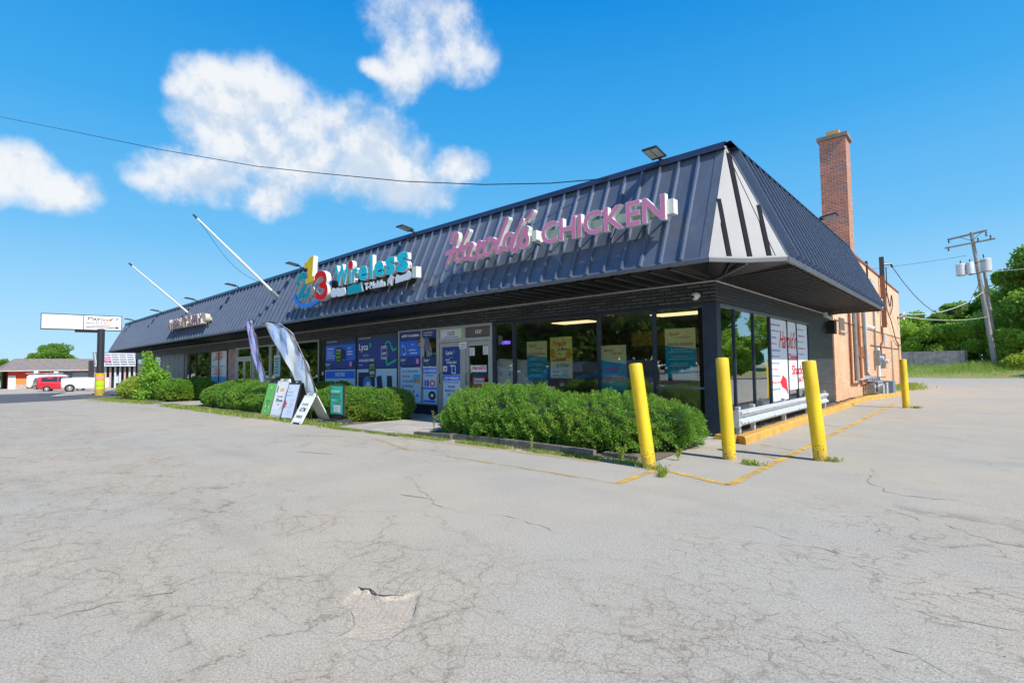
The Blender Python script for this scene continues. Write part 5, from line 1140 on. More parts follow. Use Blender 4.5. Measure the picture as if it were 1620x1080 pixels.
def hedge(label, lobes, n, L, Wd, m, seed, name='hedge', cat='hedge', group=None, rough=.055, p=2.25, core=True, fr=7):
    r = np.random.default_rng(seed); tot = sum(a * b_ + b_ * c + a * c for _, _, _, a, b_, c in lobes)
    PP = []; NN = []
    def field(Q, lb): return (np.abs((Q[:, 0] - lb[0]) / lb[3]) ** p + np.abs((Q[:, 1] - lb[1]) / lb[4]) ** p + np.abs((Q[:, 2] - lb[2]) / lb[5]) ** p) ** (1 / p)
    for lb in lobes:
        k = int(n * (lb[3] * lb[4] + lb[4] * lb[5] + lb[3] * lb[5]) / tot * 1.5); v = sphere_pts(k, r)
        f = (np.abs(v[:, 0]) ** p + np.abs(v[:, 1]) ** p + np.abs(v[:, 2]) ** p) ** (1 / p); v /= f[:, None]
        nr = np.sign(v) * np.abs(v) ** (p - 1) / np.array([lb[3], lb[4], lb[5]]); nr /= np.linalg.norm(nr, axis=1)[:, None]
        Q = np.array(lb[:3]) + v * np.array(lb[3:]); 
        bump = sn(Q, seed, fr) * rough * 1.0 + np.minimum(sn(Q, seed + 1, fr * 3.4) * rough * 1.5, rough * .5) + sn(Q, seed + 2, fr * 7) * rough * .45
        Q = Q + nr * (bump + r.uniform(-1.3, .35, k) ** 1 * rough * .8)[:, None]
        ok = Q[:, 2] > .03 + .1 * r.random(k)
        for o2 in lobes:
            if o2 is not lb: ok &= field(Q, o2) > .9
        PP.append(Q[ok]); NN.append(nr[ok])
    P = np.concatenate(PP); Nn = np.concatenate(NN)
    V, F = leaves(P, Nn, L, Wd, seed + 5, up=.15, spread=.75)
    # loose sprigs on top
    loc = np.array([P[:, 0].mean(), P[:, 1].mean(), 0]); o = thing(name, label, cat, loc, group=group)
    npmesh('foliage', V, F, [m], parent=o, loc=loc)
    b = MB()
    for lb in lobes:
        for i in range(9):
            pass
    # dark twiggy core
    CV = []; CF = []; nb = 0
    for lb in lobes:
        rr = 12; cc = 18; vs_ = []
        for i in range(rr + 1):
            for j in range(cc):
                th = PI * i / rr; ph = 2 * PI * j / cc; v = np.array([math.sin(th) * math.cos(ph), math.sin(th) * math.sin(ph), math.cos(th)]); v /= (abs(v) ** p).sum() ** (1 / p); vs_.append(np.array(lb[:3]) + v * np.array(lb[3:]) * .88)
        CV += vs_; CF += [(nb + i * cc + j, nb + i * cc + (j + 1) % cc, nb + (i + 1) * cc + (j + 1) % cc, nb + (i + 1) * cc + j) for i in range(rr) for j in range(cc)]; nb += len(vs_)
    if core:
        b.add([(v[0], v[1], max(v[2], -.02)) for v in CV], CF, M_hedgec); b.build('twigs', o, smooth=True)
    return o
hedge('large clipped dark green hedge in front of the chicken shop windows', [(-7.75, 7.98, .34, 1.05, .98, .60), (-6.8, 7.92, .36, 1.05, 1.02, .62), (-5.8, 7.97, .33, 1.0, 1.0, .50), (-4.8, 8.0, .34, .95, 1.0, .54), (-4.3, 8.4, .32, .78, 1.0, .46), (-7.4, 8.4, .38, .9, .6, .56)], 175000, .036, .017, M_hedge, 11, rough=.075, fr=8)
hedge('rounded clipped hedge behind the teal sign, right of the feather flags', [(-14.1, 8.0, .35, .9, .75, .46), (-12.9, 8.1, .38, 1.0, .85, .50), (-12.3, 8.4, .36, .75, .75, .47), (-14.6, 8.3, .4, .6, .6, .5)], 60000, .044, .02, M_hedge, 12)
hedge('sprawling clipped hedge left of the green sandwich board', [(-22.4, 7.9, .34, 1.3, .75, .48), (-20.7, 7.9, .42, 1.4, .85, .60), (-18.9, 7.7, .42, 1.3, .85, .56), (-17.6, 7.6, .36, 1.0, .7, .46)], 56000, .055, .023, M_hedge, 13)
hedge('small box shaped hedge left of the entry path', [(-29.6, 8.1, .4, 1.5, .75, .52)], 15000, .09, .04, M_hedge, 14, p=3.4)
hedge('yellow green spreading shrub at the far left end of the planting', [(-35.6, 7.9, .35, 1.4, .9, .5), (-34.0, 7.9, .45, 1.6, .95, .68), (-32.6, 7.8, .45, 1.2, .8, .62)], 22000, .10, .04, M_yew2, 15, name='shrub', cat='shrub', rough=.09)
hedge('dark shaded shrub behind the small box shaped hedge', [(-29.2, 9.0, .4, 1.9, .5, .62), (-26.9, 8.8, .35, .8, .5, .45)][:1], 9000, .09, .04, M_hedge, 16, name='shrub', cat='shrub')
hedge('dark shaded shrub between the sprawling hedge and the purple flag', [(-19.6, 9.0, .45, 1.5, .5, .62)], 9000, .08, .035, M_hedge, 17, name='shrub', cat='shrub')
hedge('dark shaded end of the planting behind the white striped feather flag', [(-16.3, 9.0, .42, 1.3, .5, .52)], 9000, .07, .03, M_hedge, 18, name='shrub', cat='shrub')
# sapling
def sapling(x, y, h, label):
    r = np.random.default_rng(5); o = thing('sapling', label, 'sapling', (x, y, G(x, y))); b = MB(); z0 = G(x, y); CL = []
    for i in range(9):
        a = r.uniform(0, 6.3); q = r.uniform(.15, .95) if i else 0; hh = h * (1 - .5 * q ** 1.5) * r.uniform(.85, 1.0) if i else h
        P = [(x, y, z0), (x + .35 * q * math.cos(a), y + .3 * q * math.sin(a), z0 + hh * .45), (x + q * math.cos(a), y + .8 * q * math.sin(a), z0 + hh)]
        b.tube(P, [.02, .014, .005], M_bark, 6)
        for j in range(46):
            t = r.uniform(.12, 1); c = np.array(P[0]) * (1 - t) ** 2 + 2 * np.array(P[1]) * t * (1 - t) + np.array(P[2]) * t * t; CL.append(c + r.normal(size=3) * np.array([.17, .17, .12]) * (1.15 - .6 * t))
    b.build('stems', o); c = np.repeat(np.array(CL), 17, 0); n = len(c); off = r.normal(size=(n, 3)) * .085; V, F = leaves(c + off, off / .1, .10, .10, 3, up=-.1, spread=.9)
    npmesh('foliage', V, F, [M_maple], parent=o, loc=(x, y, z0))
sapling(-30.9, 7.3, 2.35, 'bright green maple sapling growing out of the far left shrubs')

def make_tree(seed, H, cr, cz0, m, n, leaf, spread=1.0, trunk=.22, lob=34, clump=.26, asp=1.0):
    """returns meshes (trunk, crown) of a tree at the origin"""
    r = np.random.default_rng(seed); b = MB()
    tip = np.array([r.uniform(-.3, .3), r.uniform(-.3, .3), H * .8]); tr = [np.zeros(3), np.array([.1, 0, H * .25]), np.array([.05, .1, H * .5]), tip]
    b.tube(smooth(tr, 4), list(np.linspace(trunk, .04, 13)), M_bark, 10)
    C_ = []
    zc = (cz0 + H) / 2; rz = (H - cz0) / 2
    for i in range(lob):
        v = r.normal(size=3); v /= np.linalg.norm(v); q = r.uniform(.35, 1) ** .6; c = np.array([v[0] * cr * q * spread, v[1] * cr * q * spread, zc + v[2] * rz * q * .92])
        wz = 1 - .35 * max(0, (c[2] - zc) / rz); c[:2] *= wz; C_.append((c, r.uniform(.7, 1.35) * cr * clump))
        t = r.uniform(.25, .85); a = tip * t; b.tube([a, (a + c) / 2 + (0, 0, .15 * cr), c], [.06 * trunk / .22, .04 * trunk / .22, .012], M_bark, 5, cap=False)
    P = []; N_ = []
    per = n // lob
    for c, s in C_:
        v = sphere_pts(per, r); v[:, 2] *= .75; q = r.uniform(.25, 1.05, per) ** .5; P.append(c + v * (s * q)[:, None] * (1 + .25 * np.sin(v @ r.normal(size=3) * 3))[:, None]); N_.append(v)
    P = np.concatenate(P); N_ = np.concatenate(N_)
    V, F = leaves(P, N_, leaf, leaf * .75, seed, up=.1, spread=.8)
    return b, V, F, m
def put_tree(T, loc, label, sc=1.0, rot=0.0, group=None, proto={}):
    key = id(T)
    if key not in proto:
        o = thing('tree', label, 'tree', loc, rot, group, local=True); b, V, F, m = T
        b.build('trunk', o, smooth=True); npmesh('crown', V, F, [m], parent=o); proto[key] = (o, T)
    else:
        o = dup(proto[key][0]); o.location = loc; o.rotation_euler = (0, 0, rot); o['label'] = label
        if group: o['group'] = group
        elif 'group' in o: del o['group']
    o.scale = (sc, sc, sc) if not isinstance(sc, tuple) else sc
    return o
TA = make_tree(21, 9.5, 3.6, 1.2, M_treeA, 34000, .26, lob=46)
TB = make_tree(22, 5.0, 3.0, .1, M_treeB, 22000, .22, lob=36, trunk=.12)
TC = make_tree(23, 12.0, 4.2, 2.0, M_treeA, 36000, .28, lob=52, trunk=.3)
TD = make_tree(24, 10.5, 4.8, .6, M_treeD, 26000, .42, lob=42, trunk=.3)
GR = 'trees on the grass bank behind the fence'
gz = lambda x, y: (x, y, G(x, y) - .05)
put_tree(TB, gz(-4.3, 68.5), 'low bright green tree just behind the fence, nearest the brick building', 1.0, .3, GR)
put_tree(TB, gz(-.6, 69.5), 'bright green bushy tree behind the right end of the fence', (1.05, 1, 1.12), 1.9, GR)
put_tree(TA, gz(-6.2, 76), 'darker tree with a rounded top behind the low bright one, left of the poles', (.8, .8, .68), .7, GR)
put_tree(TA, gz(-2.0, 78), 'mid green tree behind the fence whose top sits below the grey wires', (.9, .9, .78), 2.2, GR)
put_tree(TA, gz(2.0, 77), 'mid green tree rising behind the twin poles', (.9, .9, .92), 4.0, GR)
put_tree(TC, gz(4.9, 68), 'tall dark tree at the right edge of the picture', (.9, .9, 1.02), 1.0, GR)
put_tree(TB, gz(3.4, 66.0), 'bushy yellow green shrub tree right of the leaning pole', (.9, .9, .85), 3.2, GR)
for i, (x, y, s_) in enumerate(((8.5, 66, 1.1), (14, 64, .95), (20, 67, 1.1), (27, 65, 1.0), (35, 68, 1.1))): put_tree((TA, TB, TC)[i % 3], gz(x, y), 'leafy tree in the row right of the picture, mirrored in the side window', s_, i * 1.3, 'trees mirrored in the side window')
for i, (x, y, s_) in enumerate(((11, 52, .8), (18, 46, .9), (26, 42, .9), (6.8, 58.5, .75))): put_tree((TB, TB, TA, TB)[i], gz(x, y), 'leafy tree in the row right of the picture, mirrored in the side window', s_, i * 1.7 + .4, 'trees mirrored in the side window')
for i in range(15):
    x = -62 + i * 5.2; y = -19 - 5 * ((i * 7) % 3) / 2; put_tree((TD, TD, TA)[i % 3], gz(x, y), 'dark tree in the row across the lot, mirrored in the front windows', (.95 + .12 * ((i * 5) % 3)) * (.9 if i % 3 == 2 else 1), i * 1.1, 'trees mirrored in the front windows')
for i in range(10): put_tree(TD, gz(-70 - i * 8.0, -24 - 6 * (i % 3)), 'dark tree in the row across the lot, mirrored in the front windows', 1.25, i * 1.7, 'trees mirrored in the front windows')
put_tree(TC, (-150, 17.5, -1.9), 'round topped tree rising behind the orange building roof', (1.0, 1.0, .86), .5)
for i, (x, y, s_) in enumerate(((-190, 5.0, .8), (-185, 12.5, .86), (-210, -6, .9), (-200, 22, .8), (-220, 16, .8), (-215, 30, .8))): put_tree(TA, (x, y, -3.0), 'far tree in the hazy line behind the orange building', s_, i, 'far treeline on the left')

def tufts(label, pts, n, h, w, m, seed, name='grass', spread=.35):
    r = np.random.default_rng(seed); P = []
    for (x0, y0, x1, y1, ww) in pts:
        L = math.hypot(x1 - x0, y1 - y0); k = max(1, int(n * L)); t = r.random(k); c = r.normal(size=(k, 2)) * ww * .5
        dens = (np.sin(t * L * 3.1 + seed) + np.sin(t * L * 7.7 + x0) + 1.2 > r.uniform(-.6, 1.8, k))
        X = x0 + (x1 - x0) * t + c[:, 0]; Y = y0 + (y1 - y0) * t + c[:, 1]; P.append(np.stack([X, Y], 1)[dens])
    P = np.concatenate(P); Z = np.array([G(a, b_) for a, b_ in P]); Q = np.stack([P[:, 0], P[:, 1], Z + .0], 1); N_ = np.tile(np.array([0, 0, 1.0]), (len(Q), 1))
    V, F = leaves(Q, N_, h, w, seed, spread=spread, curl=.5); o = npmesh(name, V, F, [m]); tag(o, label, 'grass', kind='stuff'); return o
tufts('short weeds and grass along the timber edge of the front planting', [(-9.3, 6.6, -3.7, 6.72, .10), (-11.6, 6.42, -9.0, 6.5, .06), (-3.7, 6.75, -3.3, 6.62, .16), (-3.4, 6.55, -3.15, 6.5, .08)], 900, .055, .010, M_grass, 31)
tufts('grass and weeds along the far left planting edge', [(-16, 6.55, -11.6, 6.6, .22), (-24.5, 6.45, -16, 6.5, .28), (-31, 6.6, -27, 6.5, .45), (-38, 6.9, -31, 6.7, .8)], 700, .10, .018, M_grass, 32)
tufts('grass tufts at the feet of the bollards and in cracks', [(-2.55, 7.70, -2.3, 7.64, .09), (-1.70, 8.58, -1.56, 8.62, .05), (-1.6, 19.9, -1.4, 20, .08), (-3.1, 6.35, -3.02, 6.1, .05), (-3.66, 24, -3.5, 28, .1)], 700, .07, .012, M_grass, 33)
tufts('grass growing beside the brick building', [(-3.3, 31, -3.2, 40.5, .5), (-2.9, 32, -2.9, 37, .6)], 500, .14, .03, M_grass, 34)
sheet('grass_bank', [(-40, 57.4), (60, 57.4), (60, 80), (-40, 80)], M_dirt, .02, 24) if False else None
b = MB(); xs_ = np.linspace(-30, 60, 46); ys_ = np.concatenate([np.linspace(57.6, 66, 15), [70, 90, 140]]); V = [(x, y + (.35 * math.sin(x * 1.3) + .2 * math.sin(x * 3.1) if j == 0 else 0), G(x, y) + .015) for j, y in enumerate(ys_) for x in xs_]; nx = len(xs_)
M_bank = mat('bank_ground', (.22, .28, .08), .95, col2=(.36, .28, .14), vscale=.8, bump=.8, bscale=6)
b.add(V, [(j * nx + i, j * nx + i + 1, (j + 1) * nx + i + 1, (j + 1) * nx + i) for j in range(len(ys_) - 1) for i in range(nx - 1)], M_bank); b.build('grass_bank', kind='structure')
r_ = np.random.default_rng(44); k = 26000; X = r_.uniform(-9, 9, k); Y = 57.7 + r_.random(k) ** 1.0 * 10.5; Z = np.array([G(a, c) for a, c in zip(X, Y)]); hh = .16 + .30 * np.clip((Y - 58.3) / 3, 0, 1) * (1 + .6 * sn(np.stack([X, Y, Z], 1), 9, 1.4))
V, F = leaves(np.stack([X, Y, Z], 1), np.tile([0, 0, 1.0], (k, 1)), 1.0, .045, 9, spread=.35, curl=.3)
V = V.reshape(k, 6, 3); base = V[:, :1] * .5 + V[:, 1:2] * .5; V = base + (V - base) * np.clip(hh, .1, 1)[:, None, None] * np.array([.9, .9, 1.0]); 
o = npmesh('bank_grass', V.reshape(-1, 3), F, [M_grassb]); tag(o, 'tall rough grass covering the bank below the wooden fence', 'grass', kind='stuff')
hedge('yellow green weedy bush at the foot of the leaning pole', [(2.4, 62.5, 1.1, .9, .8, .7), (3.3, 63, 1.2, .8, .8, .9)], 5000, .16, .08, M_yew2, 51, name='shrub', cat='shrub', rough=.15, core=False)

# timbers and stones
def timber(P, s, lab):
    b = MB(); b.bar(P[0], P[1], s, s * .8, M_wood); a = np.array(P[0], float); c = np.array(P[1], float)
    for i in range(5): t0 = random.random() * .7; q = a + (c - a) * t0; w = a + (c - a) * (t0 + .25); b.bar(q + (0, random.uniform(-.04, .04), s * .4), w + (0, random.uniform(-.04, .04), s * .41), .02, .012, M_wood)
    tag(b.build('edging_timber'), lab, 'timber', 'weathered timbers edging the planting')
timber([(-8.85, 6.82, .03), (-7.75, 6.86, .05)], .12, 'short half sunk timber at the left corner of the big hedge')
timber([(-7.9, 6.94, .05), (-6.35, 6.90, .07)], .13, 'grey timber under the left half of the big hedge')
timber([(-6.4, 6.86, .07), (-4.45, 6.80, .06)], .14, 'long split grey timber under the right half of the big hedge')
timber([(-4.4, 7.05, .03), (-3.75, 6.95, .03)], .10, 'dark rotten timber end beside the leaning bollard')
timber([(-13.6, 6.95, .03), (-11.75, 6.75, .03)], .12, 'grey timber in front of the teal sign')
timber([(-19.5, 6.75, .03), (-16.6, 6.75, .03)], .12, 'grey timber in front of the sprawling hedge')
timber([(-30.0, 6.9, .02), (-28.2, 7.0, .02)], .14, 'pale timber in front of the small box shaped hedge')
b = MB(); r = random.Random(4)
for i in range(150):
    x = r.uniform(-3.6, -3.3); y = r.uniform(9.9, 23); z = .09; s = r.uniform(.015, .035)
    b.prism([(x + s * math.cos(a * 1.05 + i), y + s * 1.3 * math.sin(a * 1.05 + i)) for a in range(6)], lambda u, v, d: (u, v, z + d), 0, s, M_mulch, M_mulch)
tag(b.build('mulch_chips'), 'wood chips and rubble between the kerb and the side wall', 'mulch', kind='stuff')
b = MB(); r = random.Random(8)
for i in range(420):
    px = r.uniform(0, 1620); py = 700 + 380 * r.random() ** .8; p = gp(px, py); s = r.uniform(.002, .004); 
    if p[1] > 6.3: continue
    b.prism([(p[0] + s * math.cos(a * 1.25 + i), p[1] + s * math.sin(a * 1.25 + i)) for a in range(5)], lambda u, v, d: (u, v, .001 + d), 0, s * .5, M_conc, M_conc)
tag(b.build('loose_gravel'), 'loose gravel grains scattered over the parking lot', 'gravel', kind='stuff')
def stems(x, y, lab, n=5, h=.3):
    o = thing('weed', lab, 'weed', (x, y, 0)); b = MB(); r = random.Random(int(x * 100)); P = []
    for i in range(n):
        a = r.uniform(0, 6.3); q = r.uniform(.02, .09); hh = h * r.uniform(.6, 1); b.tube([(x + q * .2 * math.cos(a), y, 0), (x + q * math.cos(a) * .6, y + q * .3, hh * .6), (x + q * math.cos(a) * 1.3, y + q * .6 * math.sin(a), hh)], [.004, .003, .002], mat('stalk', (.3, .33, .14), .8), 5)
        for j in range(14): t = r.uniform(.3, 1); P.append((x + q * math.cos(a) * t, y + q * .4 * t, hh * t))
    b.build('stalk', o); P = np.array(P); V, F = leaves(P, np.tile([0, 0, .6], (len(P), 1)), .045, .018, 4, spread=1.0); npmesh('leaves', V, F, [M_yew2], parent=o, loc=(x, y, 0))
stems(-3.98, 6.80, 'spindly weed with pale stalks left of the leaning bollard', 5, .26)
stems(-5.6, 6.70, 'leafy weed in front of the middle of the big hedge', 4, .28)
stems(-3.35, 7.35, 'thin weed right of the leaning bollard at the hedge foot', 4, .2)
stems(-9.1, 7.5, 'pale curved weed left of the big hedge beside the 1535 door', 3, .55)

# ------------------------------------------------------------------ sandwich boards
def aframe(x, y, w, h, spl, yaw, fr, body, art, lab, top=.06):
    o = thing('sandwich_board', lab, 'sandwich board', (x, y, G(x, y)), yaw, 'sandwich boards by the feather flags', local=True)
    for sgn, nm in ((-1, 'front_panel'), (1, 'back_panel')):
        def f(u, v, d=0.0, sgn=sgn): 
            t = v / h; return (u, sgn * (spl / 2 * (1 - t) + .012 + d), v)
        b = MB(); b.prism([(-w / 2, .03), (-w / 2 + .05, 0), (-w / 2 + .09, .05), (w / 2 - .09, .05), (w / 2 - .05, 0), (w / 2, .03), (w / 2, h), (-w / 2, h)][::1], f, 0, .028, fr)
        pn = b.build(nm, o)
        if sgn < 0:
            P = Board(lambda u, v, d=0.0: (u, -(spl / 2 * (1 - v / h) + .012 + .029 + d), v)); P.rect(-w / 2 + .035, .09, w / 2 - .035, h - .05, body); art(P, w / 2 - .05, .12, h - .09); P.done('poster', '', parent=pn)
    b = MB(); 
    for s in (-.28, .28): b.box(s * w - .07 * w, -.03, h - .02, s * w + .07 * w, .03, h + top, fr)
    b.box(-.2 * w, -.022, h + top - .03, .2 * w, .022, h + top - .004, fr); b.build('handle', o)
def a1f(P, w, z0, z1):
    P.ell(-.02, z1 - .08, .03, .03, (.75, .85, .7)); P.text('boost', 0, z1 - .18, .03, (.05, .2, .06), anchor='c').text('mobile', 0, z1 - .28, .03, (.05, .2, .06), anchor='c').text('5G Phone', 0, z1 - .5, .05, (.03, .08, .03), anchor='c', off=.02).text('Free', 0, z1 - .58, .05, (.03, .08, .03), anchor='c', off=.02)
    for i in range(4): P.rect(-.1 + i * .06, .28 - .02 * (i % 2), -.065 + i * .06, .36, ((.75, .75, .75), (.2, .1, .1), (.1, .1, .3), (.7, .65, .5))[i])
    P.rect(-.1, .18, .0, .2, (.75, .85, .7))
def a2f(P, w, z0, z1):
    P.rect(-w + .02, z1 - .24, -w + .07, z1 - .06, DK).rect(-.08, z1 - .2, .12, z1 - .12, srgb(230, 175, 30)).text('Pre-Order', 0, z1 - .38, .06, (.1, .1, .12), anchor='c', w=.3).text('iPhone', 0, z1 - .5, .09, DK, anchor='c', w=.34, off=.02).text('Today', 0, z1 - .6, .05, (.15, .15, .18), anchor='c').poly([(w * .2, .28), (w, .5), (w, .28)], (.5, .53, .6)).rect(-w, .12, w, .28, (.62, .66, .74))
def a3f(P, w, z0, z1):
    P.text('your', -w + .02, z1 - .1, .04, (.25, .3, .4)).text('monthly', -w + .02, z1 - .19, .05, (.25, .3, .4), w=.26).text('payment is', -w + .02, z1 - .28, .045, (.25, .3, .4), w=.3).poly([(-w, z0 + .2), (-w + .12, z0 + .34), (-w, z0 + .46)], srgb(200, 30, 50)).lines(-w + .2, w - .02, z0 + .1, z0 + .5, 5, (.4, .45, .55), seed=7, h=.2).poly([(-w + .12, z0 + .32), (w - .02, z1 - .42), (w - .02, z1 - .43), (-w + .12, z0 + .3)], (.55, .6, .7))
def a4f(P, w, z0, z1):
    for i, t in enumerate(('24 HOUR', 'ATM', 'INSIDE')): P.text(t, 0, z1 - .17 - i * .15, (.07, .11, .07)[i], DK, anchor='c', w=(.3, .3, .3)[i], off=.04)
aframe(-15.85, 6.95, .62, 1.05, .55, .05, M_dgrey, srgb(95, 170, 70), a1f, 'green sandwich board with a dark frame, leftmost of the boards')
aframe(-15.0, 6.88, .66, 1.08, .55, .08, M_whitem, srgb(225, 228, 235), a2f, 'white framed sandwich board reading iPhone, next to the green one')
aframe(-14.22, 6.83, .60, 1.04, .55, .1, M_dgrey, srgb(190, 205, 235), a3f, 'pale blue sandwich board with a red triangle and dark frame')
aframe(-13.15, 6.72, .50, .72, .80, .05, M_whitem, srgb(235, 235, 238), a4f, 'small wide-legged white sandwich board reading ATM')
o = thing('sign_stand', 'teal poster stand with a dark base in front of the rounded hedge', 'sign stand', (-12.36, 7.03, 0), .05, local=True)
b = MB(); b.prism([(-.36, 0), (.36, 0), (.30, .12), (-.30, .12)], lambda u, v, d: (u, d, v), -.22, .22, M_dgrey); b.box(-.2, -.03, .12, .2, .03, .24, M_black); b.build('base', o)
b = MB(); b.box(-.30, -.03, .22, .30, .03, 1.0, M_dgrey); fr = b.build('frame', o)
P = Board(lambda u, v, d=0.0: (u, -.031 - d, v)); P.rect(-.27, .25, .27, .97, srgb(25, 180, 140)).text('boost', -.23, .9, .03, (.02, .1, .09)).text('INTERNET', -.23, .8, .055, WH, w=.4, off=.03).text('INTERNET', -.23, .72, .055, (.03, .09, .09), w=.4, off=.03).text('ON US', -.23, .65, .05, (.03, .09, .09), w=.36, off=.03).text('Ask how', -.23, .59, .035, WH).ell(.14, .6, .05, .05, srgb(150, 90, 60)).rect(-.12, .30, .18, .48, (.8, .82, .8)).lines(-.1, .16, .31, .46, 4, (.3, .35, .35), seed=5).text('UNLIMITED', .03, .5, .03, DK, anchor='c', w=.24); P.done('poster', '', parent=fr)

# ------------------------------------------------------------------ feather flags
def flag(L, Rr, Y, cloth, pole, lab, base, art=None):
    xc = base[0] - 1.3; kk = .5
    def wp(x, y, z): s_ = (Y - kk * xc) / (Y - kk * x); return (x * s_, y * s_, max(.0, 1.4 + (z - 1.4) * s_))
    base = wp(*base)
    o = thing('feather_flag', lab, 'feather flag', base, group='feather flags by the sandwich boards')
    L = smooth([np.array(p, float) for p in L], 5); Rr = smooth([np.array(p, float) for p in Rr], 5); n = len(L); m = 7
    def wav(i, j): return .05 * math.sin(i * .9 + j * .8) + .03 * math.sin(j * 2.1 + i * .35)
    V = []
    for i in range(n):
        for j in range(m): t = j / (m - 1); p = L[i] * (1 - t) + Rr[i] * t; V.append((p[0], Y + wav(i, j) * math.sin(PI * min(1, t * 1.0) * .5 + .2), p[1]))
    F = [(i * m + j, i * m + j + 1, (i + 1) * m + j + 1, (i + 1) * m + j) for i in range(n - 1) for j in range(m - 1)]
    b = MB(); b.add(V, F, cloth); b.build('cloth', o, smooth=True, fn=wp)
    b = MB(); b.tube([(p[0], Y - .01, p[1]) for p in smooth([np.array(q, float) for q in pole], 4)], .02, M_black, 8); b.build('pole', o, fn=wp)
    b = MB(); b.tube([base, (base[0], base[1], base[2] + .12)], .03, M_grey, 8); b.bar((base[0] - .3, base[1], base[2] + .02), (base[0] + .3, base[1], base[2] + .02), .04, .03, M_black); b.bar((base[0], base[1] - .3, base[2] + .021), (base[0], base[1] + .3, base[2] + .021), .04, .03, M_black); b.build('base', o)
def clothmat(name, a, b_, c, scale, rot=0.0):
    m = bpy.data.materials.new(name); m.use_nodes = True; k = NT(m.node_tree); p = k.n['Principled BSDF']; P = k.new('ShaderNodeNewGeometry').outputs['Position']
    mp = k.new('ShaderNodeMapping'); k.link(P, mp.inputs[0]); mp.inputs['Rotation'].default_value = (0, rot, 0); mp.inputs['Scale'].default_value = scale
    w = k.noise(mp.outputs[0], 1.0, 3, .5, .6); col = k.mix(k.ramp(w, .48, .56), a, b_); col = k.mix(k.ramp(k.noise(mp.outputs[0], 2.3, 3, .5), .60, .66), col, c)
    k.link(col, p.inputs['Base Color']); p.inputs['Roughness'].default_value = .55
    tb = k.new('ShaderNodeBsdfTranslucent'); k.link(col, tb.inputs[0]); mx = k.new('ShaderNodeMixShader'); mx.inputs[0].default_value = .35; out = [n for n in k.n if n.type == 'OUTPUT_MATERIAL'][0]
    k.link(p.outputs[0], mx.inputs[1]); k.link(tb.outputs[0], mx.inputs[2]); k.link(mx.outputs[0], out.inputs[0]); return m
M_cl1 = clothmat('purple_cloth', (.46, .48, .92), (.56, .52, .94), (.46, .62, .98), (1.2, 1, .9), .4)
M_cl2 = clothmat('pale_cloth', (.90, .95, 1.0), (.55, .72, .98), (.28, .42, .82), (2.6, 1, .35), -.72)
flag([(-17.5, 2.93), (-16.92, 2.42), (-16.23, 1.89), (-15.6, 1.4), (-15.28, 1.08), (-15.02, .74)], [(-17.3, 2.95), (-16.3, 2.84), (-15.5, 2.5), (-14.82, 1.86), (-14.32, 1.25), (-13.86, .58)], 7.3, M_cl2,
     [(-17.6, 2.93), (-17.2, 2.95), (-16.5, 2.86), (-15.55, 2.50), (-14.84, 1.86), (-14.35, 1.28), (-14.05, .85), (-13.95, .5), (-13.9, .1)], 'pale blue and white feather flag drooping to the left over the boards', (-13.9, 7.3, 0))
flag([(-19.62, 3.20), (-19.72, 3.05), (-19.42, 2.32), (-18.86, 1.52), (-18.42, .71)], [(-19.52, 3.21), (-19.30, 3.1), (-18.94, 2.63), (-18.44, 1.73), (-18.0, .72)], 7.6, M_cl1,
     [(-19.6, 3.2), (-19.35, 3.15), (-18.93, 2.63), (-18.43, 1.73), (-17.9, .95), (-17.55, .1)], 'narrow purple blue feather flag leaning left of the pale one', (-17.55, 7.6, 0))

# ------------------------------------------------------------------ pipes and meters on the brick wall
XW = XC
def pipe(lab, P, r, m, name='conduit', cat='pipe', grp='pipes on the brick wall'):
    b = MB(); b.tube(P, r, m, 10); o = b.build(name, smooth=True, auto=.8); tag(o, lab, cat, grp); return o
pipe('slim rust coloured pipe nearest the dark brick, running down to the meters', [(XW + .06, 23.0, 4.5), (XW + .06, 23.0, .62), (XW + .06, 24.6, .58)], .045, M_rust)
pipe('wide grey pipe left of the rust brown pipe', [(XW + .08, 24.0, 5.2), (XW + .08, 24.0, .7)], .07, M_grey)
pipe('rust brown pipe crossing the small rusty vent', [(XW + .06, 24.9, 5.2), (XW + .06, 25.2, .5)], .05, mat('orange_pipe', (.42, .15, .05), .6, var=.2))
pipe('pair-left grey conduit with a kink at its foot', [(XW + .07, 26.0, 5.3), (XW + .07, 26.3, 1.0), (XW + .07, 26.9, .85)], .055, M_grey)
pipe('pair-right pale conduit beside the kinked one', [(XW + .07, 26.5, 5.3), (XW + .07, 26.7, 1.1)], .05, M_galv)
pipe('thin grey conduit running down to the left electric meter', [(XW + .06, 29.3, 4.2), (XW + .06, 29.3, 1.95)], .04, M_grey)
pipe('white downpipe below the left electric meter', [(XW + .08, 29.9, 2.1), (XW + .08, 29.9, .45)], .07, M_whitem)
pipe('cranked dark conduit running to the right electric meter', [(XW + .08, 31.7, 3.2), (XW + .08, 31.7, 2.45), (XW + .06, 31.1, 2.15), (XW + .06, 31.1, 1.7)], .045, M_rust)
pipe('thin pale conduit on the right part of the brick wall', [(XW + .05, 35.6, 2.6), (XW + .05, 35.6, .1)], .035, M_conc)
pipe('last thin pale conduit near the far end of the brick wall', [(XW + .05, 38.9, 2.4), (XW + .05, 38.9, .1)], .035, M_conc)
pipe('white horizontal flood lamp arm on the brick wall', [(XW + .02, 27.3, 3.0), (XW + .3, 27.4, 2.95)], .07, M_white, 'wall_lamp', 'lamp', None) if False else None
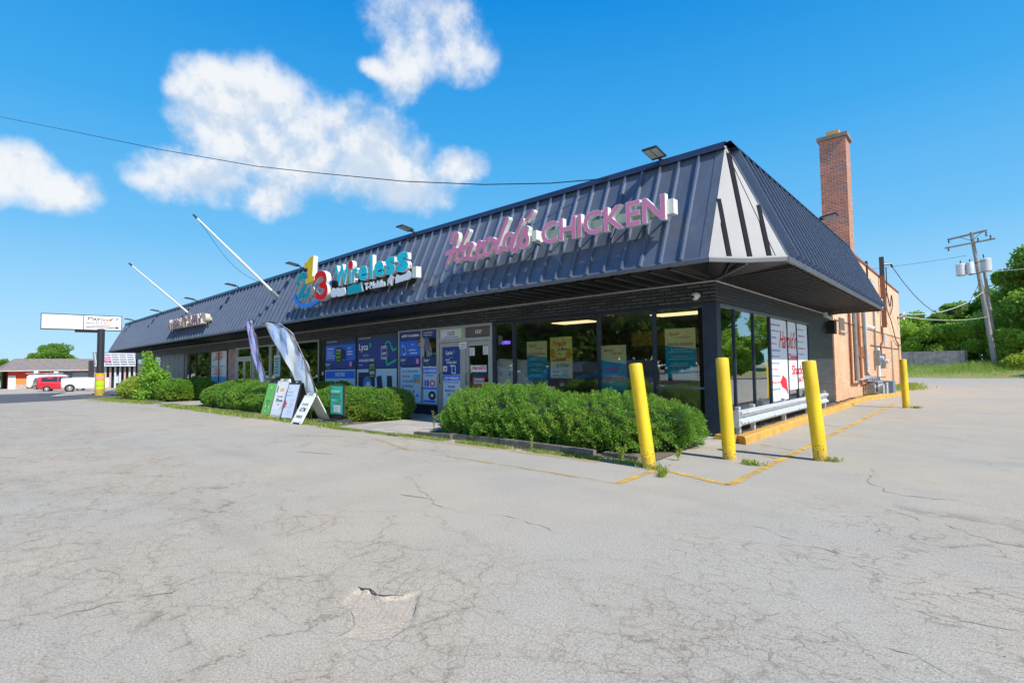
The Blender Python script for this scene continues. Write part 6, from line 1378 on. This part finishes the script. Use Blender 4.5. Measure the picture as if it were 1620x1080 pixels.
o = thing('wall_lamp', 'small white lamp on the brick wall between the conduits', 'lamp', (XW, 27.2, 3.0)); b = MB(); b.box(XW + .003, 27.0, 2.92, XW + .06, 27.4, 3.06, M_white); b.build('base', o); b = MB(); b.tube([(XW + .06, 27.2, 2.98), (XW + .25, 27.35, 2.88)], [.05, .09], M_white, 10); b.build('head', o)
for y, z, lab in ((29.35, 1.6, 'grey electric meter box, left one'), (31.0, 1.45, 'grey electric meter box, right one')):
    o = thing('electric_meter', lab, 'electric meter', (XW, y, z), group='electric meters'); b = MB(); b.box(XW + .01, y - .3, z - .35, XW + .22, y + .3, z + .35, M_grey); b.build('box', o)
    b = MB(); b.lathe([(.10, .22), (.10, .32), (.06, .35)], (XW, y + .1, z), M_galv, 14, axis=0); b.build('dial', o)
gm = thing('gas_meters', 'row of grey gas meters with tangled pipes at the brick wall foot', 'gas meter', (XW + .25, 27.2, 0))
for i in range(5):
    y = 25.9 + i * .55; b = MB(); b.box(XW + .14, y - .17, .14, XW + .40, y + .17, .52, M_grey); b.lathe([(.17, .0), (.15, .09), (.05, .12)], (XW + .27, y, .52), M_grey, 12); m_ = b.build('meter', gm); b = MB(); b.lathe([(.07, 0), (.07, .03)], (XW + .40, y, .40), M_white, 12, axis=0); b.build('dial', m_)
b = MB()
for i in range(5): y = 25.9 + i * .55; b.tube([(XW + .2, y - .1, .6), (XW + .2, y - .1, .8), (XW + .08, y - .1, .84)], .025, M_galv, 7); b.tube([(XW + .3, y + .1, .6), (XW + .3, y + .1, .74), (XW + .5, y + .3, .76)], .022, M_dgrey, 7)
b.tube([(XW + .15, 25.2, .62), (XW + .15, 29.4, .62)], .03, M_rust, 8); b.tube([(XW + .5, 25.6, .22), (XW + .5, 25.6, .58), (XW + .1, 25.6, .6)], .035, M_dgrey, 8); b.tube([(XW + .08, 24.6, .72), (XW + .08, 28.6, .78)], .04, M_galv, 8)
b.tube([(XW + .5, 28.6, 0), (XW + .5, 28.6, .5)], .05, M_galv, 8); b.tube([(XW + .5, 27.4, 0), (XW + .5, 27.4, .45)], .05, M_galv, 8); b.build('pipework', gm)
b = MB(); b.box(XW + .15, 28.9, .02, XW + .7, 29.8, .55, mat('blue_grey_box', (.16, .22, .28), .5)); b.build('regulator_box', gm)
pm = thing('service_mast', 'rusty square service mast with wires, standing above the brick parapet', 'mast', (XW + .15, 31.9, 3.2))
b = MB(); b.bar((XW + .16, 31.9, 3.15), (XW + .16, 31.9, 5.75), .2, .2, M_rust); b.build('lower_post', pm); b = MB(); b.bar((XW + .16, 31.9, 5.75), (XW + .16, 31.9, 6.7), .19, .19, M_dgrey); b.build('upper_post', pm)
b = MB(); b.tube([(XW + .16, 31.9, 6.3), (XW + .5, 32.2, 6.35), (XW + .55, 32.3, 6.2)], .05, M_black, 7); b.build('insulator', pm)
for lab, P in (('loop of slack cable hanging on the brick wall below the mast', [(XW + .3, 32.2, 6.2), (XW + .2, 33.0, 5.3), (XW + .15, 33.0, 4.3), (XW + .15, 34.8, 3.6), (XW + .08, 37.5, 2.6), (XW + .06, 39.9, 2.4)]),
               ('tangled black cable below the brick parapet', [(XW + .1, 32.2, 5.4), (XW + .12, 33.5, 5.2), (XW + .15, 34.6, 4.4), (XW + .15, 35.4, 5.1), (XW + .1, 36.2, 4.6), (XW + .1, 35.0, 4.0)])):
    b = MB(); b.tube(smooth(P, 5), .025, M_black, 5); tag(b.build('cable'), lab, 'cable')
o = thing('wall_bracket', 'grey wire bracket near the far corner of the brick wall', 'bracket', (XW, 39.3, 4.1)); b = MB(); b.tube([(XW + .02, 39.3, 4.1), (XW + .4, 39.5, 4.25)], .08, M_grey, 8); b.build('arm', o); b = MB(); b.tube([(XW + .3, 39.5, 4.0), (XW + .3, 39.5, 4.45)], .06, M_white, 8); b.build('insulator', o)
b = MB(); b.box(XW + .01, 30.8, 4.0, XW + .2, 31.3, 4.5, M_whitem); tag(b.build('junction_box'), 'white junction box at the tip of the navy roof slope', 'junction box')
b = MB(); b.tube([(XW - .35, 26.5, 5.75), (XW - .35, 26.5, 6.15)], .16, M_rust, 12); tag(b.build('roof_vent'), 'short rusty vent pipe on the brick parapet', 'vent')
b = MB(); b.bar((XW + .02, 28.0, 4.9), (XW + .02, 28.0, 5.95), .1, .1, M_dgrey); tag(b.build('roof_post'), 'short dark post on the brick parapet right of the vent pipe', 'post')

# ------------------------------------------------------------------ fence and utility poles
fn_ = thing('wooden_fence', 'weathered grey board fence on the grass bank', 'fence', (-3.8, 64, .8))
x = -8.4; i = 0
b = MB(); rr = random.Random(3)
while x < -.95:
    h = 1.55 + rr.uniform(-.03, .03) ; z = G(x, 64) - .05; z1 = 2.40 - .012 * (x + 6) * 0 + rr.uniform(-.02, .02)
    b.box(x, 64 - rr.uniform(0, .012), z, x + .135, 64.022, z1, M_fence); x += .14
b.build('boards', fn_)
b = MB(); b.box(-8.4, 64.023, 1.1, -.95, 64.06, 1.2, M_fence); b.box(-8.4, 64.023, 2.0, -.95, 64.06, 2.1, M_fence); b.build('rails', fn_)
b = MB(); b.box(-1.0, 63.96, .7, -.88, 64.1, 2.38, M_dgrey); b.build('end_post', fn_)
p0 = np.array([1.06, 64, .6]); p1 = np.array([-.09, 64, 13.3]); up_ = utp = thing('utility_pole', 'grey wooden utility pole leaning left with two crossarms and transformers', 'utility pole', p0)
b = MB(); b.tube([p0, p0 + (p1 - p0) * .5, p1], [.22, .18, .13], M_pole, 14); b.build('pole', utp, smooth=True, auto=.8)
ax = p1 - p0; ax /= np.linalg.norm(ax)
b = MB(); b.bar((-1.80, 64.1, 12.92), (.98, 63.9, 13.27), .12, .16, M_pole); ca = b.build('crossarm', utp)
b = MB(); b.bar((-2.02, 63.85, 12.11), (1.50, 63.85, 12.42), .11, .14, M_pole); b.build('crossarm', utp)
b = MB(); b.bar((-.9, 63.8, 12.95), (-.1, 63.8, 12.5), .04, .04, M_dgrey); b.bar((.7, 63.8, 13.2), (-.05, 63.8, 12.5), .04, .04, M_dgrey); b.build('brace', utp)
for x, z in ((-1.7, 12.75), (.92, 12.95), (-1.75, 12.0), (.35, 12.5), (1.2, 12.6)):
    b = MB(); b.lathe([(.05, -.2), (.08, -.1), (.04, 0), (.08, .1), (.03, .2)], (x, 63.84, z), M_dgrey, 8); b.build('insulator', utp)
for (x, z, s) in ((-.95, 9.85, 1.0), (-.30, 9.9, .8)):
    b = MB(); b.lathe([(.30 * s, -.55), (.36 * s, -.50), (.36 * s, .5), (.30 * s, .56), (.08, .60)], (x, 63.5, z), mat('transformer_paint', (.60, .62, .64), .4, var=.1), 18); t = b.build('transformer', utp, smooth=True, auto=.7)
    b = MB(); b.tube([(x, 63.5, z + .58), (x, 63.5, z + .85)], .05, M_dgrey, 8); b.build('bushing', t)
b = MB(); b.bar((-.4, 63.6, 10.3), (.8, 63.6, 10.5), .06, .06, M_dgrey); b.bar((-.4, 63.6, 9.3), (.8, 63.6, 9.5), .06, .06, M_dgrey); b.build('transformer_bracket', utp)
q0 = np.array([1.25, 66, .7]); q1 = np.array([.66, 66, 10.2]); o = thing('utility_pole', 'thinner utility pole behind the leaning one with one white transformer', 'utility pole', q0)
b = MB(); b.tube([q0, q1], [.16, .12], M_pole, 12); b.build('pole', o, smooth=True, auto=.8)
b = MB(); b.lathe([(.36, -.62), (.42, -.56), (.42, .56), (.36, .62), (.1, .68)], (.80, 65.4, 10.3), mat('transformer_paint', (.6, .62, .64), .4), 18); t = b.build('transformer', o, smooth=True, auto=.7); b = MB(); b.tube([(.7, 65.4, 10.9), (.65, 65.4, 11.35)], .05, M_dgrey, 8); b.build('bushing', t)
b = MB(); b.bar((.1, 65.5, 8.3), (1.3, 65.5, 8.4), .08, .08, M_pole); b.build('crossarm', o)
def wire_(lab, a, c, sag, r=.02, m=M_black):
    a = np.array(a, float); c = np.array(c, float); b = MB(); b.tube([a + (c - a) * t - np.array([0, 0, 4 * sag * t * (1 - t)]) for t in np.linspace(0, 1, 15)], r, m, 6); tag(b.build('overhead_wire'), lab, 'wire')
wire_('thick dark cable sagging from the rusty mast toward the leaning pole', (XW + .55, 32.3, 6.2), (.35, 64, 8.9), 2.9, .02)
wire_('pale cable from the brick wall bracket up to the leaning pole', (XW + .4, 39.5, 4.3), (.5, 63.8, 7.7), .6, .02, M_whitem)
wire_('lower pale cable from the brick wall bracket to the thinner pole', (XW + .35, 39.5, 4.15), (1.0, 66, 5.6), .3, .016, M_whitem)
wire_('thin faint wire crossing the sky behind the brick building', (-30, 70, 14.0), (-.5, 64, 11.2), 1.0, .015)
wire_('pale wire running right from the leaning pole over the trees', (.3, 64, 9.5), (30, 60, 12.0), 1.0, .018, M_whitem)

# ------------------------------------------------------------------ pylon sign
gx, gy = gp(157.5, 625)[:2]; gzv = G(gx, gy)
def Dl(px, py, q): d = ray(px, py); return CAM + d * (q / (d @ np.array([-.66664, .74377, .0])))
fx = np.array([gx, gy, 0]) @ np.array([-.66664, .74377, 0])
s_ = fx / 32.0
L0 = Dl(64, 520.5, 31 * s_); L1 = Dl(64, 494.7, 31 * s_); R0 = Dl(192.5, 524, 33.5 * s_); R1 = Dl(193, 501, 33.5 * s_)
o = thing('pylon_sign', 'white roadside pylon sign with a right arrow on a dark pole with yellow foot', 'pylon sign', (gx, gy, gzv))
zb = (L0[2] + R0[2]) / 2; zt = (L1[2] + R1[2]) / 2; ud = (R0 - L0); ud[2] = 0; Lw = np.linalg.norm(ud); ud /= Lw; nd = np.cross(ud, (0, 0, 1)); nd = nd if nd @ (CAM - L0) > 0 else -nd
Og = np.array([L0[0], L0[1], zb]); fp = lambda u, v, d=0.0: tuple(Og + ud * u + np.array([0, 0, v]) + nd * d); Hh = zt - zb
b = MB(); b.prism([(0, 0), (Lw, 0), (Lw, Hh), (0, Hh)], fp, -.2, .2, M_dgrey); cb = b.build('cabinet', o)
b = MB(); b.prism([(.05, .06), (Lw * .505, .06), (Lw * .505, Hh - .06), (.05, Hh - .06)], fp, .2, .215, M_white); b.build('blank_panel', cb)
P = Board(lambda u, v, d=0.0: fp(u, v, .215 + d * 2)); P.back(Lw * .515, .06, Lw - .05, Hh - .06, (.78, .78, .77)); u0 = Lw * .53
P.text('Pay', u0 + .08, Hh * .60, Hh * .28, (.05, .05, .06), w=Lw * .17, slant=.3).text('less', u0 + Lw * .19, Hh * .62, Hh * .22, srgb(225, 90, 50), w=Lw * .14, slant=.3).poly([(Lw * .84, Hh * .66), (Lw * .88, Hh * .78), (Lw * .93, Hh * .72), (Lw * .96, Hh * .86), (Lw * .95, Hh * .88), (Lw * .92, Hh * .76), (Lw * .87, Hh * .82), (Lw * .83, Hh * .70)], DK)
P.text('Beauty Spa & Salon', u0 + .05, Hh * .42, Hh * .13, (.1, .1, .1), w=Lw * .3).text('708-555-0100', u0 + Lw * .08, Hh * .27, Hh * .08, srgb(210, 50, 50), w=Lw * .24) if False else P.text('Beauty Spa & Salon', u0 + .05, Hh * .42, Hh * .13, (.1, .1, .1), w=Lw * .3).rect(u0 + Lw * .08, Hh * .29, u0 + Lw * .32, Hh * .34, srgb(215, 110, 100))
P.rect(u0 + .05, Hh * .19, Lw * .92, Hh * .23, DK).poly([(Lw * .92, Hh * .12), (Lw * .965, Hh * .21), (Lw * .92, Hh * .30)], DK); P.done('lettered_panel', '', parent=cb)
b = MB(); b.tube([(gx, gy, gzv), (gx, gy, zb + .05)], .19 * s_, M_dgrey, 16); b.build('pole', o, smooth=True, auto=.8)
b = MB(); uo = np.array([gx, gy, 0]) - Og; uu = uo @ ud; b.prism([(uu - 1.5, -.16), (uu + .2, -.16), (uu + .2, -.005), (uu - 1.5, -.005)], fp, -.12, .12, M_dgrey); b.build('arm', o)
b = MB(); b.tube([(gx, gy, gzv), (gx, gy, 1.62 + (gzv))], .26 * s_, M_yel, 16); b.build('foot_sleeve', o, smooth=True, auto=.8)
cdir = (CAM - np.array([gx, gy, 1.4])); cdir[2] = 0; cdir /= np.linalg.norm(cdir); sdr = np.array([-cdir[1], cdir[0], 0])
for z0, z1, c in ((1.15, 1.42, srgb(235, 140, 120)), (.72, 1.0, srgb(150, 215, 40)), (.45, .62, srgb(150, 215, 40))):
    b = MB()
    for k_ in range(6):
        a0 = -.8 + k_ * .27; a1_ = a0 + .27; q = lambda a: np.array([gx, gy, 0]) + (cdir * math.cos(a) + sdr * math.sin(a)) * (.26 * s_ + .012)
        b.quad(q(a0) + (0, 0, gzv + z0), q(a1_) + (0, 0, gzv + z0), q(a1_) + (0, 0, gzv + z1), q(a0) + (0, 0, gzv + z1), ink(c))
    b.build('sticker', o)

# ------------------------------------------------------------------ buildings across the street
GZ = -.86
ob_ = thing('orange_building', 'low red and orange building with a brown shingle hip roof across the street', 'building', (-100, 11, GZ)); XB = -97
b = MB(); b.box(-108, 7.0, .75, XB, 18.5, 1.80, mat('red_wall', (.80, .06, .03), .7, var=.1)); b.build('red_wall', ob_)
b = MB(); b.box(-108, 7.001, GZ, XB - .003, 18.499, .745, mat('orange_wall', (.95, .26, .06), .7, var=.1)); b.build('orange_wall', ob_)
b = MB(); V = [(-109, 6.0, 1.75), (XB + .9, 6.0, 1.75), (XB + .9, 19.3, 1.75), (-109, 19.3, 1.75), (-103, 8.0, 3.5), (-103, 17.3, 3.5)]; b.add(V, [(0, 1, 4), (1, 2, 5, 4), (2, 3, 5), (3, 0, 4, 5), (3, 2, 1, 0)], M_roofsh); b.build('roof', ob_)
b = MB(); b.box(XB + .88, 6.0, 1.66, XB + .93, 19.3, 1.78, M_trim); b.build('fascia', ob_)
b = MB(); b.box(XB + .003, 6.95, GZ, XB + .1, 7.7, 1.1, M_white); b.build('door', ob_); b = MB(); b.box(XB + .003, 11.2, .2, XB + .06, 18.4, 1.45, mat('pale_glazing', (.45, .52, .56), .3)); b.build('window', ob_)
b = MB(); b.box(XB + .065, 11.8, 1.0, XB + .12, 13.6, 1.7, mat('blue_panel', (.20, .28, .34), .4)); b.build('window', ob_)
b = MB(); b.box(XB + .003, 7.75, GZ, XB + .05, 11.1, -.1, M_conc); b.build('plinth', ob_)
o = thing('garage_building', 'pale garage building at the left edge of the picture', 'building', (-104, 3.5, GZ)); b = MB(); b.box(-108, -4, GZ, -98, 6.2, 1.7, M_trim); b.build('wall', o); b = MB()
for k_ in range(5): b.box(-97.995, 3.0, GZ + .5 * k_, -97.95, 5.7, GZ + .5 * k_ + .46, M_white)
b.build('garage_door', o); b = MB(); b.add([(-109, -5, 1.7), (-97, -5, 1.7), (-97, 6.6, 1.7), (-109, 6.6, 1.7), (-103, -3, 2.9), (-103, 6.0, 2.9)], [(0, 1, 4), (1, 2, 5, 4), (2, 3, 5), (3, 0, 4, 5), (3, 2, 1, 0)], M_roofsh); b.build('roof', o)
lo = thing('louvred_shop', 'shop with a white louvred mansard and striped posts beyond the roof end', 'building', (-82, 15, GZ)); XB = -82
b = MB(); b.box(-92, 14.6, GZ, XB - .3, 24, 3.0, mat('shop_dark', (.05, .045, .05), .6)); b.build('wall', lo)
b = MB(); M_louv = mat('louvre', (.66, .68, .72), .5, var=.1)
for k_ in range(6): z = 2.2 + k_ * .3; xx = XB + 1.3 - k_ * .28; b.bar((xx, 13.4 + k_ * .12, z), (xx, 24, z), .05, .15, M_louv)
for k_ in range(10): y = 13.6 + k_ * .8; b.bar((XB + 1.28, y, 2.1), (XB - .15, y, 3.75), .12, .06, M_louv, up=(0, 1, 0))
b.quad((XB + 1.15, 13.4, 2.1), (XB + 1.15, 24, 2.1), (XB - .3, 24, 3.9), (XB - .3, 13.4, 3.9), mat('louvre_back', (.13, .14, .17), .6)); b.build('louvred_mansard', lo)
b = MB()
for k_ in range(16): y = 13.5 + k_ * .5; b.box(XB + .4, y, GZ, XB + .6, y + .2, 2.1, mat('post_white', (.55, .55, .56), .6) if k_ % 3 else mat('post_pink', (.50, .33, .33), .6))
b.build('striped_posts', lo)
b = MB(); b.box(XB - .2, 15.4, GZ, XB + .1, 16.3, 1.9, M_black); dr = b.build('door', lo); b = MB(); b.box(XB + .11, 15.6, .0, XB + .14, 16.1, 1.1, mat('pale_notice', (.5, .65, .8), .5)); b.build('notice', dr)
b = MB(); b.box(XB - .25, 13.4, GZ, XB + .2, 15.0, .4, mat('red_stack', (.7, .12, .04), .6, col2=(.5, .4, .38), vscale=3)); b.build('stock_display', lo)
o = thing('shop_emblem', 'pink round emblem on the louvred mansard', 'sign', (XB + .9, 14.8, 3.0)); b = MB(); b.prism([(14.7 + .42 * math.cos(a * PI / 7) * (1 if a % 2 else .7), 3.0 + .42 * math.sin(a * PI / 7) * (1 if a % 2 else .7)) for a in range(14)], Fside(XB + .95), 0, .06, mat('emblem_pink', (.62, .25, .4), .5)); b.build('emblem', o)

# ------------------------------------------------------------------ vehicles
def vehicle(name, lab, cat, loc, rot, L, st, col, wheels, wr, wins, grp=None, lamps=True, sil=False):
    """st: stations (x, zlow, zbelt, zroof, half width, half width at roof)"""
    o = thing(name, lab, cat, loc, rot, grp, local=True); b = MB(); V = []
    for x, zl, zb_, zr, hw, hr in st:
        V += [(x, -hw * .92, zl), (x, -hw, zl + .15), (x, -hw, zb_), (x, -hr, zr - .05), (x, -hr * .8, zr), (x, hr * .8, zr), (x, hr, zr - .05), (x, hw, zb_), (x, hw, zl + .15), (x, hw * .92, zl)]
    n = 10; F = [(i * n + j, i * n + (j + 1) % n, (i + 1) * n + (j + 1) % n, (i + 1) * n + j) for i in range(len(st) - 1) for j in range(n)] + [tuple(range(n))[::-1], tuple(range((len(st) - 1) * n, len(st) * n))]
    b.add(V, F, col); b.build('body', o, smooth=True, auto=.5)
    def side(x, z, s):
        for a, c in zip(st[:-1], st[1:]):
            if a[0] <= x <= c[0] + 1e-6:
                t = (x - a[0]) / (c[0] - a[0] + 1e-9); zb_ = a[2] + (c[2] - a[2]) * t; zr = a[3] + (c[3] - a[3]) * t; hw = a[4] + (c[4] - a[4]) * t; hr = a[5] + (c[5] - a[5]) * t
                q = min(max((z - zb_) / max(zr - .05 - zb_, .01), 0), 1); return (x, s * (hw + (hr - hw) * q + .012), z)
        return (x, s * st[-1][4], z)
    for w in wins:
        for s in (-1, 1):
            b = MB(); P = [side(x, z, s) for x, z in w]; b.poly(P if s < 0 else P[::-1], M_cglass); b.build('window', o)
    for x in wheels:
        for s in (-1, 1):
            hw = st[len(st) // 2][4]; b = MB(); b.lathe([(wr * .9, -.1), (wr, -.08), (wr, .08), (wr * .9, .1)], (x, s * (hw - .06), wr), M_tyre, 20, axis=1); t = b.build('wheel', o, smooth=True, auto=.6)
            b = MB(); b.lathe([(wr * .62, s * .07), (wr * .58, s * .12), (wr * .2, s * .10), (.02, s * .125)], (x, s * (hw - .06), wr), M_rim, 16, axis=1); b.build('rim', t)
    if lamps:
        for s in (-1, 1):
            b = MB(); a = st[0]; b.box(a[0] - .03, s * a[4] * .8 - .1, a[2] - .28, a[0] + .02, s * a[4] * .8 + .1, a[2] - .08, mat('tail_lamp', (.55, .02, .02), .3)); b.build('tail_light', o)
            a = st[-1]; b = MB(); b.box(a[0] - .02, s * a[4] * .75 - .12, a[2] - .22, a[0] + .03, s * a[4] * .75 + .12, a[2] - .08, M_led); b.build('headlight', o)
    return o
Mw = mat('car_white', (.80, .80, .80), .25, coat=.6); Mr = mat('car_red', (.60, .02, .03), .22, coat=.8); Ms = mat('car_silver', (.42, .40, .38), .3, .5, coat=.6); Mb = mat('car_navy', (.02, .03, .06), .22, coat=.8); Mt = mat('car_teal', (.03, .10, .14), .25, coat=.6); Mg = mat('car_bronze', (.30, .24, .21), .3, .5, coat=.6)
VAN = [(-2.5, .45, 1.1, 1.85, .88, .80), (-2.3, .3, 1.1, 2.0, .98, .86), (.9, .3, 1.1, 2.02, 1.0, .86), (1.5, .3, 1.1, 1.95, 1.0, .80), (2.15, .3, 1.12, 1.2, .98, .84), (2.75, .35, .95, 1.02, .92, .8)]
SUV = [(-2.2, .5, 1.0, 1.4, .84, .7), (-2.1, .35, 1.05, 1.62, .9, .72), (-1.0, .3, 1.05, 1.7, .92, .74), (.3, .3, 1.03, 1.68, .92, .72), (1.05, .3, 1.0, 1.08, .92, .8), (2.0, .35, .9, .98, .88, .76), (2.2, .45, .75, .82, .8, .7)]
SED = [(-2.3, .45, .85, .92, .82, .72), (-2.2, .3, .95, 1.0, .88, .76), (-1.4, .28, .95, 1.1, .9, .7), (-.7, .28, .93, 1.42, .9, .62), (.3, .28, .92, 1.44, .9, .62), (1.1, .28, .92, 1.0, .9, .74), (2.1, .3, .78, .84, .86, .74), (2.3, .42, .62, .68, .78, .7)]
SW = [[(-1.9, 1.12), (-.55, 1.1), (-.55, 1.58), (-1.8, 1.54)], [(-.45, 1.1), (.85, 1.06), (.3, 1.56), (-.45, 1.58)]]
def gpz(px, py): p = gp(px, py); return (p[0], p[1], p[2] + .01)
p = gpz(72, 616); vehicle('parked_van', 'white work van with roof gear parked before the orange building', 'van', (p[0] - 1, p[1] + .8, G(p[0] - 1, p[1] + .8) + .012), math.radians(72), 5.2, VAN, Mw, (-1.6, 1.75), .36, [[(1.0, 1.15), (1.95, 1.15), (1.5, 1.75), (1.0, 1.78)]])
vp = (p[0] - 1, p[1] + .8, G(p[0] - 1, p[1] + .8) + 2.03); o = thing('roof_rack', 'roof rack with white gear on the work van', 'roof rack', vp, math.radians(72), local=True); b = MB()
for x in (-1.8, -.6, .6): b.box(x, -.75, 0, x + .06, .75, .16, M_grey)
for y in (-.75, .75): b.bar((-2.6, y, .18), (1.0, y, .18), .05, .05, M_white)
b.build('rack', o); b = MB(); b.box(-1.9, -.3, .2, -1.5, .3, .5, M_white); b.box(.2, -.3, .2, .6, .2, .42, M_white); b.build('gear', o)
p = gpz(81, 617); vehicle('parked_car', 'silver tailed hatchback half hidden between the van and the red car', 'car', (p[0] + 1.5, p[1] - .2, p[2]), math.radians(20), 4.4, SUV, Ms, (-1.4, 1.35), .33, SW, 'cars parked across the street')
p = gpz(96, 618.5); vehicle('parked_car', 'red sport utility car parked beside the white van', 'car', (p[0] + 2.0, p[1] + .1, p[2]), math.radians(76), 4.4, SUV, Mr, (-1.4, 1.35), .34, SW, 'cars parked across the street')
p = gpz(135, 619.5); PK_ = [(-1.85, .5, 1.0, 1.30, .92, .88), (-1.8, .38, 1.0, 1.38, .97, .92), (-.2, .35, 1.0, 1.42, .98, .92), (.1, .33, 1.0, 1.42, .98, .92), (1.8, .33, 1.0, 1.38, .98, .9), (1.85, .4, 1.0, 1.30, .9, .8)]
vehicle('parked_trailer', 'low white enclosed trailer with faint side writing left of the yellow pylon foot', 'trailer', p, math.radians(82), 3.7, PK_, Mw, (-1.2,), .40, [], lamps=False)
P = Board(lambda u, v, d=0.0: (p[0] + .99 * math.sin(math.radians(82)) + (u) * math.cos(math.radians(82)) + d * math.sin(math.radians(82)), p[1] - .99 * math.cos(math.radians(82)) + u * math.sin(math.radians(82)) - d * math.cos(math.radians(82)), p[2] + v)); P.text('RENTAL', -1.2, .95, .14, (.5, .52, .52), w=1.9).text('CALL TODAY', -1.2, .72, .1, (.55, .57, .57), w=1.6) if False else P.rect(-1.4, .98, 1.3, 1.01, (.4, .42, .42)).rect(-1.0, .78, 1.3, .81, (.4, .42, .42)); P.done('trailer_stripe', 'faint grey stripes along the side of the white trailer', 'stripe')
p = gpz(163, 614); vehicle('parked_car', 'bronze car nose visible right of the yellow pylon foot', 'car', (p[0] + 1, p[1] - .5, p[2]), math.radians(95), 4.6, SED, Mg, (-1.4, 1.4), .32, [[(-1.3, .98), (-.1, .98), (-.1, 1.34), (-.8, 1.32)], [(0, .98), (.95, .98), (.35, 1.34), (0, 1.34)]], 'cars parked across the street')
p = gpz(2, 613); vehicle('parked_car', 'dark teal car cut by the left edge of the picture', 'car', (p[0] - 12, p[1] - 1.5, G(p[0] - 12, 0)), math.radians(80), 4.6, SUV, Mt, (-1.4, 1.35), .34, SW, 'cars parked across the street')
for i, (x, y, m_, st, c_, lb, an) in enumerate(((-13.5, -3.4, Mb, SUV, 'SUV', 'dark blue car parked on the lot, mirrored in the shop windows', 100), (-17.5, -4.4, Mb, SUV, 'car', 'dark blue car parked on the lot, mirrored in the shop windows', 96), (-24, -5, Mb, SED, 'car', 'dark low saloon car parked on the lot, mirrored in the shop windows', 92))):
    vehicle('parked_car', lb, 'car', (x, y, .01), math.radians(an), 4.4, st, m_, (-1.4, 1.38), .34, SW if st is SUV else [[(-1.3, .98), (-.1, .98), (-.1, 1.34), (-.8, 1.32)], [(0, .98), (.95, .98), (.35, 1.34), (0, 1.34)]], 'cars mirrored in the shop windows')
for px, py, h, lab in ((104.5, 619, 1.6, 'dark post with a white base standing by the red car'), (146.5, 619, 1.5, 'thin black post in front of the white trailer')):
    p = gpz(px, py); q = (p[0] + 3, p[1] - .1, G(p[0] + 3, p[1])); o = thing('street_post', lab, 'post', q); b = MB(); b.tube([q, (q[0], q[1], q[2] + h)], .09, M_dgrey, 10); b.build('shaft', o); b = MB(); b.lathe([(.16, 0), (.16, .25), (.1, .3)], q, M_white if 'white' in lab else M_black, 10); b.build('foot', o); b = MB(); b.box(q[0] - .1, q[1] - .16, q[2] + h - .35, q[0] + .1, q[1] + .16, q[2] + h, M_dgrey); b.build('head', o)
